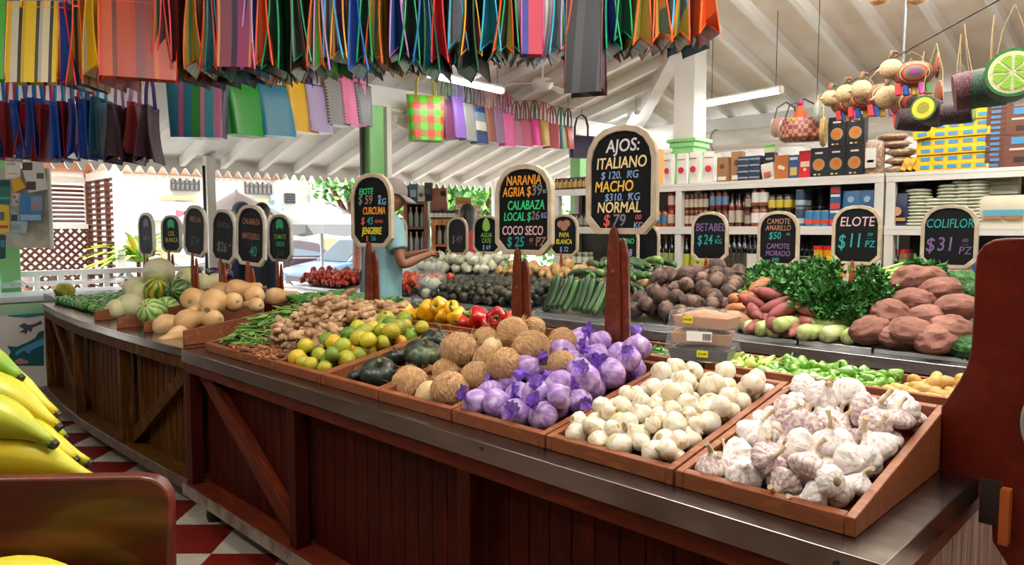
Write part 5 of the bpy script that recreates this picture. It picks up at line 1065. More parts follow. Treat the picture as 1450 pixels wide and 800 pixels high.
sign(1102, 338, 78, SYS, .78, 0, 'blackboard sign reading CAMOTE AMARILLO and CAMOTE MORADO', [('CAMOTE', 'brown', 0, .31, .10, .85), ('AMARILLO', 'brown', 0, .19, .10, .78), ('$50', 'teal', -.08, .05, .13, .9), ('00', 'teal', .24, .08, .05, 1), ('CAMOTE', 'purple', 0, -.14, .10, .85), ('MORADO', 'purple', 0, -.27, .10, .82), ('$40', 'teal', -.05, -.38, .07, 1)], zp, post=POSTO, pw=.04)
sign(1005, 335, 70, SYS, .82, 0, 'blackboard sign reading BETABEL $24 above the beets', [('BETABEL', 'purple', .02, .18, .16, .85), ('$', 'teal', -.27, -.08, .20, .8), ('24', 'teal', -.04, -.07, .2, .8), ('00', 'teal', .24, 0, .05, 1), ('KG', 'teal', .24, -.10, .09, 1)], zp, post=POSTO, pw=.04)
sign(887, 347, 54, SYS, .80, 0, 'small blackboard sign reading PEPINO behind the AJOS post', [('PEPINO', 'green', 0, .10, .14, .85), ('$', 'blue', -.2, -.2, .18, 1), ('18', 'blue', .1, -.2, .18, 1)], zp, post=POSTO)
sign(914, 345, 56, 4.5, .80, .1, 'blank blackboard sign half hidden behind the PEPINO sign', [], zp, post=POSTO)
sign(799, 333, 59, SYS, .88, 0, 'small blackboard sign reading PAPA BLANCA with drawn potatoes', [('PAPA', 'lemon', 0, 0, .12, .9), ('BLANCA', 'lemon', 0, -.16, .12, .85), ('$ 32', 'blue', 0, -.34, .12, 1)], zp, ('potato', 'brown', .26, .34), post=POSTO)
sign(689, 332, 54, SYS, .92, .12, 'small blackboard sign reading AGUACATE with a drawn avocado', [('AGUA', 'lime', 0, -.02, .12, .9), ('CATE', 'lime', 0, -.17, .12, .85), ('$ 69', 'blue', 0, -.34, .12, 1)], zp, ('pear', 'lime', .26, .36), post=POSTO)
sign(648, 334, 53, 4.3, .82, .0, 'small dusty blackboard sign reading $49 beside the woman in red', [('$', 'grey', -.2, -.1, .2, 1), ('49', 'purple', .08, -.1, .2, 1)], zp, board=BOARDG, post=POSTO)
sign(565, 331, 46, 4.3, .80, 0, 'small blackboard sign with a red tomato drawing behind the cap', [('JITO', 'dim', 0, -.05, .13, 1), ('MATE', 'dim', 0, -.25, .13, 1)], zp, ('potato', 'red', .25, .32), post=POSTO)
# left counter
kw = dict(board=BOARDG, frame=FRW, post=POSTO)
sign(208, 332, 61, 1.95, .80, .08, 'dusty blackboard sign reading LIMON above the limes', [('LIMON', 'grey', 0, -.08, .11, .9), ('$11', 'dim', 0, -.30, .12, 1)], .86, ('leaf', 'grey', .22, .28), **kw)
sign(243, 331, 53, 2.18, .80, .28, 'dusty blackboard sign reading COL BLANCA with a green cabbage drawing', [('COL', 'lemon', 0, 0, .12, .9), ('BLANCA', 'lemon', 0, -.17, .12, .85)], .88, ('leaf', 'green', .22, .32), **kw)
sign(277, 327, 72, 1.95, .80, .14, 'leaning dusty blackboard sign with faint MELON writing behind the honeydews', [('MELON', 'brown', 0, .22, .11, .85), ('$24', 'dim', 0, -.2, .16, 1)], .86, roll=.10, **kw)
sign(317, 334, 75, 1.95, .80, .14, 'leaning dusty blackboard sign reading $26 between two larger signs', [('SANDIA', 'dim', 0, .2, .11, .85), ('$26', 'grey', -.05, -.22, .19, .9), ('00', 'grey', .28, -.16, .06, 1)], .86, roll=.10, **kw)
sign(314, 338, 60, 2.48, .80, .12, 'blackboard sign almost hidden behind the leaning $26 sign', [], .88, **kw)
sign(322, 322, 50, 2.5, .80, .12, 'pale framed sign peeking out behind the leaning $26 sign', [], .88, roll=.1, **kw)
sign(356, 333, 86, 1.95, .80, .16, 'largest dusty blackboard sign above the butternut squashes with 40 in teal', [('CALABAZA', 'brown', 0, .22, .10, .75), ('MANTEQUILLA', 'brown', 0, -.02, .10, .55), ('40', 'teal', .08, -.27, .17, .9)], .86, roll=.06, pw=.05, **kw)
sign(397, 337, 67, 2.48, .80, .16, 'blackboard sign reading TOMATE VERDE with a drawn green tomato', [('TOMATE', 'lime', 0, .02, .10, .8), ('VERDE', 'green', 0, -.13, .10, .8), ('$28', 'dim', 0, -.33, .12, 1)], .88, ('leaf', 'green', .25, .28), **dict(kw, board=BOARD))
# ---------------------------------------------------------------- grocery shelving across the hall
random.seed(50)
SHY, SHD = 5.10, .36; LV = [1.717, 1.373, 1.02, .66, .25]
SHW = M('shelf_white', 'd9d6d0', .5)
def shelving(x0, x1, posts, lab):
    t = thing('shelving_unit', lab, 'shelf', (0, 0, 0))
    for x in posts:
        for y in (SHY+.03, SHY+SHD-.03): mb = MB(); mb.box((x, y, .85), (.055, .055, 1.70)); mb.build('upright', SHW, t, bevel=.003)
    for z in LV:
        mb = MB(); mb.box(((x0+x1)/2, SHY+SHD/2, z-.012), (x1-x0, SHD, .024)); mb.box(((x0+x1)/2, SHY+.008, z-.03), (x1-x0, .016, .06)); mb.build('shelf_board', SHW, t, bevel=.002)
    mb = MB(); mb.box(((x0+x1)/2, SHY+SHD-.005, .98), (x1-x0, .01, 1.45)); mb.build('back_panel', M('added_shelf_back', '6b6760', .8, col2='4c4944', ns=3), t)  # panel added so the gaps behind the goods stay dark
    return t
shelving(-4.55, -1.655, (-4.52, -3.205, -1.685), 'long white shelving unit with jars, bottles and boxes behind the beet signs'); shelving(-1.645, .6, (-1.615, -.5, .57), 'white shelving unit with flat packages and yellow boxes beside the long one')
def X(px, y=SHY+.06): return at(px, 300, y=y).x
def mcol(h): return M('pack_'+h, h, .45)
LID = {}
def jarproto(name, lab, cat, R, H, glass, lidc, labc, grp, neck=.8):
    t = thing(name, lab, cat, group=grp); mb = MB(); mb.lathe([(R*.9, 0), (R, .004), (R, H*.78), (R*neck, H*.88), (R*neck, H*.9)], 14); mb.build('glass_body', M('content_'+glass, glass, .2, coat=.3), t)
    mb = MB(); mb.lathe([(R*neck*1.06, H*.87), (R*neck*1.06, H), (R*neck*.9, H)], 14); mb.build('lid', mcol(lidc), t)
    if labc: mb = MB(); mb.lathe([(R*1.015, H*.18), (R*1.02, H*.19), (R*1.02, H*.66), (R*1.015, H*.67)], 14); mb.build('paper_label', mcol(labc), t)
    return t
def bottleproto(name, lab, cat, R, H, glass, cap, labc, grp):
    t = thing(name, lab, cat, group=grp); mb = MB(); mb.lathe([(R*.92, 0), (R, .005), (R, H*.58), (R*.85, H*.66), (R*.4, H*.76), (R*.34, H*.92), (R*.34, H*.93)], 14); mb.build('glass_body', M('glass_'+glass, glass, .12, coat=.5), t)
    mb = MB(); mb.lathe([(R*.4, H*.90), (R*.42, H*.99), (R*.3, H)], 12); mb.build('cap', mcol(cap), t)
    if labc: mb = MB(); mb.lathe([(R*1.015, H*.12), (R*1.02, H*.125), (R*1.02, H*.48), (R*1.015, H*.49)], 14); mb.build('paper_label', mcol(labc), t)
    return t
def canproto(lab, R, H, labc, band, grp):
    t = thing('food_can', lab, 'can', group=grp); mb = MB(); mb.lathe([(R*.96, 0), (R, .003), (R*.98, .006), (R*.98, H-.006), (R, H-.003), (R*.96, H)], 16); mb.build('tin', GREY, t); mb = MB(); mb.lathe([(R*1.005, .008), (R*1.01, .009), (R*1.01, H-.01), (R*1.005, H-.009)], 16); mb.build('paper_label', mcol(labc), t)
    mb = MB(); mb.lathe([(R*1.012, H*.15), (R*1.018, H*.16), (R*1.018, H*.42), (R*1.012, H*.43)], 16); mb.build('label_band', mcol(band), t); return t
def boxproto(name, lab, cat, w, d, h, col, grp, deco=None):
    t = thing(name, lab, cat, group=grp); mb = MB(); mb.box((0, 0, h/2), (w, d, h)); mb.build('carton', mcol(col), t, bevel=.002)
    for (nm, dx, dz, dw, dh, c, shape) in (deco or []):
        mb = MB()
        if shape == 'r': mb.lathe([(.0005, 0), (dw/2*w, 0), (dw/2*w, .001), (.0005, .001)], 20, T=Matrix.Translation((dx*w, -d/2-.0002-.0004*(nm != 'picture_ring'), dz*h)) @ Matrix.Rotation(PI/2, 4, 'X'))
        else: mb.box((dx*w, -d/2-.0006, dz*h), (dw*w, .0012, dh*h))
        mb.build(nm, mcol(c), t)
    return t
def pouchproto(name, lab, cat, w, d, h, col, grp, deco=None, mat=None):
    t = thing(name, lab, cat, group=grp); mb = MB()
    def f(u, v):
        a = 2*PI*u; cx, cy = math.cos(a), math.sin(a); e = (1-v)**.35 if v < .999 else .03; th = d/2*max(.04, math.sin(PI*min(1, .12+.88*(1-v)))**.6) if v > .1 else d/2*(.6+4*v)
        k = 1+.03*noise.noise(Vector((cx*2, cy*2, v*5+w*90))); return (w/2*(abs(cx)**.5)*(1 if cx > 0 else -1)*k, th*(abs(cy)**.7)*(1 if cy > 0 else -1)*k, h*v)
    mb.grid(24, 10, f, closed_u=True); mb.add([f(k/24, 0) for k in range(24)], [tuple(range(24))]); mb.build('pouch', mat or mcol(col), t, sharp=50)
    for (nm, dx, dz, dw, dh, c, shape) in (deco or []):
        mb = MB(); y = -d/2*1.04
        if shape == 'r': mb.lathe([(.0005, 0), (dw/2*w, 0), (dw/2*w, .003), (.0005, .003)], 18, T=Matrix.Translation((dx*w, y, dz*h)) @ Matrix.Rotation(PI/2, 4, 'X'))
        else: mb.box((dx*w, y, dz*h), (dw*w, .003, dh*h))
        mb.build(nm, mcol(c), t)
    return t
def row(K, px0, px1, z, n, tiers=1, th=.12, y=SHY+.07, rows=1, dy=.09, rz=.0, labels=None):
    xa, xb = X(px0, y), X(px1, y); k = 0
    for r_ in range(rows):
        for t_ in range(tiers):
            for i in range(n):
                K.put((xa+(xb-xa)*(i+.5)/n, y+dy*r_, z+.001+th*t_), (0, 0, rnd(-rz, rz)), label=(labels[k] if labels and k < len(labels) else None)); k += 1
Z1, Z2, Z3 = LV[0], LV[1], LV[2]
# --- top boards
K = Kind([pouchproto('coffee_pouch', 'c', 'pouch', .092, .06, .25, 'e4e1dc', 'white pouches with a red round emblem', [('emblem', 0, .45, .55, 0, 'c2202c', 'r'), ('emblem_bird', .02, .47, .26, .05, 'f0eeea', 'b'), ('stripe', 0, .80, .7, .02, 'a33a3a', 'b')])])
for i, (px, l) in enumerate(((945, 'white pouch with red emblem beside the AJOS sign edge'), (962, 'white pouch with red emblem, second from the AJOS sign'), (981, 'white pouch with red emblem, third from the AJOS sign'), (998, 'white pouch with red emblem next to the kraft packets'))): K.put((X(px), SHY+.08+.02*(i % 2), Z1+.001), (0, 0, (-.2, .1, .0, .5)[i]), 1, label=l)
K = Kind([boxproto('kraft_packet', 'k', 'packet', .09, .06, .19, '9a7048', 'brown kraft packets', [('emblem', 0, .62, .45, .2, '6b3f2a', 'r'), ('white_label', 0, .14, .75, .14, 'e6e2da', 'b')])])
K.put((X(1023), SHY+.07, Z1+.001), label='brown kraft packet nearer the white pouches'); K.put((X(1040), SHY+.10, Z1+.001), (0, 0, .1), (1, 1, 1.2), label='taller brown kraft packet beside the navy boxes')
K = Kind([boxproto('navy_box', 'n', 'box', .09, .07, .045, '22384f', 'small navy boxes stacked on the top board', [('silver_band', 0, .5, .9, .2, '8fa4b5', 'b'), ('red_spot', .3, .4, .2, .3, 'b34a35', 'b')])])
for c_, px in enumerate((1053, 1069)):
    for k in range(4): K.put((X(px), SHY+.07, Z1+.001+.0455*k), label='small navy box stacked between the kraft packets and the black jars', group='small navy boxes stacked on the top board')
K = Kind([boxproto('black_box', 'small black box under the green lidded tub', 'box', .075, .07, .10, '1d1f22', 'small black boxes', [('text_band', 0, .55, .7, .15, 'a9adab', 'b')])])
K.put((X(1085), SHY+.12, Z1+.001)); K.put((X(1085), SHY+.12, Z1+.102), label='upper small black box carrying the green lidded tub')
K = Kind([boxproto('tub', 'small pale tub with a green lid standing on the black boxes', 'tub', .085, .07, .06, 'c9d8b0', None, [('green_lid', 0, .8, 1.02, .35, '6fae4a', 'b')])]); K.put((X(1085), SHY+.12, Z1+.203))
K = Kind([pouchproto('rice_pouch', 'small white crumpled pouch before the orange carton', 'pouch', .10, .05, .12, 'd9d2c8', None, [('red_print', 0, .3, .5, .3, 'b5543c', 'b')])]); K.put((X(1089), SHY+.05, Z1+.001), (0, -.15, 0))
K = Kind([boxproto('carton', 'orange-brown carton with a white leaf shaped print', 'box', .105, .05, .17, 'b5682f', None, [('print', -.1, .5, .3, .22, 'f0e4d0', 'r'), ('print', .12, .45, .25, .2, 'f0e4d0', 'r')])]); K.put((X(1107), SHY+.06, Z1+.001))
K = Kind([boxproto('carton', 'blue carton with a yellow print beside the red one', 'box', .07, .05, .165, '24507f', None, [('print', 0, .3, .7, .35, 'c9b262', 'b'), ('white_band', 0, .85, .8, .12, 'd8dde2', 'b')])]); K.put((X(1124), SHY+.06, Z1+.001))
K = Kind([boxproto('carton', 'bright red carton with a cracker picture beside the black boxes', 'box', .09, .05, .19, 'c4202a', None, [('print', 0, .5, .7, .2, 'e6d6b4', 'b'), ('print', .0, .3, .25, .2, 'dcc9a6', 'r')])]); K.put((X(1140), SHY+.06, Z1+.001))
bb = [('picture_ring', 0, .42, .72, 0, '8f8f88', 'r'), ('picture', 0, .42, .6, 0, 'c07a30', 'r'), ('picture_food', .05, .45, .3, 0, 'b5431f', 'r'), ('title', 0, .82, .45, .06, 'd8d8d0', 'b'), ('seal', -.2, .08, .14, .05, 'd8d8d0', 'b'), ('seal', .05, .08, .14, .05, 'b5b02c', 'b')]
K = Kind([boxproto('black_carton', 'b', 'box', .118, .07, .20, '14171a', 'black cartons with a round food picture', bb)])
for c_, (px, n) in enumerate(((1160, 1), (1184, 2), (1210, 2))):
    for k in range(n): K.put((X(px), SHY+.06, Z1+.001+.2005*k), label='black carton with round food picture, %s %s' % (('lower' if k == 0 else 'upper'), ('beside the red carton' if c_ == 0 else 'in the middle column' if c_ == 1 else 'next to the grain bags')))
GRN = M('grain_bag', '9c7f68', .35, col2=['7a5f4c', 'b59a82'], ns=60, coat=.3)
K = Kind([pouchproto('grain_bag', 'clear bag of brown grain with a white label beside the black cartons', 'bag', .135, .08, .215, '', None, [('white_label', -.05, .5, .5, .6, 'e3e1dc', 'b'), ('chilli_print', -.05, .4, .3, .08, '6b2a22', 'b')], GRN)]); K.put((X(1234), SHY+.07, Z1+.001))
for k, (px, z, l) in enumerate(((1266, .0, 'lowest flat bag of brown grain in the pile'), (1268, .055, 'second flat bag of brown grain in the pile'), (1268, .11, 'third flat bag of brown grain in the pile'), (1258, .165, 'fourth flat bag of grain in the pile'), (1255, .215, 'topmost flat bag of grain lying over the pile'))):
    mb = MB(); mb.ell((0, 0, .028), (.10, .09, .030), 24, 10, 0, .12, 2.5, seed=k); tag(smoothkids(mb.build('grain_bag', GRN, None, (X(px), SHY+.14, Z1+.001+z), sharp=0)), l, 'bag', 'flat bags of grain')
K = Kind([boxproto('yellow_packet', 'small yellow packet leaning on the grain bags', 'packet', .03, .02, .085, 'e0b020', 'small yellow packets', [('orange_print', 0, .4, .8, .3, 'd0762a', 'b')])])
for i, px in enumerate((1276, 1285, 1294)): K.put((X(px, SHY+.04), SHY+.035, Z1+.015), (-.2, .35, 0))
K = Kind([boxproto('yellow_box', 'yellow box with a blue label in the tall stack on the top board', 'box', .097, .10, .05, 'e8bd17', 'yellow boxes in the stack', [('blue_label', .05, .5, .55, .42, '3f8fc4', 'b'), ('red_trim', .05, .24, .5, .06, 'c05a2a', 'b')])])
for c_, (px, n) in enumerate(((1309, 4), (1328, 6), (1347, 6), (1367, 7), (1387, 8))):
    for k in range(n): K.put((X(px, SHY+.07), SHY+.07+.01*(k % 2), Z1+.001+.0505*k), (0, 0, rnd(-.03, .03)))
K.put((X(1305), SHY+.05, Z1+.205), (0, -.12, 0), label='tilted yellow box on the lowest column of the yellow stack')
K = Kind([boxproto('brown_box', 'thin brown box in the stack beside the yellow boxes', 'box', .12, .10, .031, '5c3527', 'thin brown boxes', [('blue_label', -.1, .5, .4, .5, '4a7fae', 'b')])])
for k in range(12): K.put((X(1410, SHY+.07), SHY+.07, Z1+.001+.0315*k), (0, 0, rnd(-.05, .05)))
K = Kind([boxproto('brown_carton', 'b', 'box', .15, .09, .185, '633a2c', 'large brown cartons', [('blue_label', .05, .82, .6, .22, '3f86b8', 'b'), ('title', 0, .55, .6, .07, 'c9b8a6', 'b'), ('picture', .1, .22, .5, .18, '2f1d18', 'b')])])
K.put((X(1440), SHY+.06, Z1+.001), label='large brown carton with blue label standing on the top board'); K.put((X(1441), SHY+.06, Z1+.187), (0, 0, .05), (1, 1, .9), label='large brown carton lying on the other brown carton')
# --- second boards
def jr(lab, R, H, g, l, p, grp): return Kind([jarproto('jar', lab, 'jar', R, H, g, l, p, grp)])
K1 = jr('small red spice jar with a white label beside the shelf upright', .021, .13, '5a2318', '8a6a3a', 'b5a896', 'small red spice jars'); row(K1, 970, 1003, Z2, 5, 2, .131, rows=2, dy=.06)
K = jr('red sauce jar with a blue label above the BETABEL sign', .026, .14, '7a2216', '2a2420', '5a7896', 'red sauce jars with blue labels'); row(K, 1005, 1032, Z2, 3, 2, .141)
K = Kind([bottleproto('sauce_bottle', 'tall dark red sauce bottle on the second board', 'bottle', .027, .25, '5a1a14', '1f1b1a', 'b0a090', 'tall red sauce bottles')]); row(K, 1032, 1052, Z2, 2, rows=2, dy=.07)
K = jr('dark red jar stacked beside the tall sauce bottles', .026, .125, '4f1a14', '2a2420', '9a8a78', 'dark red jars'); row(K, 1053, 1066, Z2, 1, 2, .126, rows=2, dy=.07)
K = jr('jar with a white square label and dark lid, between the BETABEL and CAMOTE signs', .037, .15, '7a3a22', '3a1d18', 'e0ddd6', 'jars with white labels'); row(K, 1066, 1087, Z2, 2, 2, .151)
K = jr('jar with a yellow label above the CAMOTE sign', .03, .115, '4a3a22', '24221f', 'bfae3c', 'jars with yellow labels'); row(K, 1088, 1122, Z2, 3, 2, .116, rows=2, dy=.08)
K = Kind([canproto('dark blue can with a pale picture band behind the CAMOTE sign', .037, .13, '2a4258', 'a8b0b5', 'dark blue cans')]); row(K, 1126, 1142, Z2, 1, 2, .131, rows=2, dy=.09)
K = Kind([canproto('blue tomato can with a red band stacked on the second board', .037, .11, '2f6f9f', 'b8402f', 'blue and red tomato cans')]); row(K, 1142, 1175, Z2, 3, 1, .111, rows=2, dy=.085)
K = Kind([canproto('black can at the back of the second board', .037, .14, '1c1e22', '2f343a', 'black cans')]); row(K, 1142, 1168, Z2+.0, 2, 2, .141, y=SHY+.27)
K = Kind([boxproto('tomato_carton', 'blue carton with a red tomato print stacked beside the pasta bags', 'box', .07, .06, .11, '25557f', 'blue tomato cartons', [('tomato_print', 0, .25, .9, .35, 'c23a30', 'b'), ('white_band', 0, .9, .9, .15, 'd5dade', 'b')])]); row(K, 1175, 1194, Z2, 1, 3, .111)
K = Kind([pouchproto('pasta_bag', 'p', 'bag', .125, .06, .24, '2a6090', 'blue pasta bags', [('window', 0, .2, .75, .36, 'd8b888', 'b'), ('emblem', 0, .75, .35, 0, '8fb0cc', 'r')])])
K.put((X(1206), SHY+.07, Z2+.001), label='blue pasta bag beside the blue tomato cartons'); K.put((X(1229), SHY+.07, Z2+.001), label='blue pasta bag next to the shelf upright above the ELOTE sign')
K = Kind([pouchproto('coffee_bag', 'c', 'bag', .13, .08, .21, '1d2748', 'navy coffee bags', [('cup_print', 0, .45, .45, 0, 'c9937a', 'r'), ('gold_band', 0, .2, .8, .1, 'b08a4a', 'b')])])
K.put((X(1272), SHY+.07, Z2+.001), label='navy coffee bag with a round print at the front by the shelf upright'); K.put((X(1272), SHY+.17, Z2+.09), label='navy coffee bag behind and above the front one')
mb = MB(); mb.ell((0, 0, .05), (.10, .06, .05), 20, 12, 0, .12, 3); tag(smoothkids(mb.build('coffee_bag', mcol('1d2748'), None, (X(1284), SHY+.12, Z2+.26), (0, -.15, .2), sharp=0)), 'dark blue bag lying across the tops of the navy bags', 'bag')
WP = M('flat_white_package', 'd9dac8', .55, col2='c9cab4', ns=5)
def flatp(seed):
    mb = MB(); mb.ell((0, 0, .011), (.085, .07, .014), 20, 8, 0, .10, 3, seed=seed)
    return tag(smoothkids(mb.build('flat_package', WP, sharp=0)), 'flat cream package in the stacks behind the COLIFLOR sign', 'package', 'flat cream packages')
K = Kind([flatp(k) for k in range(3)])
for px, n in ((1301, 11), (1322, 8), (1343, 12), (1364, 13), (1383, 13)):
    for k in range(n): K.put((X(px, SHY+.1)+rnd(-.006, .006), SHY+.1, Z2+.001+.0215*k), (0, 0, rnd(-.1, .1)), (.78 if px > 1330 else .9, 1, 1))
K = Kind([pouchproto('flour_bag', 'f', 'bag', .175, .08, .18, 'cfc8b0', 'cream bags with a blue label', [('blue_label', 0, .42, .6, .2, '5a9fb8', 'b'), ('picture', 0, .27, .5, .12, 'a0704a', 'b')])])
K.put((X(1408), SHY+.07, Z2+.001), label='cream bag with blue label just behind the edge of the COLIFLOR sign'); K.put((X(1437), SHY+.07, Z2+.001), label='cream bag with blue label above the shaped end board')
K = Kind([boxproto('cream_box', 'c', 'box', .17, .08, .055, 'cfccb4', 'cream boxes', [('grey_print', 0, .5, .6, .3, 'a8a890', 'b')])]); K.put((X(1414), SHY+.15, Z2+.19), label='lower cream box behind the labelled cream bags'); K.put((X(1414), SHY+.15, Z2+.247), label='upper cream box behind the labelled cream bags')
# --- third boards: bottles
K = Kind([bottleproto('oil_bottle', 'dark oil bottle with a green and yellow label below the BETABEL sign', 'bottle', .03, .27, '1a1a12', 'a8231f', 'a8b03c', 'oil bottles with green labels')]); row(K, 968, 1012, Z3, 4, rows=2, dy=.09)
K = Kind([bottleproto('wine_bottle', 'tall black bottle with a gold cap between the BETABEL and CAMOTE signs', 'bottle', .034, .31, '0e0f10', 'b08a2a', '3a3428', 'tall black bottles')]); row(K, 1030, 1060, Z3, 4, rows=2, dy=.09)
K = Kind([bottleproto('vinegar_bottle', 'slim dark bottle with a pale label beside the black bottles', 'bottle', .026, .30, '17140f', 'c9c9c4', 'd9d6cc', 'slim vinegar bottles')]); row(K, 1060, 1080, Z3, 3, rows=2, dy=.08)
K = Kind([jarproto('honey_jar', 'squat amber jar partly behind the BETABEL sign', 'jar', .04, .11, '8f6a1a', '1d1a18', 'c9a53a', 'squat amber jars')]); row(K, 1006, 1030, Z3, 2)
K = Kind([boxproto('drink_carton', 'small white drink carton with a green print under the CAMOTE sign', 'carton', .05, .05, .135, 'd9dcd6', 'small drink cartons', [('green_print', 0, .3, .7, .3, '5a9a4a', 'b'), ('dark_top', 0, .93, 1, .14, '2a2a28', 'b')])]); row(K, 1100, 1148, Z3, 5, rows=2, dy=.08)
K = Kind([bottleproto('wine_bottle', 'black bottle behind the small drink cartons', 'bottle', .034, .30, '0f1110', '1d1d1d', None, 'black bottles behind the drink cartons')]); row(K, 1128, 1156, Z3, 4, y=SHY+.25)
K = Kind([jarproto('chocolate_tub', 'y', 'tub', .034, .215, 'd99a1c', 'b8201f', 'e0ac30', 'yellow tubs with red lids', .98)])
for px, l in ((1161, 'yellow tub with red lid beside the ELOTE sign'), (1170, 'yellow tub with red lid between two others'), (1178, 'yellow tub with red lid half behind the ELOTE sign')): K.put((X(px), SHY+.06+.03*(px == 1170), Z3+.001), label=l)
K = Kind([boxproto('juice_carton', 'orange and white juice carton below the ELOTE sign', 'carton', .055, .05, .15, 'e0dcd2', 'juice cartons', [('orange_print', 0, .45, .6, 0, 'd9862c', 'r'), ('orange_base', 0, .1, 1, .18, 'd9862c', 'b')])]); row(K, 1180, 1203, Z3, 2, rows=2, dy=.08)
K = Kind([boxproto('drink_carton', 'white and green carton under the ELOTE sign', 'carton', .055, .05, .145, 'd5d9d0', 'white and green cartons', [('green_print', 0, .4, .7, .4, '4a9048', 'b')])]); row(K, 1204, 1226, Z3, 2, rows=2, dy=.08)
K = jr('small dark jar beside the shelf upright under the ELOTE sign', .026, .11, '3a2a1c', '24221f', 'a89a80', 'small dark jars'); row(K, 1226, 1240, Z3, 1, 2, .111, rows=2, dy=.08)
K = Kind([bottleproto('sauce_bottle', 'dark bottle with a purple and white label behind the paper parcels', 'bottle', .03, .2, '17120f', 'b01f1f', 'c9c0d0', 'dark bottles with red caps')]); row(K, 1258, 1275, Z3, 2, rows=2, dy=.09)
K = jr('jar with red lid and green label behind the paper parcels', .033, .2, '7a5a3a', 'b01f1f', '5f8a4a', 'jars with red lids'); row(K, 1275, 1290, Z3, 1, rows=2, dy=.09)
K = jr('amber jar behind the COLIFLOR sign', .03, .12, '6a5230', '2a2622', 'b0a890', 'amber jars behind the COLIFLOR sign'); row(K, 1290, 1322, Z3, 4, rows=2, dy=.08); row(K, 1322, 1385, Z3, 6, rows=1)
K = Kind([boxproto('blue_box', 'blue box on the third board beside the shaped end board', 'box', .07, .07, .2, '2a4f8f', 'blue boxes', [('pale_print', 0, .5, .6, .4, 'a0b0c4', 'b')])]); row(K, 1386, 1400, Z3, 1, rows=2, dy=.1); row(K, 1400, 1449, Z3, 3)
K = Kind([boxproto('red_tin', 'r', 'tin', .1, .08, .06, 'b5202a', None, [('white_print', 0, .5, .6, .3, 'e6d8d0', 'b')])]); K.put((X(1167), SHY+.06, LV[3]+.23), label='red tin below the third board behind the parsley')
mb = MB(); mb.box((0, 0, .1), (.5, .12, .2)); tag(mb.build('supply_box', mcol('3a3834'), None, (X(1150), SHY+.1, LV[3]+.012), bevel=.004), 'dark supply box on the lower board under the red tin', 'box')
# --- short bay beyond the AJOS sign
K = Kind([bottleproto('oil_bottle', 'dark bottle with a green label between the AJOS sign and the shelf upright', 'bottle', .03, .28, '14160f', '8a6a2a', '8a9a4a', 'dark bottles beside the AJOS sign')]); row(K, 915, 957, Z3, 5, rows=2, dy=.09)
K = jr('amber jar with a blue label between the AJOS sign and the shelf upright', .03, .14, '9a5a1c', '2a2420', '3f5f8a', 'amber jars beside the AJOS sign'); row(K, 920, 947, Z2, 3, 1, .141, rows=2, dy=.08)
K = jr('red-lidded jar beside the shelf upright next to the AJOS sign', .033, .15, '8a2a1c', 'a8231f', 'c9a8a0', 'red jars beside the upright'); row(K, 947, 956, Z2, 1, 2, .151)
K = Kind([boxproto('orange_box', 'orange and black box above the AJOS sign edge', 'box', .1, .07, .3, 'd98a1f', None, [('black_print', 0, .7, .7, .3, '1f1a16', 'b')])]); K.put((X(925), SHY+.1, Z1+.001))
K = jr('small brown jar on the top board beyond the AJOS sign', .026, .11, '5a3a1c', '2a2420', 'a8884a', 'small brown jars'); row(K, 786, 832, Z1, 7, rows=2, dy=.07)
K = jr('small jar on the second board beyond the AJOS sign', .026, .12, '4f4a2c', '2a2622', '8a8a78', 'small jars on the second board'); row(K, 786, 834, Z2, 7, rows=2, dy=.07)
K = jr('green jar on the third board beyond the AJOS sign', .028, .12, '5a7a4a', 'b5b0a0', 'd5d2c4', 'green jars on the third board'); row(K, 786, 834, Z3, 6, rows=2, dy=.07)
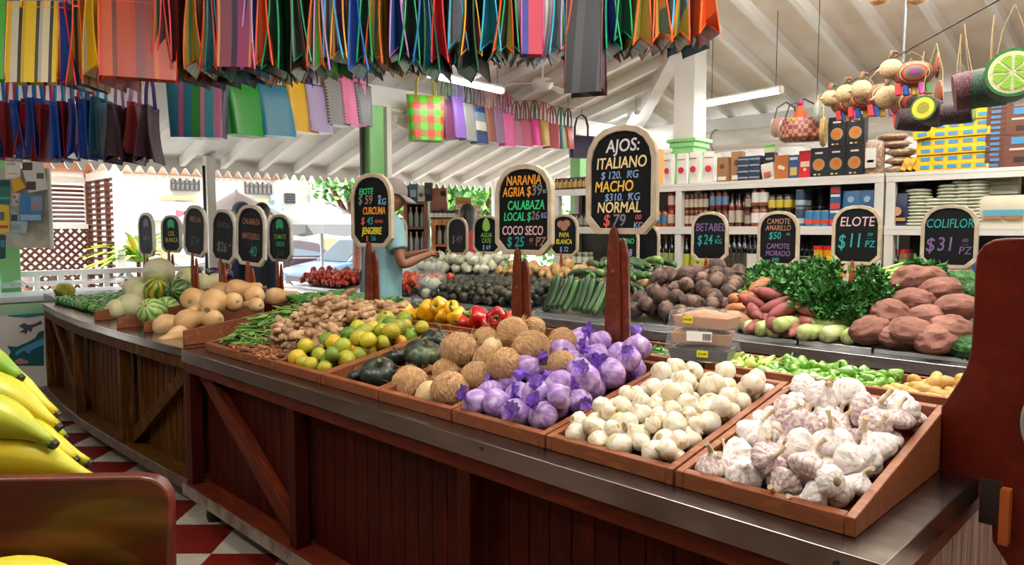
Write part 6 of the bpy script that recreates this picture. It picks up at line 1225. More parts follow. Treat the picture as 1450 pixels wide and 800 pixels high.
# ---------------------------------------------------------------- bags hanging from the roof
random.seed(60)
CORD = M('cord', '3a332c', .8)
def trim(h): return M('trim_'+h, h, .35)
PALS = {
 'yellow': [(3, 'e2bf1a'), (1, '2a2a26'), (2, 'd9cfa8'), (1, 'b5b0a0'), (1, '3a3a34'), (3, 'e2bf1a'), (1, 'c9a818'), (1, '2a2a26'), (2, 'c9c4ae'), (3, 'd9b21a')],
 'orange': [(3, 'b83a14'), (1, 'c4561a'), (2, '8f2c16'), (2, '783236'), (1, 'a82e14'), (3, 'aa3c16'), (1, '6a2a22'), (2, 'ba4e1c')],
 'olive': [(2, '8a7a22'), (1, '2f2a18'), (2, 'b08a2c'), (1, 'a0401f'), (2, '6f7a2a'), (1, '3a3018'), (2, '9a8a30'), (1, '3f6a5a')],
 'tan': [(2, 'b5843f'), (1, '4a6a5a'), (2, 'c99a55'), (1, 'a04a2a'), (2, 'a8803f'), (1, '3a2a1a')],
 'red': [(2, 'a81a22'), (1, '6a1018'), (2, 'c4242c'), (1, '3a1016'), (2, '9a1a20')],
 'maroon': [(2, '4a1820'), (1, '7a2a30'), (2, '3a1418'), (1, '8a5a2a'), (2, '52202a')],
 'green': [(2, '2f8a3a'), (1, '5a2a7a'), (2, '48b02f'), (1, '1f4a2a'), (2, '3f9a30')],
 'darkgreen': [(2, '123a26'), (1, '0c1a14'), (2, '1a4a2c'), (1, '2f2a14'), (2, '10281c')],
 'blackgreen': [(2, '10231a'), (1, '0a0f0d'), (2, '17352a'), (1, '4a2a1c'), (2, '0f1c17')],
 'teal': [(2, '0f5a66'), (1, '0b2f3a'), (2, '17788a'), (1, '3a8a9a'), (2, '0f4a58')],
 'blue': [(2, '1f4f9a'), (1, '14245a'), (2, '2f7ac4'), (1, '1f8a9a'), (2, '24409a')],
 'navy': [(2, '14245a'), (1, '0f4a58'), (2, '0f1a3a'), (1, '2a5a9a')],
 'grey': [(2, '8a8f98'), (1, '4a4f58'), (2, 'b0b4ba'), (1, '6a5a6a'), (2, '7a808a'), (1, '3a3a40')],
 'purple': [(2, '5a2a6a'), (1, 'b5843f'), (2, '8a2a5a'), (1, '2a1a3a'), (2, '7a3a4a'), (1, 'c99a55'), (2, '4a2a5a')],
 'pink': [(2, 'b52a6a'), (1, '7a2a7a'), (2, 'c4455a'), (1, '3a4a9a'), (2, 'a82a4a'), (1, 'd98a3a')],
 'brown': [(2, '4a3428'), (1, '1f1614'), (2, '5a4436'), (1, '2a1f1c')],
 'charcoal': [(2, '33363a'), (1, '4a4e54'), (2, '2a2c30'), (1, '5a5e66')],
}
BM = {k: stripes('bag_stripes_'+k, v, 'Y', .24, .35, 1.0, skew=1.3) for k, v in PALS.items()}; BMB = {k: stripes('broad_stripes_'+k, v, 'Y', .30, .35, 1.0) for k, v in PALS.items()}
def strip_bag(name, W_, H, t0, t1, mat, trimm, handles=True, seed=0, vfold=.06, hlen=.20):
    """flat gusseted mesh bag: x across the gusset, y along the broad face, origin at the top hem"""
    random.seed(seed); tt = lambda v: t0+(t1-t0)*v**1.3; n = 9; sway = rnd(-.03, .03); cv = rnd(-.012, .012)
    def ring(v, low=False):
        t = tt(v)/2; s = sway*v+cv*math.sin(PI*v); g = min(.055, W_*.2)*(.4+.6*v); z = -H*v; zm = z+(vfold if low else 0)
        return [(-t+s, -W_/2, z), (s, -W_/2+g, zm), (t+s, -W_/2, z), (t+s, W_/2, z), (s, W_/2-g, zm), (-t+s, W_/2, z)]
    R = [ring(i/n, i == n) for i in range(n+1)]; vs = [p for r in R for p in r]; fs = []
    for i in range(n):
        for k in range(6): l = (k+1) % 6; fs.append((i*6+k, i*6+l, i*6+6+l, i*6+6+k))
    b = n*6; fs += [(b, b+1, b+4, b+5), (b+1, b+2, b+3, b+4)]
    t = link(name, None); mb = MB(); mb.add(vs, fs); mb.build('bag_body', mat, t, sharp=25)
    for s in (0, 3):    # bound edges of either gusset
        mb = MB(); idx = [(i, s) for i in range(n+1)] + [(n, s+1)] + [(i, s+2) for i in range(n, -1, -1)]; mb.tube([Vector(R[i][k])+Vector((0, -.002 if s == 0 else .002, 0)) for i, k in idx], .0042, 5); mb.build('edge_binding', trimm, t, sharp=60)
    mb = MB(); mb.tube([(x*1.02, y, -.03) for x, y in ((-t0/2, -W_/2), (t0/2, -W_/2), (t0/2, W_/2), (-t0/2, W_/2))], .005, 5, closed=True); mb.build('top_hem', trimm, t, sharp=60)
    if handles:
        for s in (-1, 1): mb = MB(); mb.tube([(s*t0/2, -W_*.25, -.03), (s*t0/2, -W_*.24, hlen*.5), (s*t0/3, -W_*.1, hlen*.9), (0, 0, hlen), (s*t0/3, W_*.1, hlen*.9), (s*t0/2, W_*.24, hlen*.5), (s*t0/2, W_*.25, -.03)], .006, 5); mb.build('handle', trimm, t, sharp=60)
    return t
TN = {'d9242a': 'red', 'ee5a1c': 'orange', 'f0b41c': 'golden', 'd090e0': 'lilac', '18a868': 'green', '38b8e6': 'sky blue', '1f78c4': 'blue', '0f7a88': 'teal', '1f5a3a': 'dark green', '4a2a2a': 'brown', 'd93a8a': 'magenta', '5a3a9a': 'violet'}
R_, O_, Y_, L_c, G_, C_, B_, T_, D_, N_, P_, V_ = 'd9242a', 'ee5a1c', 'f0b41c', 'd090e0', '18a868', '38b8e6', '1f78c4', '0f7a88', '1f5a3a', '4a2a2a', 'd93a8a', '5a3a9a'
ROWB = [(2, 113, V_, 'green', 1), (52, 117, Y_, 'yellow', 1), (93, 118, R_, 'blue', 0), (111, 116, O_, 'tan', 0), (131, 103, Y_, 'yellow', 0), (151, 115, R_, 'red', 0), (196, 111, O_, 'orange', 1), (222, 94, R_, 'olive', 0), (243, 82, R_, 'maroon', 0), (267, 95, O_, 'olive', 0),
 (293, 97, R_, 'olive', 0), (308, 98, T_, 'teal', 0), (334, 95, R_, 'purple', 1), (364, 95, L_c, 'blue', 0), (377, 90, O_, 'orange', 0), (396, 95, G_, 'darkgreen', 0), (414, 100, N_, 'brown', 0), (425, 85, G_, 'blackgreen', 0), (443, 93, O_, 'tan', 0), (460, 97, L_c, 'green', 0),
 (472, 80, C_, 'grey', 0), (488, 81, Y_, 'purple', 0), (506, 97, B_, 'blue', 0), (521, 85, G_, 'darkgreen', 0), (543, 87, O_, 'olive', 0), (558, 78, L_c, 'navy', 0), (579, 88, G_, 'blackgreen', 0), (597, 86, B_, 'teal', 0), (609, 100, D_, 'teal', 0), (622, 86, R_, 'red', 0), (638, 68, C_, 'grey', 0),
 (656, 76, Y_, 'maroon', 0), (674, 100, D_, 'blackgreen', 0), (691, 70, C_, 'teal', 0), (709, 72, O_, 'olive', 0), (731, 72, G_, 'blackgreen', 0), (753, 75, P_, 'pink', 1), (779, 73, C_, 'grey', 0), (800, 68, L_c, 'green', 0), (822, 70, O_, 'olive', 0), (856, 67, G_, 'navy', 0), (882, 55, G_, 'darkgreen', 0),
 (905, 62, O_, 'olive', 0), (931, 57, O_, 'tan', 0), (953, 43, C_, 'grey', 0), (971, 55, O_, 'olive', 0), (994, 45, O_, 'orange', 0)]
def rope_d(px): return 3.62-(px-50)/950*.15
def pal_word(k): return {'tan': 'tan', 'darkgreen': 'dark green', 'blackgreen': 'black and green', 'charcoal': 'charcoal'}.get(k, k)
seen = {}
hooks = []
for i, (px, py, tr_, pal, broad) in enumerate(ROWB):
    d = rope_d(px); H = .40; W_ = .26
    if broad: W_ = {52: .245, 196: .33, 334: .16, 753: .10, 2: .2}[px]
    p = at(px, py+2, d=d); nm = strip_bag('market_bag', W_, H, .03, .085+rnd(-.01, .02), (BMB if broad else BM)[pal], trim(tr_), seed=200+i, hlen=.20)
    yaw = (PI/4+rnd(-.22, .22)) if not broad else PI/4+PI/2+{196: .35}.get(px, .06)+rnd(-.05, .05)
    b_ = Vector((-q, q, 0))*(W_/2 if not broad else .02); nm.location = (p.x+b_.x, p.y+b_.y, p.z+H); nm.rotation_euler = (0, 0, yaw); hooks.append(Vector((p.x+b_.x, p.y+b_.y, p.z+H+.20)))
    key = (TN[tr_], pal); seen.setdefault(key, []).append((nm, px, broad))
def near(px):
    for a, b, w in ((0, 45, 'beside the yellow striped one'), (45, 110, 'next to the broad yellow face'), (110, 200, 'between the yellow and orange bags'), (200, 300, 'above the teal and pink striped tote'), (300, 400, 'above the green and teal totes'), (400, 520, 'above the green column'), (520, 620, 'above the plaid tote'),
                    (620, 720, 'above the tube lamp'), (720, 800, 'above the ceiling fan'), (800, 870, 'beside the long charcoal bag'), (870, 950, 'between the charcoal bag and the column'), (950, 1100, 'in front of the white column')):
        if a <= px < b: return w
for (tn, pal), lst in seen.items():
    for k, (o, px, broad) in enumerate(lst):
        w = near(px); same = [j for j, (_, x, _b) in enumerate(lst) if near(x) == w]
        extra = '' if len(same) == 1 else (', first of two' if same.index(k) == 0 else ', second of two')
        tag(o, ('%s striped bag with %s edging %s%s' % (pal_word(pal), tn, w, extra)), 'bag', 'striped bags hung in the upper row')
DK = ['olive', 'darkgreen', 'maroon', 'blackgreen', 'brown', 'navy', 'tan', 'teal', 'purple', 'olive', 'grey', 'darkgreen']
for i in range(32):
    px = 232+i*24; d = rope_d(px)+.36; py = 112-max(0, px-330)*.075+rnd(-5, 5); p = at(px, py, d=d); o = strip_bag('market_bag', .24, .40, .03, .10, BM[DK[i % 12]], trim((O_, D_, R_, N_)[i % 4]), seed=500+i, hlen=.20)
    o.location = (p.x-.08, p.y+.08, p.z+.40); o.rotation_euler = (0, 0, PI/4+rnd(-.35, .35)); tag(o, 'dark striped bag hanging half hidden behind the front row of striped bags', 'bag', 'striped bags behind the front row')
o = strip_bag('market_bag', .17, .62, .03, .12, BM['charcoal'], trim('6a2a34'), seed=77); p = at(828, 133, d=3.5); o.location = (p.x, p.y, p.z+.62); o.rotation_euler = (.0, 0, PI/4+1.2); tag(o, 'long charcoal striped bag hanging lower than its neighbours', 'bag'); hooks.append(Vector((p.x, p.y, p.z+.62+.20)))
mb = MB(); hooks.sort(key=lambda v: v.x); pts = [hooks[0]+Vector((-.3, -.2, .1))] + hooks + [hooks[-1]+Vector((.25, .2, .1))]
t = thing('bag_rope', 'dark rope holding the upper row of striped bags', 'rope'); mb.tube([(v.x, v.y, v.z+.004) for v in pts], .005, 5); mb.build('rope', CORD, t, sharp=60)
for h in (pts[0], hooks[len(hooks)//2], pts[-1]): mb = MB(); mb.tube([h, (h.x, h.y, zr(h.x, h.y)-.01)], .004, 5); mb.build('hanging_line', CORD, t, sharp=60)
# --- second row: small blue and red bags on ribbons
def plain(k, a, b): return M('foil_'+k, a, .3, col2=b, ns=3, stretch=(1, 14, 1), ramp=(.35, .65), coat=.3)
SB = {'blue': plain('blue', '12348f', '1f5ac4'), 'red': plain('red', '8a1420', 'a82430'), 'teal blue': plain('teal', '1a4f78', '2f6f94'), 'dark purple': plain('plum', '3a1f3a', '5a4a55'), 'crimson': plain('crimson', '9a1a40', 'a84a3a'), 'violet grey': plain('vgrey', '4a2444', '6a5a62')}
ROW2 = [(4, 225, 'blue', B_), (19, 228, 'red', R_), (34, 226, 'blue', B_), (46, 225, 'red', R_), (58, 222, 'blue', B_), (71, 230, 'red', R_), (88, 229, 'blue', B_), (99, 227, 'red', R_), (113, 225, 'blue', B_), (121, 222, 'red', R_), (131, 226, 'blue', B_), (147, 222, 'teal blue', C_), (172, 232, 'dark purple', L_c), (194, 228, 'crimson', L_c), (216, 233, 'violet grey', V_)]
cnt = {}; pts = []
for i, (px, py, c, rib) in enumerate(ROW2):
    d = 4.75+.02*(i % 2); p = at(px, py, d=d); H = .37; wide = px > 160
    o = strip_bag('ribbon_bag', .16, H, .038, .060 if not wide else .13, SB[c], SB[c], handles=False, seed=300+i, vfold=.05 if not wide else .13); o.name = 'ribbon_bag'
    o.location = (p.x, p.y, p.z+H); o.rotation_euler = (rnd(-.05, .05), (.06 if i % 2 else -.02), PI/4+rnd(-.25, .25))
    for s in (-1, 1): mb = MB(); mb.tube([(s*.03, 0, -.02), (s*.022, 0, .12), (0, 0, .24)], .004, 4, flat=3.0); mb.build('ribbon_handle', trim(rib if c != 'red' else 'e0405a'), o)
    cnt[c] = cnt.get(c, 0)+1; ordn = ['first', 'second', 'third', 'fourth', 'fifth', 'sixth', 'seventh'][cnt[c]-1]; many = sum(r[2] == c for r in ROW2) > 1
    tag(o, ('%s glossy %s ribbon bag counting from the notice board' % (ordn, c)) if many else 'glossy %s bag with forked bottom hung on ribbons' % c, 'bag', 'small glossy bags on ribbons'); pts.append(Vector((p.x, p.y, p.z+H+.24)))
t = thing('ribbon_rope', 'thin rope holding the small blue and red bags', 'rope'); mb = MB(); mb.tube([pts[0]+Vector((-.4, -.4, .03))]+pts+[pts[-1]+Vector((.3, .3, .04))], .004, 5); mb.build('rope', CORD, t, sharp=60)
for h in (pts[0], pts[7], pts[-1]): mb = MB(); mb.tube([h, (h.x, h.y, zr(h.x, h.y)-.01)], .003, 5); mb.build('hanging_line', CORD, t, sharp=60)
# --- woven totes
def tote(name, lab, W_, H, D, mats, handle, yaw, p, hl=.16, hw=.5, grp=None, side=None):
    """open woven bag: x broad side, origin at the rim centre; p is the bottom centre"""
    t = thing(name, lab, 'tote bag', (p.x, p.y, p.z+H), (0, 0, yaw), grp); m = mats; n = 8
    def pt(u, v):   # u round the bag, v down
        a = 2*PI*u; c, s = math.cos(a), math.sin(a); k = (abs(c)**6+abs(s)**6)**(-1/6); w = W_/2*(1-.13*v); dd = D/2*(.35+.65*v**.6); return (c*k*w, s*k*dd, -H*v)
    mb = MB(); mb.grid(40, n, lambda u, v: pt(u, v), closed_u=True); mb.add([pt(k/40, 1) for k in range(40)], [tuple(range(40))]); o = mb.build('woven_body', m, t, sharp=50)
    mb = MB(); mb.tube([(pt(k/40, .0)) for k in range(40)], .005, 5, closed=True); mb.build('rim', handle, t, sharp=60)
    for s in (-1, 1): mb = MB(); y = s*D*.17; mb.tube([(-W_*hw/2, y, -.03), (-W_*hw/2, y, hl*.45), (-W_*hw/3, y*.8, hl*.85), (0, y*.5, hl), (W_*hw/3, y*.8, hl*.85), (W_*hw/2, y, hl*.45), (W_*hw/2, y, -.03)], .008, 6); mb.build('handle', handle, t, sharp=60)
    return t
def H_(h): return M('handle_'+h, h, .4)
def tt(px, py0, py1, wpx, lab, mat, hc, yaw, D=.16, x=None, hl=.16, d=None):
    d = 7.35/(1-(px-725)/FPX); p = at(px, py1, d=d); H = (py1-py0)*d/FPX; W_ = wpx*d/FPX/max(.35, abs(math.cos(yaw-PI/4))); return tote('woven_tote', lab, min(W_, .42), H, D, mat, H_(hc), yaw, p, hl)
BIG = stripes('tote_teal_pink', [(3, '1f7a94'), (1, 'b55a8a'), (2, '1f7a94'), (2, '2f8a3a'), (1, 'd98ab5'), (2, '3a9ab0'), (2, 'c07aa0'), (1, '4a3a5a')], 'X', .40, .4)
tops = []
for a in ((282, 118, 196, 82, 'big woven tote striped in teal, green and pink', BIG, '1f7a94', PI/4+.12, .14, 4.5), (347, 122, 193, 36, 'plain bright green tote', M('tote_green', '159a2a', .35, col2='0f8a24', ns=3), '17a060', PI/4+.9, .16, 4.7), (391, 124, 194, 44, 'teal woven tote with diagonal weave', weave('tote_teal', '176a88', '1f86a6', 'diag', 60), '1f6a8a', PI/4+.7, .18, 4.85),
          (427, 119, 188, 30, 'golden yellow tote with a black woven side', weave('tote_yellow', 'd9a818', 'e0b428', 'diag', 30), '3a3020', PI/4+1.0, .14, 5.0), (450, 124, 188, 27, 'purple and white zigzag tote', weave('tote_zigzag', '8a78b0', 'c4b8da', 'diag', 34), '3f3a80', PI/4+.95, .14, 5.1), (476, 112, 178, 27, 'grey and pink tote with black diamond pattern', weave('tote_greydiamond', '9a9a98', '4a4a4c', 'diamond', 26), '8a8a8a', PI/4+.95, .13, 5.25), (499, 113, 178, 28, 'pink tote with diamond pattern', weave('tote_pink', 'd96a9a', 'e890b4', 'diamond', 26), 'c04a6a', PI/4+.9, .13, 5.4), (513, 122, 178, 16, 'narrow dark grey diamond tote behind the pink one', weave('tote_dgrey', '5a5a60', '8a8a90', 'diamond', 26), '4a4a50', PI/4+1.1, .1, 5.55)):
    o = tt(a[0], a[1], a[2], a[3], a[4]+' in the row of totes', a[5], a[6], a[7], a[8], d=a[9], hl=.13); tops.append(o.location+Vector((0, 0, .13)))
def plaid():
    m = bpy.data.materials.new('tote_plaid'); m.use_nodes = True; T = m.node_tree; N = T.nodes; L = T.links; b = N['Principled BSDF']; b.inputs['Roughness'].default_value = .35
    tc = N.new('ShaderNodeTexCoord'); sp = N.new('ShaderNodeSeparateXYZ'); L.new(tc.outputs['Object'], sp.inputs[0]); fs = []
    for ax in (0, 2):
        mu = N.new('ShaderNodeMath'); mu.operation = 'MULTIPLY'; mu.inputs[1].default_value = 8.2; L.new(sp.outputs[ax], mu.inputs[0]); f = N.new('ShaderNodeMath'); f.operation = 'FRACT'; L.new(mu.outputs[0], f.inputs[0]); g = N.new('ShaderNodeMath'); g.operation = 'GREATER_THAN'; g.inputs[1].default_value = .5; L.new(f.outputs[0], g.inputs[0]); fs.append(g)
    def mix(a, bb, fac):
        x = N.new('ShaderNodeMix'); x.data_type = 'RGBA'; L.new(fac.outputs[0], x.inputs['Factor'])
        for v, k in ((a, 'A'), (bb, 'B')):
            if isinstance(v, str): x.inputs[k].default_value = lin(v)
            else: L.new(v.outputs['Result'], x.inputs[k])
        return x
    r = mix(mix('cc2f14', '8a7420', fs[1]), mix('8f7f22', '3fc01f', fs[1]), fs[0]); L.new(r.outputs['Result'], b.inputs[0]); return m
FAR = [(603, 138, 200, 50, 'red, green and olive plaid tote, largest of the small row', plaid(), 'a89a3c', PI/4+.35, .18, 5.9), (633, 142, 197, 17, 'maroon woven tote next to the plaid one', weave('tote_maroon', '5a1f45', '6a2a52', 'check', 90), '3f7a4a', PI/4+1.0, .14, 6.1), (648, 140, 196, 18, 'violet woven tote with a red underside', weave('tote_violet', '6f4a9a', '8a62b0', 'check', 90), '8a6ac0', PI/4+1.0, .14, 6.3), (664, 148, 200, 20, 'grey and white diamond tote with black handles', weave('tote_gdi', '4a4a4a', 'c9c9c4', 'diamond', 34), '3a3a3c', PI/4+.9, .12, 6.5),
 (679, 152, 204, 17, 'navy, grey and cream tote', stripes('tote_navy', [(2, '6a7a8a'), (2, '1f3a6a'), (1, '24304f'), (2, 'b5b0a0')], 'Z', .3), '7a3a45', PI/4+.95, .12, 6.7), (694, 154, 202, 16, 'brown woven tote with striped handles', weave('tote_brown', '6a3a30', '9a6a55', 'band', 60), 'c98a78', PI/4+.95, .12, 6.9), (706, 155, 203, 16, 'mauve tote with a crimson handle', weave('tote_mauve', '7a5a7a', '8a6a86', 'check', 90), '9a2a4a', PI/4+1.0, .12, 7.1), (718, 162, 208, 16, 'magenta tote with pale diagonal stripes', weave('tote_magenta', 'c4307f', 'e07aae', 'diag', 50), 'b03a6a', PI/4+.9, .12, 7.35),
 (731, 172, 207, 14, 'dusty pink tote behind the magenta one', weave('tote_dpink', 'a04a6a', 'c07a90', 'diag', 50), '7a4a4a', PI/4+.9, .12, 7.6), (743, 171, 208, 15, 'rose tote with long maroon handles', weave('tote_rose', 'a83f60', 'c46a82', 'diag', 50), '8a3a3a', PI/4+.85, .12, 7.8), (757, 170, 207, 14, 'hot pink and brown tote', weave('tote_hot', 'd9187a', 'c92a7f', 'check', 60), '5a4a3a', PI/4+.95, .12, 8.0), (769, 172, 207, 13, 'ochre yellow woven tote', weave('tote_ochre', 'b08a2c', 'c4a042', 'diag', 60), 'c4604a', PI/4+.95, .12, 8.2), (781, 177, 211, 18, 'brick red woven tote', weave('tote_brick', '9a3a42', 'b05a5a', 'check', 80), '9a4a4a', PI/4+.7, .14, 8.4), (794, 179, 212, 12, 'narrow olive and teal woven tote', stripes('tote_olive', [(2, '2f5a7a'), (2, '8a9a5a'), (1, 'b0b07a')], 'X', .2), '2f7a5a', PI/4+.9, .11, 8.6), (804, 180, 211, 12, 'red and black tote at the far end of the small row', weave('tote_redblack', 'a83a32', 'b5493c', 'check', 80), '5a2f2c', PI/4+.9, .11, 8.8)]
for a in FAR: o = tt(a[0], a[1], a[2], a[3], a[4], a[5], a[6], a[7], a[8], d=a[9], hl=.19 if a[0] > 610 else .22); tops.append(o.location+Vector((0, 0, .19)))
o = tt(823, 194, 224, 37, 'dark purple tote hanging alone beside the AJOS sign', weave('tote_dpurple', '2f1f48', '3a2a55', 'check', 90), '4a2a30', PI/4+.15, .12, d=7.2, hl=.24)
h = o.location; mb = MB(); mb.tube([(0, 0, .235), (0, 0, zr(h.x, h.y)-o.location.z-.01)], .003, 5); mb.build('hanging_line', CORD, o, sharp=60)
t = thing('tote_rope', 'thin rope along the street side holding the woven totes', 'rope'); mb = MB(); mb.tube([tops[0]+Vector((.1, -.5, .08))]+[v+Vector((0, 0, .004)) for v in tops]+[tops[-1]+Vector((-.1, .3, .05))], .004, 5); mb.build('rope', M('red_cord', 'a03a3a', .8), t, sharp=60)
for h in (tops[0], tops[7], tops[15], tops[-1]): mb = MB(); mb.tube([h, (h.x, h.y, zr(h.x, h.y)-.01)], .003, 5); mb.build('hanging_line', CORD, t, sharp=60)
# --- woven hens, fruit purses and pots on the rope above the shelves
ra, rb_ = at(1165, 138, d=5.1), at(1425, -6, d=2.85)
def rp(px):
    """point of the rope seen at column px"""
    lo, hi = -.3, 1.4
    for _ in range(40):
        m_ = (lo+hi)/2; P = ra+(rb_-ra)*m_; d = (P.y-P.x)*q; u = 725+FPX*((P.x+P.y)*q)/d
        if u < px: lo = m_
        else: hi = m_
    return ra+(rb_-ra)*m_
t = thing('basket_rope', 'thin rope carrying the woven hens and fruit shaped baskets', 'rope'); mb = MB(); e0, e1 = rp(1150), rp(1600); mb.tube([e0, (e0+e1)/2+Vector((0, 0, -.0)), e1], .004, 5); mb.build('rope', CORD, t, sharp=60)
for h in (e0, e1): mb = MB(); mb.tube([h, (h.x, h.y, zr(h.x, h.y)-.01)], .003, 5); mb.build('hanging_line', CORD, t, sharp=60)
STRAW = M('straw_weave', 'd2b78f', .8, col2=['b89a70', 'e0c9a4'], ns=1, stretch=(60, 60, 200), bump=.4, bs=1, bstretch=(120, 120, 300))
EMB = stripes('embroidered_band', [(1, 'a82a3a'), (1, '2f2a3a'), (1, 'c4a02c'), (1, '7a2a6a'), (1, '3a6a4a'), (1, 'b5501f')], 'Y', .06, .7, 3)
def loops(o, p, top, cols='8a7a5a', off=.05):
    for s in (-1, 1): mb = MB(); mb.tube([(s*off, 0, top-.01), (s*off*.7, .004, top+(p-top)*.5), (0, 0, p)], .0022, 5); mb.build('hanging_cord', M('cord_'+cols, cols, .8), o, sharp=60)
def hen(px, py, wpx, d, lab, yaw):
    p = at(px, py, d=d); s = wpx*d/FPX/.185; t = thing('woven_hen', lab, 'woven hen', p, (0, 0, yaw), 'woven straw hens'); t.scale = (s, s, s)
    mb = MB(); mb.ell((.01, 0, 0), (.075, .06, .055), 24, 14); mb.build('body', EMB, t, sharp=0)
    mb = MB(); mb.ell((-.075, 0, .03), (.045, .042, .042), 20, 12); mb.tube([(-.11, 0, .03), (-.135, 0, .022)], [.012, .002], 8); mb.build('head', STRAW, t, sharp=0)
    mb = MB(); mb.tube([(-.08, 0, .065), (-.07, 0, .10), (-.05, 0, .095)], [.016, .018, .012], 8, flat=.6); mb.build('crest_bow', EMB, t, sharp=0)
    mb = MB(); mb.lathe([(.02, 0), (.05, .005), (.052, .012), (.02, .014)], 18, T=Matrix.Translation((.085, 0, .03)) @ Matrix.Rotation(PI/2, 4, 'Y')); mb.build('tail_disc', EMB, t)
    for k, (dx, c) in enumerate(((-.05, 'c4343a'), (-.02, '2f4f9a'), (.01, 'd0a84a'), (.035, 'a84a8a'), (.06, '5a8a4a'))): mb = MB(); mb.tube([(dx, -.03+.015*(k % 3), -.04), (dx+.006, -.035+.015*(k % 3), -.085)], [.011, .013], 8); mb.build('tassel', M('tassel_'+c, c, .8), t)
    smoothkids(t); r_ = rp(px+8); loops(t, (r_.z-p.z)/s if r_.z > p.z else .2, .05); return t
hen(1288, 148, 70, 3.9, 'woven straw hen with a bow, nearest the palm pots', .5); hen(1245, 137, 60, 4.15, 'woven straw hen facing the shelf in the middle of the cluster', .7); hen(1222, 140, 56, 4.35, 'woven straw hen with red tassels beside the black cartons', .3); hen(1290, 106, 62, 3.75, 'woven straw hen hanging highest of the cluster', .35); hen(1195, 148, 50, 4.6, 'woven straw hen at the far end above the black cartons', .9)
# woven baskets at the far end of the rope
def basket(px, py, wpx, hpx, d, lab, mat, cap=None):
    p = at(px, py, d=d); Wb = wpx*d/FPX; Hb = hpx*d/FPX; t = thing('woven_basket', lab, 'basket', p, (0, 0, PI/4)); mb = MB(); mb.lathe([(Wb*.36, -Hb/2), (Wb*.48, -Hb*.3), (Wb*.5, Hb*.2), (Wb*.44, Hb/2), (Wb*.41, Hb/2), (Wb*.46, Hb*.2), (Wb*.42, -Hb*.35)], 26); mb.build('woven_body', mat, t)
    mb = MB(); mb.tube([(-Wb*.4, 0, Hb*.45), (-Wb*.3, 0, Hb*1.1), (0, 0, Hb*1.4), (Wb*.3, 0, Hb*1.1), (Wb*.4, 0, Hb*.45)], .006, 6); mb.build('handle', H_('3a3a34'), t, sharp=60); return t
b1 = basket(1137, 186, 66, 32, 5.2, 'small purple and yellow plaid basket hanging at the far end of the rope', weave('basket_plaid', '7a2a5a', 'b08a4a', 'check', 34))
b2 = basket(1112, 182, 40, 26, 5.4, 'small striped basket partly behind the plaid one', weave('basket_stripe', 'a03a4a', 'c9b8a0', 'band', 60))
p = at(1133, 158, d=5.2); t = thing('cloth_doll', 'tiny magenta and orange cloth ornament above the plaid basket', 'ornament', p); mb = MB(); mb.lathe([(.05, -.07), (.045, -.02), (.015, .03), (.004, .06)], 14); mb.build('skirt', M('doll_skirt', 'd9502a', .7), t); mb = MB(); mb.ell((0, 0, .06), .022, 12, 8); mb.build('head', M('doll_head', 'b52a7a', .7), t)
for px, py, w, h, d, c, l in ((1158, 160, 8, 36, 5.0, '9fb0b8', 'pale blue and straw disc purse seen edge-on'), (1166, 187, 14, 42, 4.9, 'c9b07a', 'round straw purse with a ring pattern seen half edge-on')):
    p = at(px, py, d=d); Rr = h*d/FPX/2; t = thing('disc_purse', l, 'purse', p, (0, 0, PI/4+1.05)); mb = MB(); mb.lathe([(.003, -.018), (Rr*.9, -.015), (Rr, 0), (Rr*.9, .015), (.003, .018)], 28, T=Matrix.Rotation(PI/2, 4, 'X')); mb.build('disc', M('disc_'+c, c, .7, col2='a88a58', ns=30), t); mb = MB(); mb.tube([(-Rr*.5, 0, Rr*.85), (0, 0, rp(px+10).z-p.z), (Rr*.5, 0, Rr*.85)], .003, 5); mb.build('strap', H_('c9b07a'), t, sharp=60)
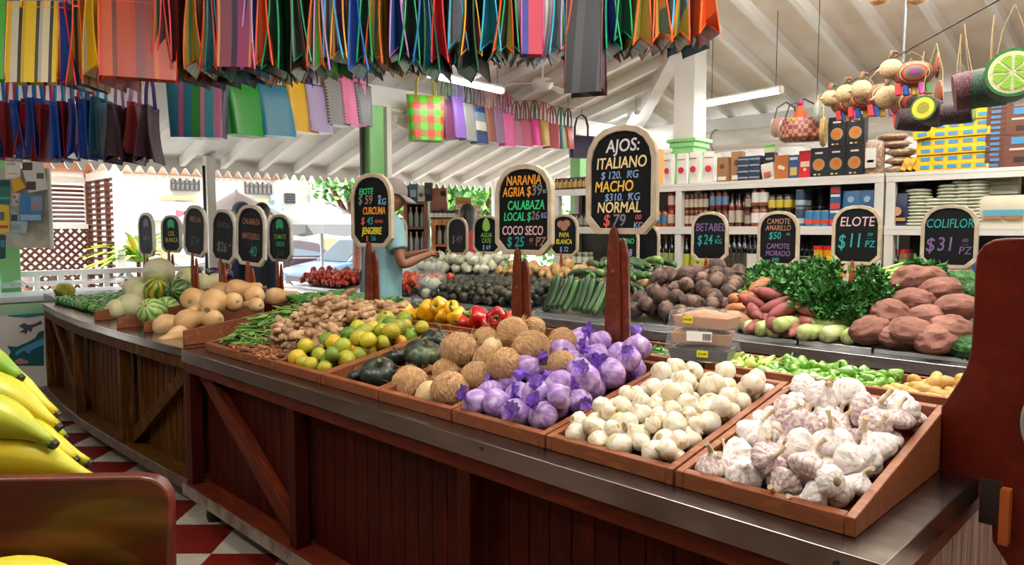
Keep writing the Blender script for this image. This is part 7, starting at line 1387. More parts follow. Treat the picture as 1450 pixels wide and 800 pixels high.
# cylindrical palm purses: avocado and lime designs, lying sideways on long cords
DARKW = M('dark_weave', '2a1820', .7, col2=['1c1218', '4a2c34'], ns=1, stretch=(120, 120, 60), bump=.5, bs=1, bstretch=(260, 260, 120)); PURW = M('plum_weave', '4a2430', .7, col2=['33171f', '6a3a45'], ns=1, stretch=(120, 120, 60), bump=.5, bs=1, bstretch=(260, 260, 120)); GRW = M('green_weave', '17402c', .7, col2=['0f2a1e', '2a5a3c'], ns=1, stretch=(120, 120, 60), bump=.5, bs=1, bstretch=(260, 260, 120))
def purse(px, py, hpx, lpx, d, lab, body, rings, yaw, pitch=0, wedges=None):
    """a woven drum purse: its axis lies along local -y towards the viewer; rings = [(radius share, colour)] of the end disc"""
    p = at(px, py, d=d); Rr = hpx*d/FPX/2; L_ = lpx*d/FPX; t = thing('drum_purse', lab, 'purse', p, (pitch, 0, yaw)); T = Matrix.Rotation(PI/2, 4, 'X')
    mb = MB(); mb.lathe([(Rr*.3, -L_/2), (Rr*.97, -L_/2), (Rr*1.02, -L_*.2), (Rr*1.02, L_*.2), (Rr*.98, L_/2-.004), (Rr*.92, L_/2)], 32, T=T); mb.build('woven_drum', body, t)
    z = L_/2; prev = None
    for k, (f, c) in enumerate(rings): mb = MB(); mb.lathe([(.001, z+.001*k), (Rr*f, z+.001*k), (Rr*f, z+.001*k+.0015), (.001, z+.001*k+.0015)], 32, T=T); mb.build('end_disc', M('palm_'+c, c, .7, bump=.4, bs=200), t)
    if wedges:
        for k in range(8):
            a0 = 2*PI*k/8+.09; a1 = 2*PI*(k+1)/8-.09; mb = MB(); r0, r1 = Rr*.12, Rr*.68; mb.prism([(r0*math.cos((a0+a1)/2), r0*math.sin((a0+a1)/2)), (r1*math.cos(a0), r1*math.sin(a0)), (r1*1.04*math.cos((a0+a1)/2), r1*1.04*math.sin((a0+a1)/2)), (r1*math.cos(a1), r1*math.sin(a1))], z+.004, z+.006, T=T); mb.build('lime_segment', M('palm_lime', '8fc43a', .7, bump=.4, bs=200), t)
    r_ = rp(min(px, 1440)); loops(t, max(.15, r_.z-p.z), Rr*.95, 'a8936a', L_*.3); return t
purse(1294, 170, 30, 42, 3.75, 'dark woven drum purse hanging lowest beneath the cords', DARKW, [(.9, '3a2430')], PI/4+1.25, .1); purse(1318, 158, 36, 50, 3.55, 'dark drum purse with yellow and green end rings like an avocado', DARKW, [(.95, '2f5a2a'), (.8, 'd9c42c'), (.45, '8a8a2a')], PI/4-.9, -.1)
purse(1356, 160, 30, 38, 3.4, 'dark drum purse with a pale green end disc behind the plum pot', DARKW, [(.95, '3a6a2c'), (.7, 'b5c46a')], PI/4+.8, .0); purse(1378, 127, 52, 46, 3.2, 'plum coloured woven drum purse with a green rim', PURW, [(.98, '4a7a2c'), (.75, '33171f')], PI/4+1.1, -.15)
purse(1403, 124, 52, 40, 3.1, 'green woven drum purse behind the lime slice purse', GRW, [(.97, '5a9a3a')], PI/4+.9, .0); purse(1432, 108, 66, 60, 2.95, 'green drum purse with a lime slice design on its end', GRW, [(.98, '2f7a3c'), (.86, 'd9dcae'), (.75, 'd9dcae')], PI/4-.55, .0, True)
# rod with wooden hooks at the roof
p = at(1281, 40, d=4.2); t = thing('hanging_rod', 'dark steel rod hanging from the roof with two tan wooden knobs', 'rod', (p.x, p.y, p.z)); top = zr(p.x, p.y)-p.z-.01; zb = at(1279, 88, d=4.2).z-p.z
mb = MB(); mb.tube([(0, 0, zb), (0, 0, top)], .008, 8); mb.build('rod', GREY, t)
for s in (-1, 1): mb = MB(); mb.ell((s*.075+.0-.03, s*.075-.03, .155), (.05, .05, .028), 16, 10); mb.build('knob', M('tan_wood', 'b58a5a', .5), t, sharp=0)
# ---------------------------------------------------------------- freezer, railing, notice board on the street side
random.seed(70)
ZS = -.4
def flat(par, name, pts, m, x): mb = MB(); mb.prism(pts, 0, .0012); o = mb.build(name, m, par, sharp=0); o.matrix_basis = Matrix.Translation((x, 0, 0)) @ Matrix(((0, 0, 1, 0), (1, 0, 0, 0), (0, 1, 0, 0), (0, 0, 0, 1))); return o
FX = -6.86
def freezer():
    t = thing('ice_cream_freezer', 'white freezer with a painted turquoise logo and wave mural under a curved glass lid', 'freezer', (FX, 1.35, 0)); y0, y1 = -.85, .82
    mb = MB(); mb.box((-.32, (y0+y1)/2, .41), (.64, y1-y0, .70)); mb.build('cabinet', M('freezer_white', 'dcd9d3', .4), t, bevel=.012)
    mb = MB(); mb.box((-.32, (y0+y1)/2, .79), (.67, y1-y0+.03, .05)); mb.build('top_rim', M('freezer_rim', 'c9d0d2', .35), t, bevel=.012)
    mb = MB(); mb.box((.003, (y0+y1)/2, .715), (.006, y1-y0-.02, .085)); mb.build('green_band', M('freezer_band', '9cc9a0', .5), t)
    mb = MB(); mb.grid(14, 2, lambda u, v: (-.62+.60*u, y0+.04+(y1-y0-.08)*v, .815+.10*math.sin(PI*(.15+.6*u)))); mb.build('curved_glass_lid', M('lid_glass', 'c9d6da', .08, alpha=.45, spec=.8), t)
    for y in (y0+.03, 0, y1-.03): mb = MB(); mb.tube([(-.62+.60*k/10, y, .82+.10*math.sin(PI*(.15+.06*k))) for k in range(11)], .012, 6); mb.build('lid_frame', GREY, t, sharp=60)
    mb = MB(); [mb.tube([(dx, y, .0), (dx, y, .06)], .03, 10) for dx in (-.55, -.08) for y in (y0+.1, y1-.1)]; mb.build('castors', BLACK, t)
    def P(px, py): p = at(px, py, x=FX); return (p.y-1.35, p.z)
    TQ, NV = M('mural_turquoise', '1a8f92', .5), M('mural_navy', '1f3a48', .5)
    flat(t, 'logo_panel', [P(*p) for p in ((8, 441), (11, 432), (30, 429), (57, 431), (66, 433), (66, 446), (40, 450), (20, 449), (12, 448))], TQ, .001)
    a = P(33, 440); o = text('DuNIMO', .085, NV, t, (0, 0, 0), bold=.01, name='logo_lettering'); o.matrix_basis = Matrix.Translation((.003, a[0]+.02, a[1])) @ Matrix(((0, 0, 1, 0), (1, 0, 0, 0), (0, 1, 0, 0), (0, 0, 0, 1)))
    flat(t, 'fish_drawing', [P(*p) for p in ((26, 462), (34, 457), (40, 460), (48, 459), (58, 454), (60, 458), (46, 464), (44, 471), (40, 467), (37, 474), (34, 471), (27, 471), (34, 466))], M('mural_grey', '4a5666', .5), .001)
    flat(t, 'wave_drawing', [P(*p) for p in ((10, 490), (24, 491), (40, 484), (50, 478), (55, 470), (62, 468), (62, 518), (22, 518), (12, 505), (15, 498))], M('mural_teal', '136068', .5), .001)
    flat(t, 'wave_crest', [P(*p) for p in ((22, 498), (36, 490), (62, 478), (62, 488), (44, 496), (41, 501), (34, 496), (22, 504))], M('mural_blue', '5aa0d6', .5), .0025)
    flat(t, 'pink_figure', [P(*p) for p in ((20, 511), (28, 507), (40, 511), (40, 514), (28, 516), (22, 515))], M('mural_pink', 'c08a86', .5), .0025)
freezer()
t = thing('white_railing', 'low white wooden railing with square balusters behind the freezer', 'railing', (-7.62, 1.0, 0)); mb = MB(); mb.box((0, .75, .955), (.05, 3.6, .05)); mb.build('top_rail', WHITE, t, bevel=.004); mb = MB(); mb.box((0, .75, .12), (.04, 3.6, .05)); mb.build('bottom_rail', WHITE, t, bevel=.004); mb = MB(); mb.box((0, .75, .86), (.03, 3.6, .04)); mb.build('middle_rail', WHITE, t, bevel=.004)
for k in range(19): mb = MB(); mb.box((0, -.95+.19*k, .53), (.035, .05, .80)); mb.build('baluster', WHITE, t, bevel=.003)
D_B = 6.05; F1 = Vector((q, q, 0)); F2 = Vector((q, -q, 0))
pb0 = at(28, 295, d=D_B+.02); t = thing('notice_board', 'narrow pale wire board on the green post, hung with papers', 'board', pb0, (0, 0, PI/4)); mb = MB(); mb.box((0, .01, 0), (.50, .012, .66)); mb.build('board', M('pale_board', 'b9b5a4', .7, col2='a39d86', ns=9), t); 
for s in (-1, 1): mb = MB(); mb.box((s*.25, .01, 0), (.02, .02, .68)); mb.build('edge_strip', WHITE, t)
def paper(pts, col, lab, deco=(), k=0):
    P = [at(x, y, d=D_B-.004*(k+1)) for x, y in pts]; c = sum(P, Vector())/len(P); t = thing('pinned_paper', lab, 'paper', c, (0, 0, PI/4)); loc = lambda p: ((p-c).dot(F1), (p-c).z)
    mb = MB(); mb.prism([loc(p) for p in P], 0, .0012, T=Matrix.Rotation(PI/2, 4, 'X')); mb.build('sheet', mcol(col), t, sharp=0)
    for n_, (x0, y0, x1, y1, c2) in enumerate(deco):
        Q = [loc(at(x, y, d=D_B-.004*(k+1))) for x, y in ((x0, y0), (x1, y0), (x1, y1), (x0, y1))]; mb = MB(); mb.prism(Q, .0013+.0004*n_, .0018+.0004*n_, T=Matrix.Rotation(PI/2, 4, 'X')); mb.build('print', mcol(c2), t, sharp=0)
paper([(8, 226), (29, 225), (29, 253), (8, 253)], 'dcdcd6', 'white pinned sheet with a thin yellow line', [(10, 245, 24, 246.5, 'd9b52c'), (10, 230, 22, 234, 'b5b5b0')], 0); paper([(29, 229), (60, 223), (68, 268), (41, 273)], 'e0dfda', 'tilted white sheet with two brown photos', [(32, 230, 46, 241, '5a3a36'), (38, 257, 51, 269, '5f4038'), (52, 245, 62, 253, '6a6a4a')], 1)
paper([(0, 254), (15, 255), (14, 290), (0, 289)], '1f6a60', 'teal photo print at the edge of the board', [(0, 256, 14, 264, '123a3c'), (0, 279, 14, 282, '3fa08a')], 2); paper([(16, 256), (27, 250), (37, 265), (20, 273)], 'd9a51c', 'small tilted yellow card', (), 3); paper([(17, 272), (28, 274), (25, 292), (16, 292)], 'c9c4bb', 'small white sheet with brown spots under the yellow card', [(19, 277, 22, 281, '7a5a3a'), (22, 284, 25, 287, '7a5a3a')], 0)
paper([(29, 274), (61, 277), (59, 314), (27, 313)], '3f7fb5', 'blue flyer with a sloping photo', [(44, 278, 60, 298, '8aa6c4'), (46, 288, 56, 297, 'b08a7a'), (29, 304, 58, 312, '9ab8d6')], 3); paper([(0, 291), (13, 291), (14, 328), (0, 330)], 'dcb81c', 'yellow and pink flyer below the teal photo', [(0, 319, 12, 323, 'b52a6a'), (0, 300, 6, 312, '5a5a6a')], 2); paper([(12, 292), (39, 314), (38, 330), (13, 329)], 'a9b9bd', 'pale grey flyer below the blue one', [(16, 304, 25, 313, '3a3f44'), (15, 318, 30, 326, '8aa0a8')], 1); paper([(0, 332), (8, 333), (8, 366), (0, 367)], '16323c', 'dark poster on the green post', [(1, 340, 7, 350, '2a7a8a')], 0)
# ---------------------------------------------------------------- louvred wooden kiosk
BRN = M('kiosk_wood', '5f2e18', .5, col2=['4a2211', '743c22'], ns=5, stretch=(8, 1, 8)); KX, KX2, KY = -9.4, -10.6, 2.80
t = thing('louvred_kiosk', 'brown wooden kiosk with louvred and lattice walls outside the railing', 'kiosk', (KX, KY, ZS))
def kb(name, c, s, m=BRN, rot=None, bv=.003): mb = MB(); mb.box((0, 0, 0), s); o = mb.build(name, m, t, (c[0]-KX, c[1]-KY, c[2]-ZS), rot or (0, 0, 0), bevel=bv); return o
kb('corner_post', (KX, KY, .95), (.09, .09, 2.7), WHITE); kb('rear_post', (KX2, KY, .95), (.07, .07, 2.7)); kb('outer_post', (KX2, KY-2.2, .95), (.07, .07, 2.7)); kb('middle_post', (KX2, KY-.62, 1.66), (.05, .05, .5))
kb('white_sill', (KX2+.02, KY-1.1, 1.39), (.07, 2.2, .06), WHITE); kb('roof_beam', ((KX+KX2)/2, KY, 2.02), (1.3, .06, .10), WHITE); kb('roof_beam', (KX2, KY-1.1, 1.98), (.06, 2.3, .08), WHITE); kb('roof_beam', (KX, KY-1.1, 2.28), (.06, 2.4, .10), WHITE)
mb = MB(); P0 = [(KX+.25, KY+.15, 2.38), (KX2-.2, KY+.15, 2.02), (KX2-.2, KY-2.6, 2.02), (KX+.25, KY-2.6, 2.38)]; mb.add([(x-KX, y-KY, z-ZS) for x, y, z in P0]+[(x-KX, y-KY, z-ZS+.03) for x, y, z in P0], [(0, 1, 2, 3), (7, 6, 5, 4), (0, 4, 5, 1), (1, 5, 6, 2), (2, 6, 7, 3), (3, 7, 4, 0)]); mb.build('plank_roof', M('kiosk_planks', 'b5764a', .5, col2=['93562f', 'c98a5c'], ns=3, stretch=(14, 1, 1)), t, sharp=0)
mb = MB()
for k in range(9): mb.box((KX2-KX, -1.1, 1.46+.055*k-ZS), (.045, 2.1, .012), R=Matrix.Rotation(.6, 3, 'Y'))
mb.build('louvre_panel', BRN, t)
for x0, x1 in ((KX-.05, KX-.4), (KX-.42, KX-.78), (KX-.8, KX2+.04)):
    mb = MB(); [mb.box(((x0+x1)/2-KX, 0, .28+.07*k-ZS), (abs(x1-x0)-.03, .05, .012), R=Matrix.Rotation(-.6, 3, 'X')) for k in range(25)]; [mb.box((x-KX, 0, 1.13-ZS), (.03, .05, 1.75)) for x in (x0, x1)]; mb.build('louvre_panel', BRN, t)
mb = MB(); L0 = 2.1; z0, z1 = .3, 1.36
for k in range(-12, 26):
    for s in (1, -1):
        ya = -L0+k*.1 if s > 0 else -L0+k*.1+(z1-z0)
        a, b = Vector((0, ya, z0)), Vector((0, ya+s*(z1-z0), z1))
        lo, hi = -L0, -.03; f0, f1 = 0., 1.
        d_ = b.y-a.y; ts = sorted([(lo-a.y)/d_, (hi-a.y)/d_]); f0, f1 = max(0, ts[0]), min(1, ts[1])
        if f1-f0 > .03: mb.tube([(KX2-KX+.006*s, a.y+d_*f0, a.z+(b.z-a.z)*f0-ZS), (KX2-KX+.006*s, a.y+d_*f1, a.z+(b.z-a.z)*f1-ZS)], .017, 4)
mb.build('lattice_panel', BRN, t, sharp=60)
t = thing('wooden_canopy', 'brown plank canopy with a white scalloped edge beside the kiosk', 'canopy', (-10.2, 4.6, 2.15)); mb = MB(); mb.hexa([(-1.0, -1.6, .0), (.9, -1.6, .30), (.9, 1.2, .30), (-1.0, 1.2, .0), (-1.0, -1.6, .03), (.9, -1.6, .33), (.9, 1.2, .33), (-1.0, 1.2, .03)]); mb.build('plank_roof', MATS['kiosk_planks'], t, sharp=0)
for y in (-1.5, 1.1): mb = MB(); mb.box((-.9, y, -1.27), (.08, .08, 2.56)); mb.build('canopy_post', WHITE, t)
mb = MB(); mb.prism([(-1.6, .0)]+[(-1.6+2.8*k/56, -.02-.05*(k % 2)) for k in range(57)]+[(1.2, .0), (1.2, .06), (-1.6, .06)], -.01, .01, T=Matrix.Translation((-1.0, 0, 0)) @ Matrix.Rotation(PI/2, 4, 'Z') @ Matrix.Rotation(PI/2, 4, 'X')); mb.build('scalloped_edge', WHITE, t, sharp=0)
# ---------------------------------------------------------------- street: buildings, parasols, cars, plants
BWH = M('facade_white', '8b857b', .8, col2='7f796f', ns=.5); DKW = M('dark_window', '5a5148', .3); BX_ = -26.0
t = thing('street_building', 'sunlit white building across the street with barred windows', 'building', (BX_, 10, ZS))
mb = MB(); mb.box((-3, 0, 4), (6, 36, 8)); mb.build('facade_wall', BWH, t)
def wpart(px0, py0, px1, py1, name, m, x=.0, par=None, base=(BX_, 10, ZS)):
    a, b = at(px0, py0, x=BX_), at(px1, py1, x=BX_); mb = MB(); mb.box((x+.03, (a.y+b.y)/2-base[1], (a.z+b.z)/2-base[2]), (.06, abs(b.y-a.y), abs(a.z-b.z))); return mb.build(name, m, par or t), a, b
for k, (x0, y0, x1, y1) in enumerate(((240, 231, 281, 270), (345, 232, 383, 275), (402, 274, 416, 288))):
    o, a, b = wpart(x0, y0, x1, y1, 'window', DKW); mb = MB()
    for j in range(7): yy = a.y+(b.y-a.y)*j/6-10; mb.tube([(.09, yy, b.z-ZS), (.09, yy, a.z-ZS)], .025, 5)
    for j in range(5): zz = a.z+(b.z-a.z)*j/4-ZS; mb.tube([(.1, a.y-10, zz), (.1, b.y-10, zz)], .02, 5)
    mb.build('window_bars', BLACK, o)
OCH = M('ochre_awning', 'c08a4a', .7)
for r in ((225, 277, 274, 284), (358, 282, 375, 290)): wpart(*r, 'ochre_ledge', OCH, .2)
for r in ((404, 335, 412, 380), (424, 338, 434, 368), (458, 338, 476, 368), (492, 335, 499, 372)): wpart(*r, 'door', M('brown_door', '8a6248', .6), .02)
wpart(405, 262, 436, 266, 'cornice', M('facade_grey', 'b5b2ac', .8), .1); wpart(437, 240, 441, 290, 'drain_pipe', M('facade_grey', 'b5b2ac'), .1)
SG = M('sign_white', 'd5d2cc', .6)
def streetsign(px0, py0, px1, py1, col, lab, lines=(), deco=()):
    a, b = at(px0, py0, x=BX_+.3), at(px1, py1, x=BX_+.3); c = (a+b)/2; s = thing('street_sign', lab, 'sign', c, (0, 0, PI/2)); mb = MB(); mb.box((0, .1, 0), (abs(b.y-a.y), .1, abs(a.z-b.z))); mb.build('sign_panel', col, s); mb = MB(); mb.box((0, .2, 0), (.1, .12, .1)); mb.build('bracket', GREY, s)
    for tx, m, dx, dz, sz in lines: text(tx, sz, m, s, (dx, .045, dz), name='lettering')
    for (pts, m) in deco: mb = MB(); mb.prism(pts, 0, .01, T=Matrix.Translation((0, .05, 0)) @ Matrix.Rotation(PI/2, 4, 'X')); mb.build('emblem', m, s, sharp=0)
BLUE_S = M('sign_blue', '1f7fc4', .5); INKG = M('ink_grey', '6a6a70', .7)
streetsign(378, 288, 403, 298, BLUE_S, 'blue street sign with a white cross above the parasol', [('ABIERTO', SG, .12, 0, .16)], [([(-.36, -.03), (-.30, -.03), (-.30, -.09), (-.24, -.09), (-.24, -.03), (-.18, -.03), (-.18, .03), (-.24, .03), (-.24, .09), (-.30, .09), (-.30, .03), (-.36, .03)], SG)])
streetsign(386, 276, 398, 283, M('sign_pale_blue', '6aa8cc', .5), 'small pale blue sign above the blue cross sign'); streetsign(212, 285, 272, 312, SG, 'white wall sign with grey writing and a red and blue emblem', [('CENTRO DE ACOPIO', INKG, 0, .18, .16), ('comunitario', INKG, -.3, 0, .14)], [([(.15, -.30), (.55, -.25), (.60, .05), (.40, .0), (.15, .06)], M('emblem_red', 'c43a4a', .5)), ([(.35, -.28), (.55, -.25), (.6, .05), (.46, .02)], M('emblem_blue', '3a4fa0', .5))])
UMB = M('parasol_cloth', '989590', .8)
def parasol(px, py_top, py_edge, py_val, R, d, lab):
    a = at(px, py_edge, d=d); zt = at(px, py_top, d=d).z; zv = at(px, py_val, d=d).z; t = thing('market_parasol', lab, 'parasol', (a.x, a.y, ZS)); n = 8
    top = Vector((0, 0, zt-ZS)); ring = [(R*math.cos(2*PI*k/n+.3), R*math.sin(2*PI*k/n+.3), a.z-ZS) for k in range(n)]; mb = MB(); vs = [top]+ring; mb.add(vs, [(0, k+1, (k+1) % n+1) for k in range(n)]); mb.build('canopy', UMB, t, sharp=10)
    mb = MB()
    for k in range(n):
        p, r_ = Vector(ring[k]), Vector(ring[(k+1) % n]); dz = Vector((0, 0, zv-a.z)); mb.add([p, p.lerp(r_, .5), r_, r_+dz*.8, p.lerp(r_, .5)+dz*1.1, p+dz*.8], [(0, 1, 4, 5), (1, 2, 3, 4)])
    mb.build('valance', M('parasol_valance', '6a6b6d', .8), t, sharp=10); mb = MB(); mb.tube([(0, 0, .0), (0, 0, zt-ZS+.02)], .03, 8); mb.build('pole', GREY, t)
    for k in range(n): mb = MB(); mb.tube([(0, 0, zt-ZS-.03), (ring[k][0], ring[k][1], ring[k][2]-.02)], .012, 4); mb.build('rib', GREY, t)
    mb = MB(); mb.lathe([(.22, 0), (.22, .06), (.05, .09)], 16); mb.build('base', GREY, t)
parasol(455, 280, 318, 333, .95, 13.0, 'white parasol above the parked cars'); parasol(335, 270, 318, 332, 1.05, 11.5, 'white parasol behind the dusty blackboard signs')
def car(p, yaw, col, lab, suv=False):
    t = thing('parked_car', lab, 'car', p, (0, 0, yaw)); L_, Wd, Hh = 4.3, 1.75, 1.62 if suv else 1.45; m = M('car_paint_'+col, col, .25, metal=.4, coat=.6)
    low = [(-2.15, .45), (-2.1, .75), (-1.9, .92), (-1.2, .97), (.6, .98), (1.2, .93), (1.9, .80), (2.13, .66), (2.15, .42), (2.05, .25), (-2.05, .25)]; roof = [(-1.75, .95), (-1.35, Hh-.1), (-.8, Hh), (.15, Hh-.02), (.55, Hh-.12), (1.2, .94)] if not suv else [(-1.95, .95), (-1.75, Hh-.12), (-1.2, Hh), (.1, Hh-.02), (.5, Hh-.12), (1.15, .95)]
    T = Matrix.Rotation(PI/2, 4, 'X'); mb = MB(); mb.prism(low, -Wd/2, Wd/2, T=T); mb.build('car_body', m, t, sharp=30, bevel=.06)
    mb = MB(); n = len(roof); vs = [(x, -(Wd/2-.06-.12*(z > 1.1)), z) for x, z in roof]+[(x, Wd/2-.06-.12*(z > 1.1), z) for x, z in roof]; mb.add(vs, [tuple(range(n)), tuple(range(n, 2*n))[::-1]]+[(i, i+1, n+i+1, n+i) for i in range(n-1)]); mb.build('cabin', m, t, sharp=30, bevel=.03)
    G = M('car_glass', '2c3a44', .08, spec=.8)
    for s in (-1, 1):
        for xs in (((roof[0][0]+.28, .99), (roof[1][0]+.12, Hh-.2), (-.42, Hh-.14), (-.42, .99)), ((-.36, .99), (-.36, Hh-.14), (.2, Hh-.15), (.42, Hh-.24), (.95, .99))): mb = MB(); mb.add([(x, s*(Wd/2-.05-.12*(z > 1.1)), z) for x, z in xs], [tuple(range(len(xs)))]); mb.build('side_window', G, t)
    for xa, za, xb, zb in ((roof[-1][0]-.04, .97, roof[-2][0]+.05, Hh-.15), (roof[0][0]+.03, .98, roof[1][0]-.03, Hh-.16)): mb = MB(); o = .025*(1 if xa > 0 else -1); mb.add([(xa+o, -.72, za), (xa+o, .72, za), (xb+o, .6, zb), (xb+o, -.6, zb)], [(0, 1, 2, 3)]); mb.build('windscreen' if xa > 0 else 'rear_window', G, t)
    for x in (-1.35, 1.35):
        for s in (-1, 1):
            w = link('wheel', None, t, (x, s*(Wd/2-.1), .32)); mb = MB(); mb.lathe([(.2, -.1), (.31, -.1), (.32, 0), (.31, .1), (.2, .1)], 22, T=Matrix.Rotation(PI/2, 4, 'X')); mb.build('tyre', BLACK, w); mb = MB(); mb.lathe([(.02, s*-.11), (.2, s*-.105), (.2, s*-.09)], 14, T=Matrix.Rotation(PI/2, 4, 'X')); mb.build('hubcap', GREY, w)
    for s in (-1, 1): mb = MB(); mb.ell((2.06, s*.62, .70), (.08, .2, .08), 12, 8); mb.build('headlamp', M('headlamp', 'e8eef0', .1), t, sharp=0); mb = MB(); mb.ell((-2.1, s*.68, .78), (.05, .14, .09), 12, 8); mb.build('tail_lamp', M('tail_lamp', '8a1a1a', .2), t, sharp=0)
    mb = MB(); mb.box((2.14, 0, .48), (.04, 1.1, .2)); mb.build('grille', BLACK, t); mb = MB(); mb.box((2.165, 0, .4), (.01, .4, .1)); mb.build('number_plate', SG, t)
a = at(385, 372, d=21.5); car((a.x, a.y, ZS), PI/4+PI+.25, '2c1c20', 'dark maroon parked car seen between two blackboard signs'); a = at(524, 376, d=19.5); car((a.x, a.y, ZS), -1.6, '4c6480', 'silver-blue parked car beyond the plum tomatoes', True)
PALM = M('palm_leaf', '7fa83a', .5, col2=['5a8a2c', 'b5c24a', 'd0b050'], ns=3, val=.15); TREE = M('tree_leaf', '3f7a26', .5, col2=['2c5f1c', '6a9c38'], ns=2, val=.1, trans=0)
def plant(p, n, L_, w, lab, m=PALM, h=.0):
    t = thing('potted_palm', lab, 'plant', p, (0, 0, 0)); a = MB()
    for i in range(n):
        th = rnd(0, 6.28); el = rnd(.3, 1.3); l = L_*rnd(.6, 1.1); s = Vector((-math.sin(th), math.cos(th), 0)); d = Vector((math.cos(th), math.sin(th), 0)); pts = [d*l*math.cos(el)*f+Vector((0, 0, h+l*math.sin(el)*f-.5*l*f*f)) for f in (0, .3, .6, 1)]
        ws = (w*.3, w, w*.8, .004); a.add([x for k in range(4) for x in (pts[k]-s*ws[k], pts[k]+Vector((0, 0, -.01)), pts[k]+s*ws[k])], [(k*3+j, k*3+j+1, k*3+j+4, k*3+j+3) for k in range(3) for j in (0, 1)])
    o = a.build('leaves', m, t, sharp=0); mb = MB(); mb.tube([(0, 0, -.0), (0, 0, h+.05)], [.035, .025], 7); mb.build('stem', BRN, t); mb = MB(); mb.lathe([(.14, 0), (.2, .3), (.22, .32), (.18, .32)], 14); mb.build('pot', M('clay_pot', '9a5a3a', .8), t)
for px, d, L_, h, n, lab in ((196, 8.9, .8, 1.35, 60, 'yellow-green palm beside the kiosk post behind the LIMON sign'), (225, 9.3, .6, .9, 50, 'low palm between the LIMON and COL BLANCA signs'), (262, 9.0, .6, .8, 46, 'bushy palm behind the MELON sign'), (285, 9.6, .5, .8, 40, 'small palm behind the white porch post'), (405, 9.4, .6, .75, 44, 'palm beside the TOMATE VERDE sign'), (430, 9.8, .5, .6, 36, 'low palm in front of the maroon car')): p = at(px, 360, d=d); plant((p.x, p.y, ZS), n, L_, .045, lab, h=h)
def tree(p, H, R, n, lab, lw=.10, hang=False):
    t = thing('leafy_tree', lab, 'tree', (p[0], p[1], ZS)); mb = MB(); mb.tube([(0, 0, 0), (.05, .03, H*.5), (0, 0, H)], [.10, .08, .04], 9); [mb.tube([(0, 0, H*.6), (R[0]*.4*math.cos(a_), R[1]*.4*math.sin(a_), H*.85), (R[0]*.7*math.cos(a_), R[1]*.7*math.sin(a_), H)], [.07, .04, .015], 6) for a_ in (0, 1.5, 2.9, 4.4)]; mb.build('trunk', BRN, t, sharp=60); a = MB()
    for i in range(n):
        d = Vector((random.gauss(0, 1), random.gauss(0, 1), random.gauss(0, 1))).normalized()*random.random()**.4; c = Vector((d.x*R[0], d.y*R[1], H+d.z*R[2])); f = Vector((rnd(-1, 1), rnd(-1, 1), rnd(-1, .2))).normalized(); leafmesh(a, c, f, Vector((rnd(-1, 1), rnd(-1, 1), 1)).normalized(), lw*rnd(1, 1.8), lw*rnd(.35, .6))
    o = a.build('leaves', TREE, t, sharp=0)
a = at(500, 240, d=13.5); tree((a.x, a.y), 2.95, (1.0, 1.0, .75), 700, 'leafy tree hanging over the parked cars', .12); a = at(590, 250, d=13); tree((a.x, a.y), 2.9, (1.5, 1.5, 1.1), 1500, 'leafy tree behind the seller in the cap', .12); a = at(690, 262, d=14); tree((a.x, a.y), 2.7, (1.6, 1.6, 1.2), 1500, 'leafy tree beyond the wooden display cabinet', .12); a = at(640, 300, d=18); tree((a.x, a.y), 2.6, (2.6, 2.6, 2.2), 1600, 'pale sunlit tree far behind the wooden display cabinet', .16)
for px, d, lab in ((860, 17, 'tree in the garden behind the AJOS sign'), (1030, 16, 'tree in the garden behind the kraft packets'), (1260, 15, 'tree in the garden behind the grain bags')): a = at(px, 300, d=d); tree((a.x, a.y), 1.3, (2.4, 2.4, 1.2), 900, lab, .16)
# ---------------------------------------------------------------- wooden display cabinets under the porch
CW = M('cabinet_wood', 'b5763f', .5, col2=['9a5f30', 'c98c55'], ns=5, stretch=(8, 8, 1)); CWD = M('cabinet_dark_wood', '8a5a44', .5, col2='7a4c38', ns=5)
D_C = 8.7
def cab(px0, px1, pyt, pyb, lab, m, nsh, glass=True, d=D_C):
    a, b = at(px0, pyt, d=d), at(px1, pyb, d=d); w = (b-a).dot(F1); h = a.z; c = (a+b)/2; t = thing('display_cabinet', lab, 'cabinet', (c.x, c.y, 0), (0, 0, PI/4)); dp = .32
    for s in (-1, 1): mb = MB(); mb.box((s*(w/2-.02), dp/2, h/2), (.04, dp, h)); mb.build('side', m, t, bevel=.003)
    mb = MB(); mb.box((0, dp-.01, h/2), (w, .02, h)); mb.build('back', CWD if glass else m, t)
    for k in range(nsh+1): mb = MB(); mb.box((0, dp/2, max(.03, h-.02-k*(.30))), (w-.06, dp-.03, .03)); mb.build('shelf', m, t, bevel=.003)
    return t, w, h
t, w, h = cab(571, 606, 285, 430, 'grey-brown open cabinet with clear bottles behind the seller', CWD, 4); c1p = t.location
t2_, w2, h2 = cab(611, 679, 310, 430, 'orange wood glass-fronted cabinet behind the woman in red', CW, 3); c2p = t2_.location
for k in (-1, 0, 1): mb = MB(); mb.box((k*(w2/2-.025), -.01, h2/2), (.05, .03, h2)); mb.build('door_frame', CW, t2_, bevel=.003)
mb = MB(); mb.box((0, -.012, h2-.04), (w2, .03, .07)); mb.build('door_frame', CW, t2_, bevel=.003)
CLR = M('clear_bottle', 'c9d4d2', .1, alpha=.6, coat=.5); KB = Kind([bottleproto('glass_bottle', 'clear glass bottle standing in the cabinet behind the seller', 'bottle', .03, .24, 'b9c8c4', 'e0e0da', None, 'clear bottles in the cabinets')])
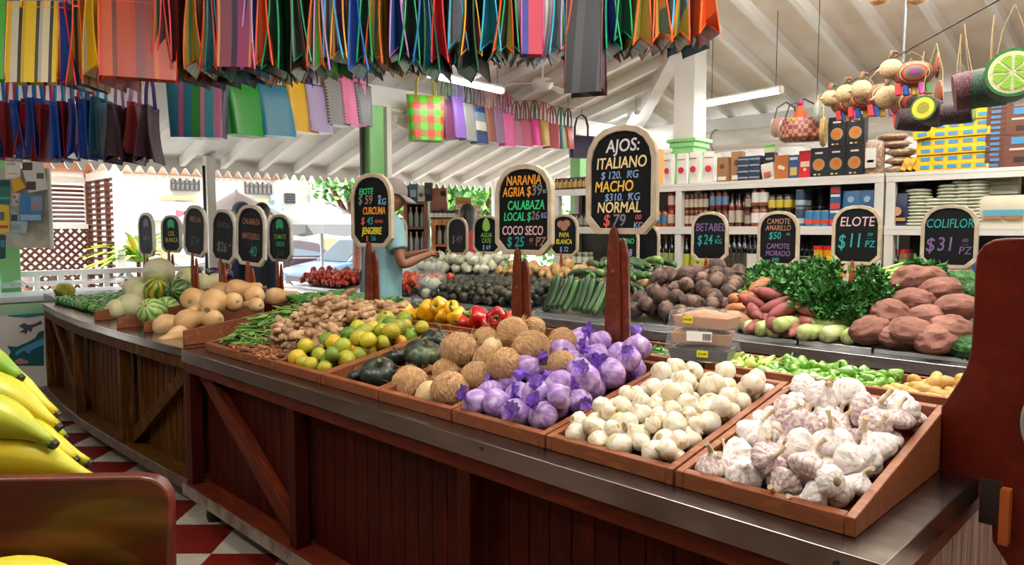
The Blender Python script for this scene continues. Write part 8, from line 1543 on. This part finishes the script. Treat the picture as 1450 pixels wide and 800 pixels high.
for k in range(4):
    for i in range(3):
        p = c1p+F1*(-w/2+.07+(w-.14)*i/2)+Vector((-q, q, 0))*.12; KB.put((p.x, p.y, h-.005-.30*(k+1)+.001))
    for i in range(6):
        if k > 2: continue
        p = c2p+F1*(-w2/2+.08+(w2-.16)*i/5)+Vector((-q, q, 0))*.12; KB.put((p.x, p.y, h2-.005-.30*(k+1)+.001), label='clear glass bottle in the orange wood cabinet', group='clear bottles in the orange cabinet')
def on_top(px, pyb, wpx, hpx, d, name, lab, cat, col, deco=None, pouch=False):
    p = at(px, pyb, d=d); ww, hh = wpx*d/FPX, hpx*d/FPX; t = (pouchproto if pouch else boxproto)(name, lab, cat, ww, .12, hh, col, None, deco); t.location = p; t.rotation_euler = (0, 0, PI/4); return t
hA = at(590, 285, d=D_C).z
for px, w_, h_, col, lab, dec in ((577, 9, 22, '3a3440', 'dark pouch on the cabinet top beside the cap', [('print', 0, .4, .6, .4, '7a2a3a', 'b')]), (586, 14, 24, '2a6a78', 'teal pouch standing on the cabinet top', [('print', 0, .45, .6, .4, '9ab5bc', 'b')]), (597, 12, 22, 'c9c4bc', 'pale pouch with a dark emblem on the cabinet top', [('print', 0, .4, .5, 0, '6a5a4a', 'r')]), (607, 12, 26, '2f3234', 'charcoal pouch at the end of the cabinet top', [('print', 0, .5, .5, .3, '55585a', 'b')])): o = on_top(px, 285, w_, h_, D_C+.05, 'coffee_pouch', lab, 'pouch', col, dec, True); o.location.z = hA+.001
o = on_top(622, 309, 24, 24, D_C+.08, 'wooden_crate', 'brown crate on the orange cabinet carrying small jars', 'crate', '8f5f48', [('dark_knot', .2, .5, .2, 0, '3a2a22', 'r')]); o.location.z = h2; zz = h2+24*D_C/FPX
o = on_top(623, 283, 20, 19, D_C+.08, 'wooden_crate', 'upper wooden crate with round dark lids on the brown crate', 'crate', '9a6a4c', [('round_lid', .25, .6, .4, 0, '2a2422', 'r')]); o.location.z = zz+.001
o = on_top(657, 309, 22, 30, D_C+.08, 'wooden_display', 'ochre wooden display box on the orange cabinet', 'box', 'b5853f', [('writing', 0, .8, .7, .06, '8a5f2a', 'b')]); o.location.z = h2
KJ = Kind([jarproto('jar', 'small dark jar with a pale label on the orange cabinet', 'jar', .028, .10, '2f2620', '1f1c1a', 'd5cfc2', 'small jars on the orange cabinet')])
for i, px in enumerate((612, 618, 624, 630, 636, 642)):
    p = at(px, 309, d=D_C-.02); KJ.put((p.x, p.y, h2+.001)); 
KS = Kind([boxproto('soap_box', 'small pale carton stacked in front of the ochre display box', 'box', .075, .06, .055, 'cfc6b4', 'small pale cartons on the orange cabinet', [('label', 0, .5, .7, .5, 'b5a890', 'b')])])
for r_ in range(3):
    for i in range(4-r_ % 2): p = at(650+i*9+4*(r_ % 2), 309, d=D_C-.02); KS.put((p.x, p.y, h2+.001+.056*r_), (0, 0, PI/4))
# ---------------------------------------------------------------- people
SKIN = M('skin', '8a5a40', .5, col2='94634a', ns=6, sss=0); HAIRM = M('dark_hair', '14100f', .45, col2='241c19', ns=1, stretch=(40, 40, 4))
def headmesh(mb, c, yaw, pitch, k=1.0):
    """head with brow, nose, mouth, chin and ears; c is the middle of the head, facing +x before yaw"""
    T = Matrix.Translation(c) @ Matrix.Rotation(yaw, 4, 'Z') @ Matrix.Rotation(pitch, 4, 'Y') @ Matrix.Diagonal((k, k, k, 1)); seg, rings = 40, 32; vs = []; fs = []
    for i in range(rings+1):
        th = PI*i/rings
        for j in range(seg):
            a = 2*PI*j/seg; x, y, z = math.sin(th)*math.cos(a), math.sin(th)*math.sin(a), -math.cos(th); f = max(0, x); g = lambda u, w: math.exp(-(u/w)**2)
            X_, Y_, Z_ = .096*x, .074*y, .118*z
            if z < 0: Y_ *= 1-.22*z*z*1.0; X_ *= 1-.16*z*z if x < 0 else 1
            lat = g(y, .20); X_ += f*(.026*lat*g(z+.12, .17)+.009*g(y, .6)*g(z-.22, .12)-.008*g(abs(y)-.33, .14)*g(z-.06, .11)+.008*g(y, .3)*g(z+.48, .07)+.006*g(y, .3)*g(z+.60, .06)-.004*g(y, .35)*g(z+.54, .03)+.012*g(y, .35)*g(z+.86, .14))
            vs.append((X_, Y_, Z_))
    for i in range(rings):
        for j in range(seg): l = (j+1) % seg; fs.append((i*seg+j, i*seg+l, (i+1)*seg+l, (i+1)*seg+j))
    mb.add(vs, fs, 0, T)
    for s in (-1, 1): mb.ell((-.005, s*.076, .0), (.018, .010, .03), 12, 8, T=T)
    return T
def P3(*a): return Vector(a)
def person(loc, yaw, H, lab, shirt, pants, sleeves=.5, armL=None, armR=None, lean=0., headyaw=0., headpitch=0., hair=None, cap=None, seated=False, shoes=None, tank=False, bare=True):
    s = H/1.70; t = thing('person', lab, 'person', loc, (0, 0, yaw)); zb = .50 if seated else 0.; hip = .93 if not seated else .50; dz = hip-.93
    lx = lambda z: lean*max(0, z-.93)
    V = lambda x, y, z: P3(x+lx(z), y, z+dz)*s
    J = [(V(0, 0, .93), (.12*s, .15*s)), (V(0, 0, 1.10), (.105*s, .135*s)), (V(.01, 0, 1.27), (.115*s, .15*s)), (V(0, 0, 1.40), (.085*s, .11*s)), (V(.0, 0, 1.47), .052*s), (V(.015, 0, 1.56), .05*s)]; E = [(0, 1), (1, 2), (2, 3), (3, 4), (4, 5)]
    arms = []
    for sd_, arm in ((1, armL), (-1, armR)):
        el, wr = arm if arm else ((-.02, .27, 1.10), (.08, .27, .86)); sh = V(0, sd_*.185, 1.385); e = V(el[0], sd_*el[1], el[2]); w = V(wr[0], sd_*wr[1], wr[2]); d = (w-e).normalized(); n = len(J)
        J += [(sh, .055*s), (sh.lerp(e, .5), .047*s), (e, .038*s), (e.lerp(w, .35), .037*s), (w, .026*s), (w+d*.055*s, (.038*s, .020*s))]; E += [(3, n), (n, n+1), (n+1, n+2), (n+2, n+3), (n+3, n+4), (n+4, n+5)]; arms.append((n, sh, e, w, d))
        up = Vector((0, 0, 1)); side = d.cross(up).normalized(); cur = -d.cross(side).normalized(); pal = w+d*.055*s
        for k, (off, L_) in enumerate(((-.028, .072), (-.010, .08), (.010, .076), (.027, .06))):
            b = pal+side*off*s+d*.03*s; m_ = len(J); c_ = Vector((0, 0, -1)); J += [(b, .0095*s), (b+(d*.8+c_*.5)*L_*.5*s, .0088*s), (b+(d*.9+c_*1.5)*L_*.6*s, .0075*s)]; E += [(n+5, m_), (m_, m_+1), (m_+1, m_+2)]
        m_ = len(J); ts = -sd_; J += [(w+d*.02*s+side*ts*.035*s, .0105*s), (w+d*.055*s+side*ts*.055*s+Vector((0, 0, -.015))*s, .009*s)]; E += [(n+4, m_), (m_, m_+1)]
    legs = []
    for sd_ in (1, -1):
        n = len(J); hp = V(0, sd_*.09, .86); kn = P3(.04, sd_*.10, .48)*s if not seated else P3(.42, sd_*.11, .50)*s; an = P3(-.01, sd_*.10, .085)*s if not seated else P3(.40, sd_*.11, .085)*s
        J += [(hp, .085*s), (hp.lerp(kn, .5), .072*s), (kn, .055*s), (kn.lerp(an, .35), .052*s), (an, .036*s), (an+P3(.10, 0, -.05)*s, (.038*s, .028*s)), (an+P3(.16, 0, -.058)*s, (.035*s, .02*s))]; E += [(0, n), (n, n+1), (n+1, n+2), (n+2, n+3), (n+3, n+4), (n+4, n+5), (n+5, n+6)]; legs.append((n, hp, kn, an))
    b = skinbody('tmp', J, E, SKIN, None, 0, 2); mb = MB(); me = b.data; mb.add([v.co for v in me.vertices], [tuple(p.vertices) for p in me.polygons]); bpy.data.objects.remove(b)
    hc = V(.035, 0, 1.605); T = headmesh(mb, hc, headyaw, headpitch, s*.98)
    link('body', fuse(mb, .0075*s, 3, 'body', [SKIN]), t)
    def loft(mb, rows):      # stacked ellipses along the body
        n_ = 20; vs = [(c.x+rx*math.cos(2*PI*k/n_), c.y+ry*math.sin(2*PI*k/n_), c.z) for c, rx, ry in rows for k in range(n_)]
        mb.add(vs, [(i_*n_+k, i_*n_+(k+1) % n_, (i_+1)*n_+(k+1) % n_, (i_+1)*n_+k) for i_ in range(len(rows)-1) for k in range(n_)]+[tuple(range(n_))[::-1], tuple((len(rows)-1)*n_+k for k in range(n_))])
    mb = MB(); loft(mb, [(V(0, 0, z), rx*s, ry*s) for z, rx, ry in ((.80, .150, .190), (.92, .152, .185), (1.08, .145, .175), (1.22, .152, .192), (1.33, .145, .200), (1.41, .115, .160), (1.46, .080, .09), (1.48, .066, .072))][:(8 if not tank else 7)])
    if not tank:
        for n, sh, e, w, d in arms: mid = sh.lerp(e, sleeves*1.1); mb.tube([sh*.7+V(0, 0, 1.36)*.3, sh, sh.lerp(mid, .6), mid], [.084*s, .080*s, .072*s, .068*s], 14)
    link('shirt' if not tank else 'tank_top', fuse(mb, .010*s, 5, 'shirt', [shirt]), t)
    mb = MB(); loft(mb, [(V(0, 0, z), rx*s, ry*s) for z, rx, ry in ((.76, .115, .165), (.86, .125, .168), (1.0, .115, .15))])
    for n, hp, kn, an in legs: mb.tube([hp+Vector((0, 0, .04))*s, hp, hp.lerp(kn, .5), kn, kn.lerp(an, .5), kn.lerp(an, .9)], [.09*s, .098*s, .088*s, .072*s, .066*s, .060*s], 14)
    link('trousers', fuse(mb, .010*s, 4, 'trousers', [pants]), t)
    Th = T
    for n, hp, kn, an in legs: skinbody('shoe', [(an+P3(-.03, 0, -.045)*s, (.045*s, .04*s)), (an+P3(.06, 0, -.05)*s, (.048*s, .035*s)), (an+P3(.17, 0, -.058)*s, (.042*s, .026*s))], [(0, 1), (1, 2)], shoes or BLACK, t, 0, 2)
    if hair:
        mb = MB()
        if hair == 'short': mb.grid(30, 14, lambda u, v: (lambda th, a: (.101*math.sin(th)*math.cos(a)-.004, .080*math.sin(th)*math.sin(a), .006+.121*math.cos(th)))(v*(1.25+.55*(1-math.cos(2*PI*u))/2), 2*PI*u), closed_u=True, T=Th)
        else:
            mb.grid(30, 22, lambda u, v: (lambda th, a, dr: (-.012+.108*math.sin(min(th, 1.65))*math.cos(a)*(1-.0*dr)-.05*dr, (.088+.02*dr)*math.sin(min(th, 1.65))*math.sin(a)*(1-.25*dr*dr), .006+.126*math.cos(min(th, 1.65))-.40*dr))(min(v*2.4, 1.0)*1.65, PI*.30+PI*1.40*u, max(0, v*2.4-1)/1.4), T=Th)
        o = mb.build('hair', HAIRM, t, sharp=0); sm = o.modifiers.new('thick', 'SOLIDIFY'); sm.thickness = .008; sm.offset = 1; o.data.polygons.foreach_set('use_smooth', [True]*len(o.data.polygons))
    if cap:
        c_ = link('cap', None, t); mb = MB(); mb.grid(32, 10, lambda u, v: (lambda th, a: (.108*math.sin(th)*math.cos(a)-.006, .088*math.sin(th)*math.sin(a), .022+.118*math.cos(th)**.9 if th < 1.57 else .022))(v*1.57, 2*PI*u), closed_u=True, T=Th); o = mb.build('crown', cap, c_, sharp=0); smoothkids(c_)
        mb = MB(); mb.grid(18, 6, lambda u, v: (lambda a: (.085*math.cos(a)+.10*v*math.cos(a*.75)**.6, (.085+.004*v)*math.sin(a), .030-.030*v*v-.02*math.sin(a)**2*v))((u-.5)*2.3), T=Th); o = mb.build('brim', cap, c_, sharp=0); sm = o.modifiers.new('thick', 'SOLIDIFY'); sm.thickness = .005; smoothkids(c_)
    return t, V, Th
LB = M('light_blue_cloth', '8fbfc8', .85, col2='83b2bc', ns=5, bump=.15, bs=14); KH = M('khaki_cloth', 'b5a894', .85); NVY = M('navy_cloth', '1a2234', .85); JEA = M('jeans', '2f4a78', .85); GCAP = M('grey_cap', '8f8686', .85); DCAP = M('dark_cap', '1a2028', .85); REDC = M('coral_red_cloth', 'c4384a', .8)
m_ = at(538, 300, d=5.35); MY = PI/4+.45
man, V, T = person((m_.x, m_.y, 0), MY, 1.69, 'man in a grey cap and light blue shirt bagging white onions', LB, KH, .55, armL=((.10, .25, 1.12), (.30, .06, 1.18)), armR=((.06, .28, 1.10), (.30, .12, 1.17)), lean=.10, headyaw=-.35, headpitch=.30, hair='short', cap=GCAP)
mb = MB(); Tg = T
for s in (-1, 1): mb.tube([(.088, s*.012, .018), (.096, s*.035, .024), (.086, s*.055, .018), (.082, s*.05, .0), (.092, s*.03, -.006), (.096, s*.012, .004)], .003, 5, closed=True); mb.tube([(.086, s*.056, .018), (.04, s*.078, .018), (.0, s*.082, .012)], .003, 5)
mb.v = [tuple(Tg @ Vector(v)) for v in mb.v]; mb.build('sunglasses', BLACK, man, sharp=60)
# plastic bag of onions in his hands
hb_ = man.matrix_world if False else (Matrix.Translation(man.location) @ Matrix.Rotation(MY, 4, 'Z')); hp_ = hb_ @ V(.36, -.06, 1.10); t = thing('onion_bag', 'clear plastic bag of white onions held by the man in the cap', 'bag', hp_); mb = MB(); mb.grid(26, 14, lambda u, v: (lambda a, r: (r*math.cos(a)*(1+.08*math.sin(5*a)), r*math.sin(a)*(1+.08*math.cos(4*a)), .06-.36*v))(2*PI*u, .02+.10*math.sin(PI*min(1, v*.93+.02))**.8), closed_u=True); mb.build('plastic_film', M('plastic_bag', 'e9eeec', .15, alpha=.18, spec=.6), t, sharp=0); smoothkids(t)
for k, (dx, dy, dz) in enumerate(((-.04, 0, -.24), (.045, .02, -.23), (0, -.045, -.22), (.0, .03, -.15), (-.03, -.02, -.14), (.04, -.02, -.15), (0, 0, -.28))): on.put((hp_.x+dx, hp_.y+dy, hp_.z+dz), rot3(), 1.0, label='white onion inside the clear bag held by the man', group='onions in the held bag')
w_ = at(662, 330, d=7.9); person((w_.x, w_.y, 0), PI*3/4, 1.60, 'woman seen from behind with long dark hair and a coral red sleeveless top', REDC, JEA, tank=True, hair='long', armL=((.05, .25, 1.12), (.22, .2, 1.02)), armR=((.0, .28, 1.12), (.05, .28, .9)))
a = at(338, 300, d=7.9); person((a.x, a.y, 0), PI/4+.3, 1.62, 'person in dark shirt and dark cap with a yellow patch behind the signs', NVY, JEA, .5, hair='short', cap=DCAP); a = at(369, 305, d=7.6); person((a.x, a.y, 0), PI*3/4-.2, 1.60, 'person in a navy shirt and black cap seen from behind by the largest leaning sign', NVY, JEA, .5, hair='short', cap=BLACK)
for px, d, y_, lab, sh, hr in ((80, 8.4, PI*.9, 'seated person with dark hair behind the railing by the lattice', NVY, 'short'), (174, 8.6, PI/4, 'seated person with dark hair behind the railing near the kiosk post', NVY, 'short'), (38, 8.3, PI, 'seated person in a greyish pink cap behind the railing', M('pink_grey_cloth', '9a8486', .8), 'short')):
    a = at(px, 380, d=d); person((a.x, a.y, ZS), y_, 1.62, lab, sh, JEA, seated=True, hair=hr, cap=M('pink_cap', '9a8486', .8) if 'pink' in lab else None)
    b_ = thing('stool', 'plain stool under the %s' % lab.replace('seated ', ''), 'stool', (a.x, a.y, ZS)); mb = MB(); mb.lathe([(.17, .34), (.18, .36), (.17, .375)], 18); mb.build('seat', BRN, b_)
    for k in range(4): mb = MB(); mb.tube([(.12*math.cos(k*PI/2), .12*math.sin(k*PI/2), .34), (.16*math.cos(k*PI/2), .16*math.sin(k*PI/2), 0)], .014, 6); mb.build('leg', BRN, b_)
# ---------------------------------------------------------------- banana stand nearest the viewer
random.seed(90)
DF = .98; FO = at(120, 740, d=DF)
t = thing('banana_stand', 'red-brown wooden board of a display stand holding bananas', 'stand', (FO.x, FO.y, 0), (0, 0, PI/4)); loc = lambda p: ((p-FO).dot(F1), p.z)
pts = [loc(at(x, y, d=DF)) for x, y in ((246, 800), (245, 712), (242, 694), (233, 681), (220, 674), (200, 671))]; zt = pts[-1][1]
poly = [(pts[0][0], .45)] + pts + [(-.62, zt-.012), (-.62, .45)]
mb = MB(); mb.prism(poly, -.012, .012, T=Matrix.Rotation(PI/2, 4, 'X')); mb.build('end_board', M('stand_wood', '5f2513', .35, col2=['4a1a0e', '7a3520'], ns=4, stretch=(1, 5, 5), ramp=(.3, .7), coat=.25), t, sharp=30, bevel=.004)
mb = MB(); mb.box((-.33, .16, zt-.135), (.56, .29, .02)); mb.build('upper_shelf', WOOD, t, bevel=.003); mb = MB(); mb.box((-.25, -.12, zt-.185), (.70, .2, .02)); mb.build('lower_shelf', WOOD, t, bevel=.003)
for x, y, h in ((-.56, -.19, .195), (.06, -.19, .195), (-.56, .28, .145), (-.1, .28, .145)): mb = MB(); mb.box((x, y, (zt-h)/2), (.045, .045, zt-h)); mb.build('leg', WOODZ, t, bevel=.003)
BAN = M('banana_skin', 'd9bf1e', .42, col2=['a3b02a', 'd0bc22', 'e6c826'], ns=5, ramp=(.3, .7), val=.06); BANG = M('green_banana_skin', '8fae2c', .42, col2=['6f9a24', 'b0b62c', 'cdbd2a'], ns=4, ramp=(.3, .72), val=.06); TIP = M('banana_tip', '2f2a14', .7)
def banana(m, seed, L_=.21, R=.029, bend=.034):
    t = thing('banana', 'b', 'banana', group='bananas on the near stand'); n = 14; prof = [.28, .36, .62, .86, .98, 1, 1, 1, .98, .93, .84, .68, .46, .30, .24]; pts = [(-L_/2+L_*k/n, 0, -bend*(2*k/n-1)**2) for k in range(n+1)]; vs = []; mb = MB()
    ang = [2*PI*k/20 for k in range(20)]
    for k in range(n+1):
        tn = Vector((1, 0, -bend*4*(2*k/n-1)/L_)).normalized(); u = Vector((-tn.z, 0, tn.x))
        for a in ang: r = R*prof[k]*(1+.05*math.cos(5*a)*min(1, prof[k])); p = Vector(pts[k])+u*r*math.sin(a)*1.02+Vector((0, 1, 0))*r*math.cos(a); vs.append(p)
    fs = [(k*20+j, k*20+(j+1) % 20, (k+1)*20+(j+1) % 20, (k+1)*20+j) for k in range(n) for j in range(20)]+[tuple(range(20))[::-1], tuple(n*20+j for j in range(20))]; mb.add(vs, fs); mb.build('peel', m, t, sharp=0)
    p, d = Vector(pts[-1]), (Vector(pts[-1])-Vector(pts[-2])).normalized(); mb = MB(); mb.tube([p-d*.002, p+d*.006], [R*.26, R*.20], 8); mb.build('blossom_tip', TIP, t)
    p, d = Vector(pts[0]), (Vector(pts[0])-Vector(pts[1])).normalized(); mb = MB(); mb.tube([p-d*.004, p+d*.03, p+d*.045], [R*.3, R*.26, R*.34], 8); mb.build('stem', M('banana_stem', '8f8a30', .6), t); return smoothkids(t)
ky = Kind([banana(BAN, 1)]); kg = Kind([banana(BANG, 2)])
def ban(K, tx, ty, d, yaw, pit, L_, lab, roll=0):
    """tip at a picture point, the fruit running back from it"""
    s = L_/.21; R_ = Euler((roll, pit, PI/4+yaw)).to_matrix(); off = R_ @ Vector((.105, 0, -.034))*s; p = at(tx, ty, d=d)-off; K.put(p, (roll, pit, PI/4+yaw), s, label=lab)
for K_, tx, ty, d, yaw, pit, L_, lab in ((kg, 27, 534, 1.22, -.1, .05, .24, 'green-yellow banana topmost on the near stand'), (kg, 38, 540, 1.27, .1, .12, .22, 'short green banana behind the topmost one'), (ky, 78, 586, 1.24, .1, .16, .26, 'yellow banana second from the top of the bunch'), (ky, 80, 604, 1.16, -.05, .10, .26, 'yellow banana above the large green one'),
        (kg, 74, 628, 1.06, -.1, .0, .25, 'large green banana in the middle of the near bunch'), (kg, 90, 618, 1.24, .2, .2, .22, 'green banana tip showing behind the yellow ones'), (ky, 105, 650, 1.14, -.1, .06, .23, 'yellow banana with green tip above the lowest ones'), (ky, 124, 655, 1.22, .1, .0, .23, 'yellow banana reaching farthest over the floor'),
        (ky, 128, 678, 1.07, 0, -.08, .26, 'long bruised yellow-green banana resting on the board edge'), (kg, 105, 676, 1.14, .05, -.05, .24, 'greenish banana under the long bruised one'), (ky, 160, 862, .86, -.05, -.1, .24, 'yellow banana on the lower shelf before the board'), (ky, 120, 872, .9, .1, -.1, .23, 'yellow banana beside the front one on the lower shelf')): ban(K_, tx, ty, d, yaw, pit, L_, lab)
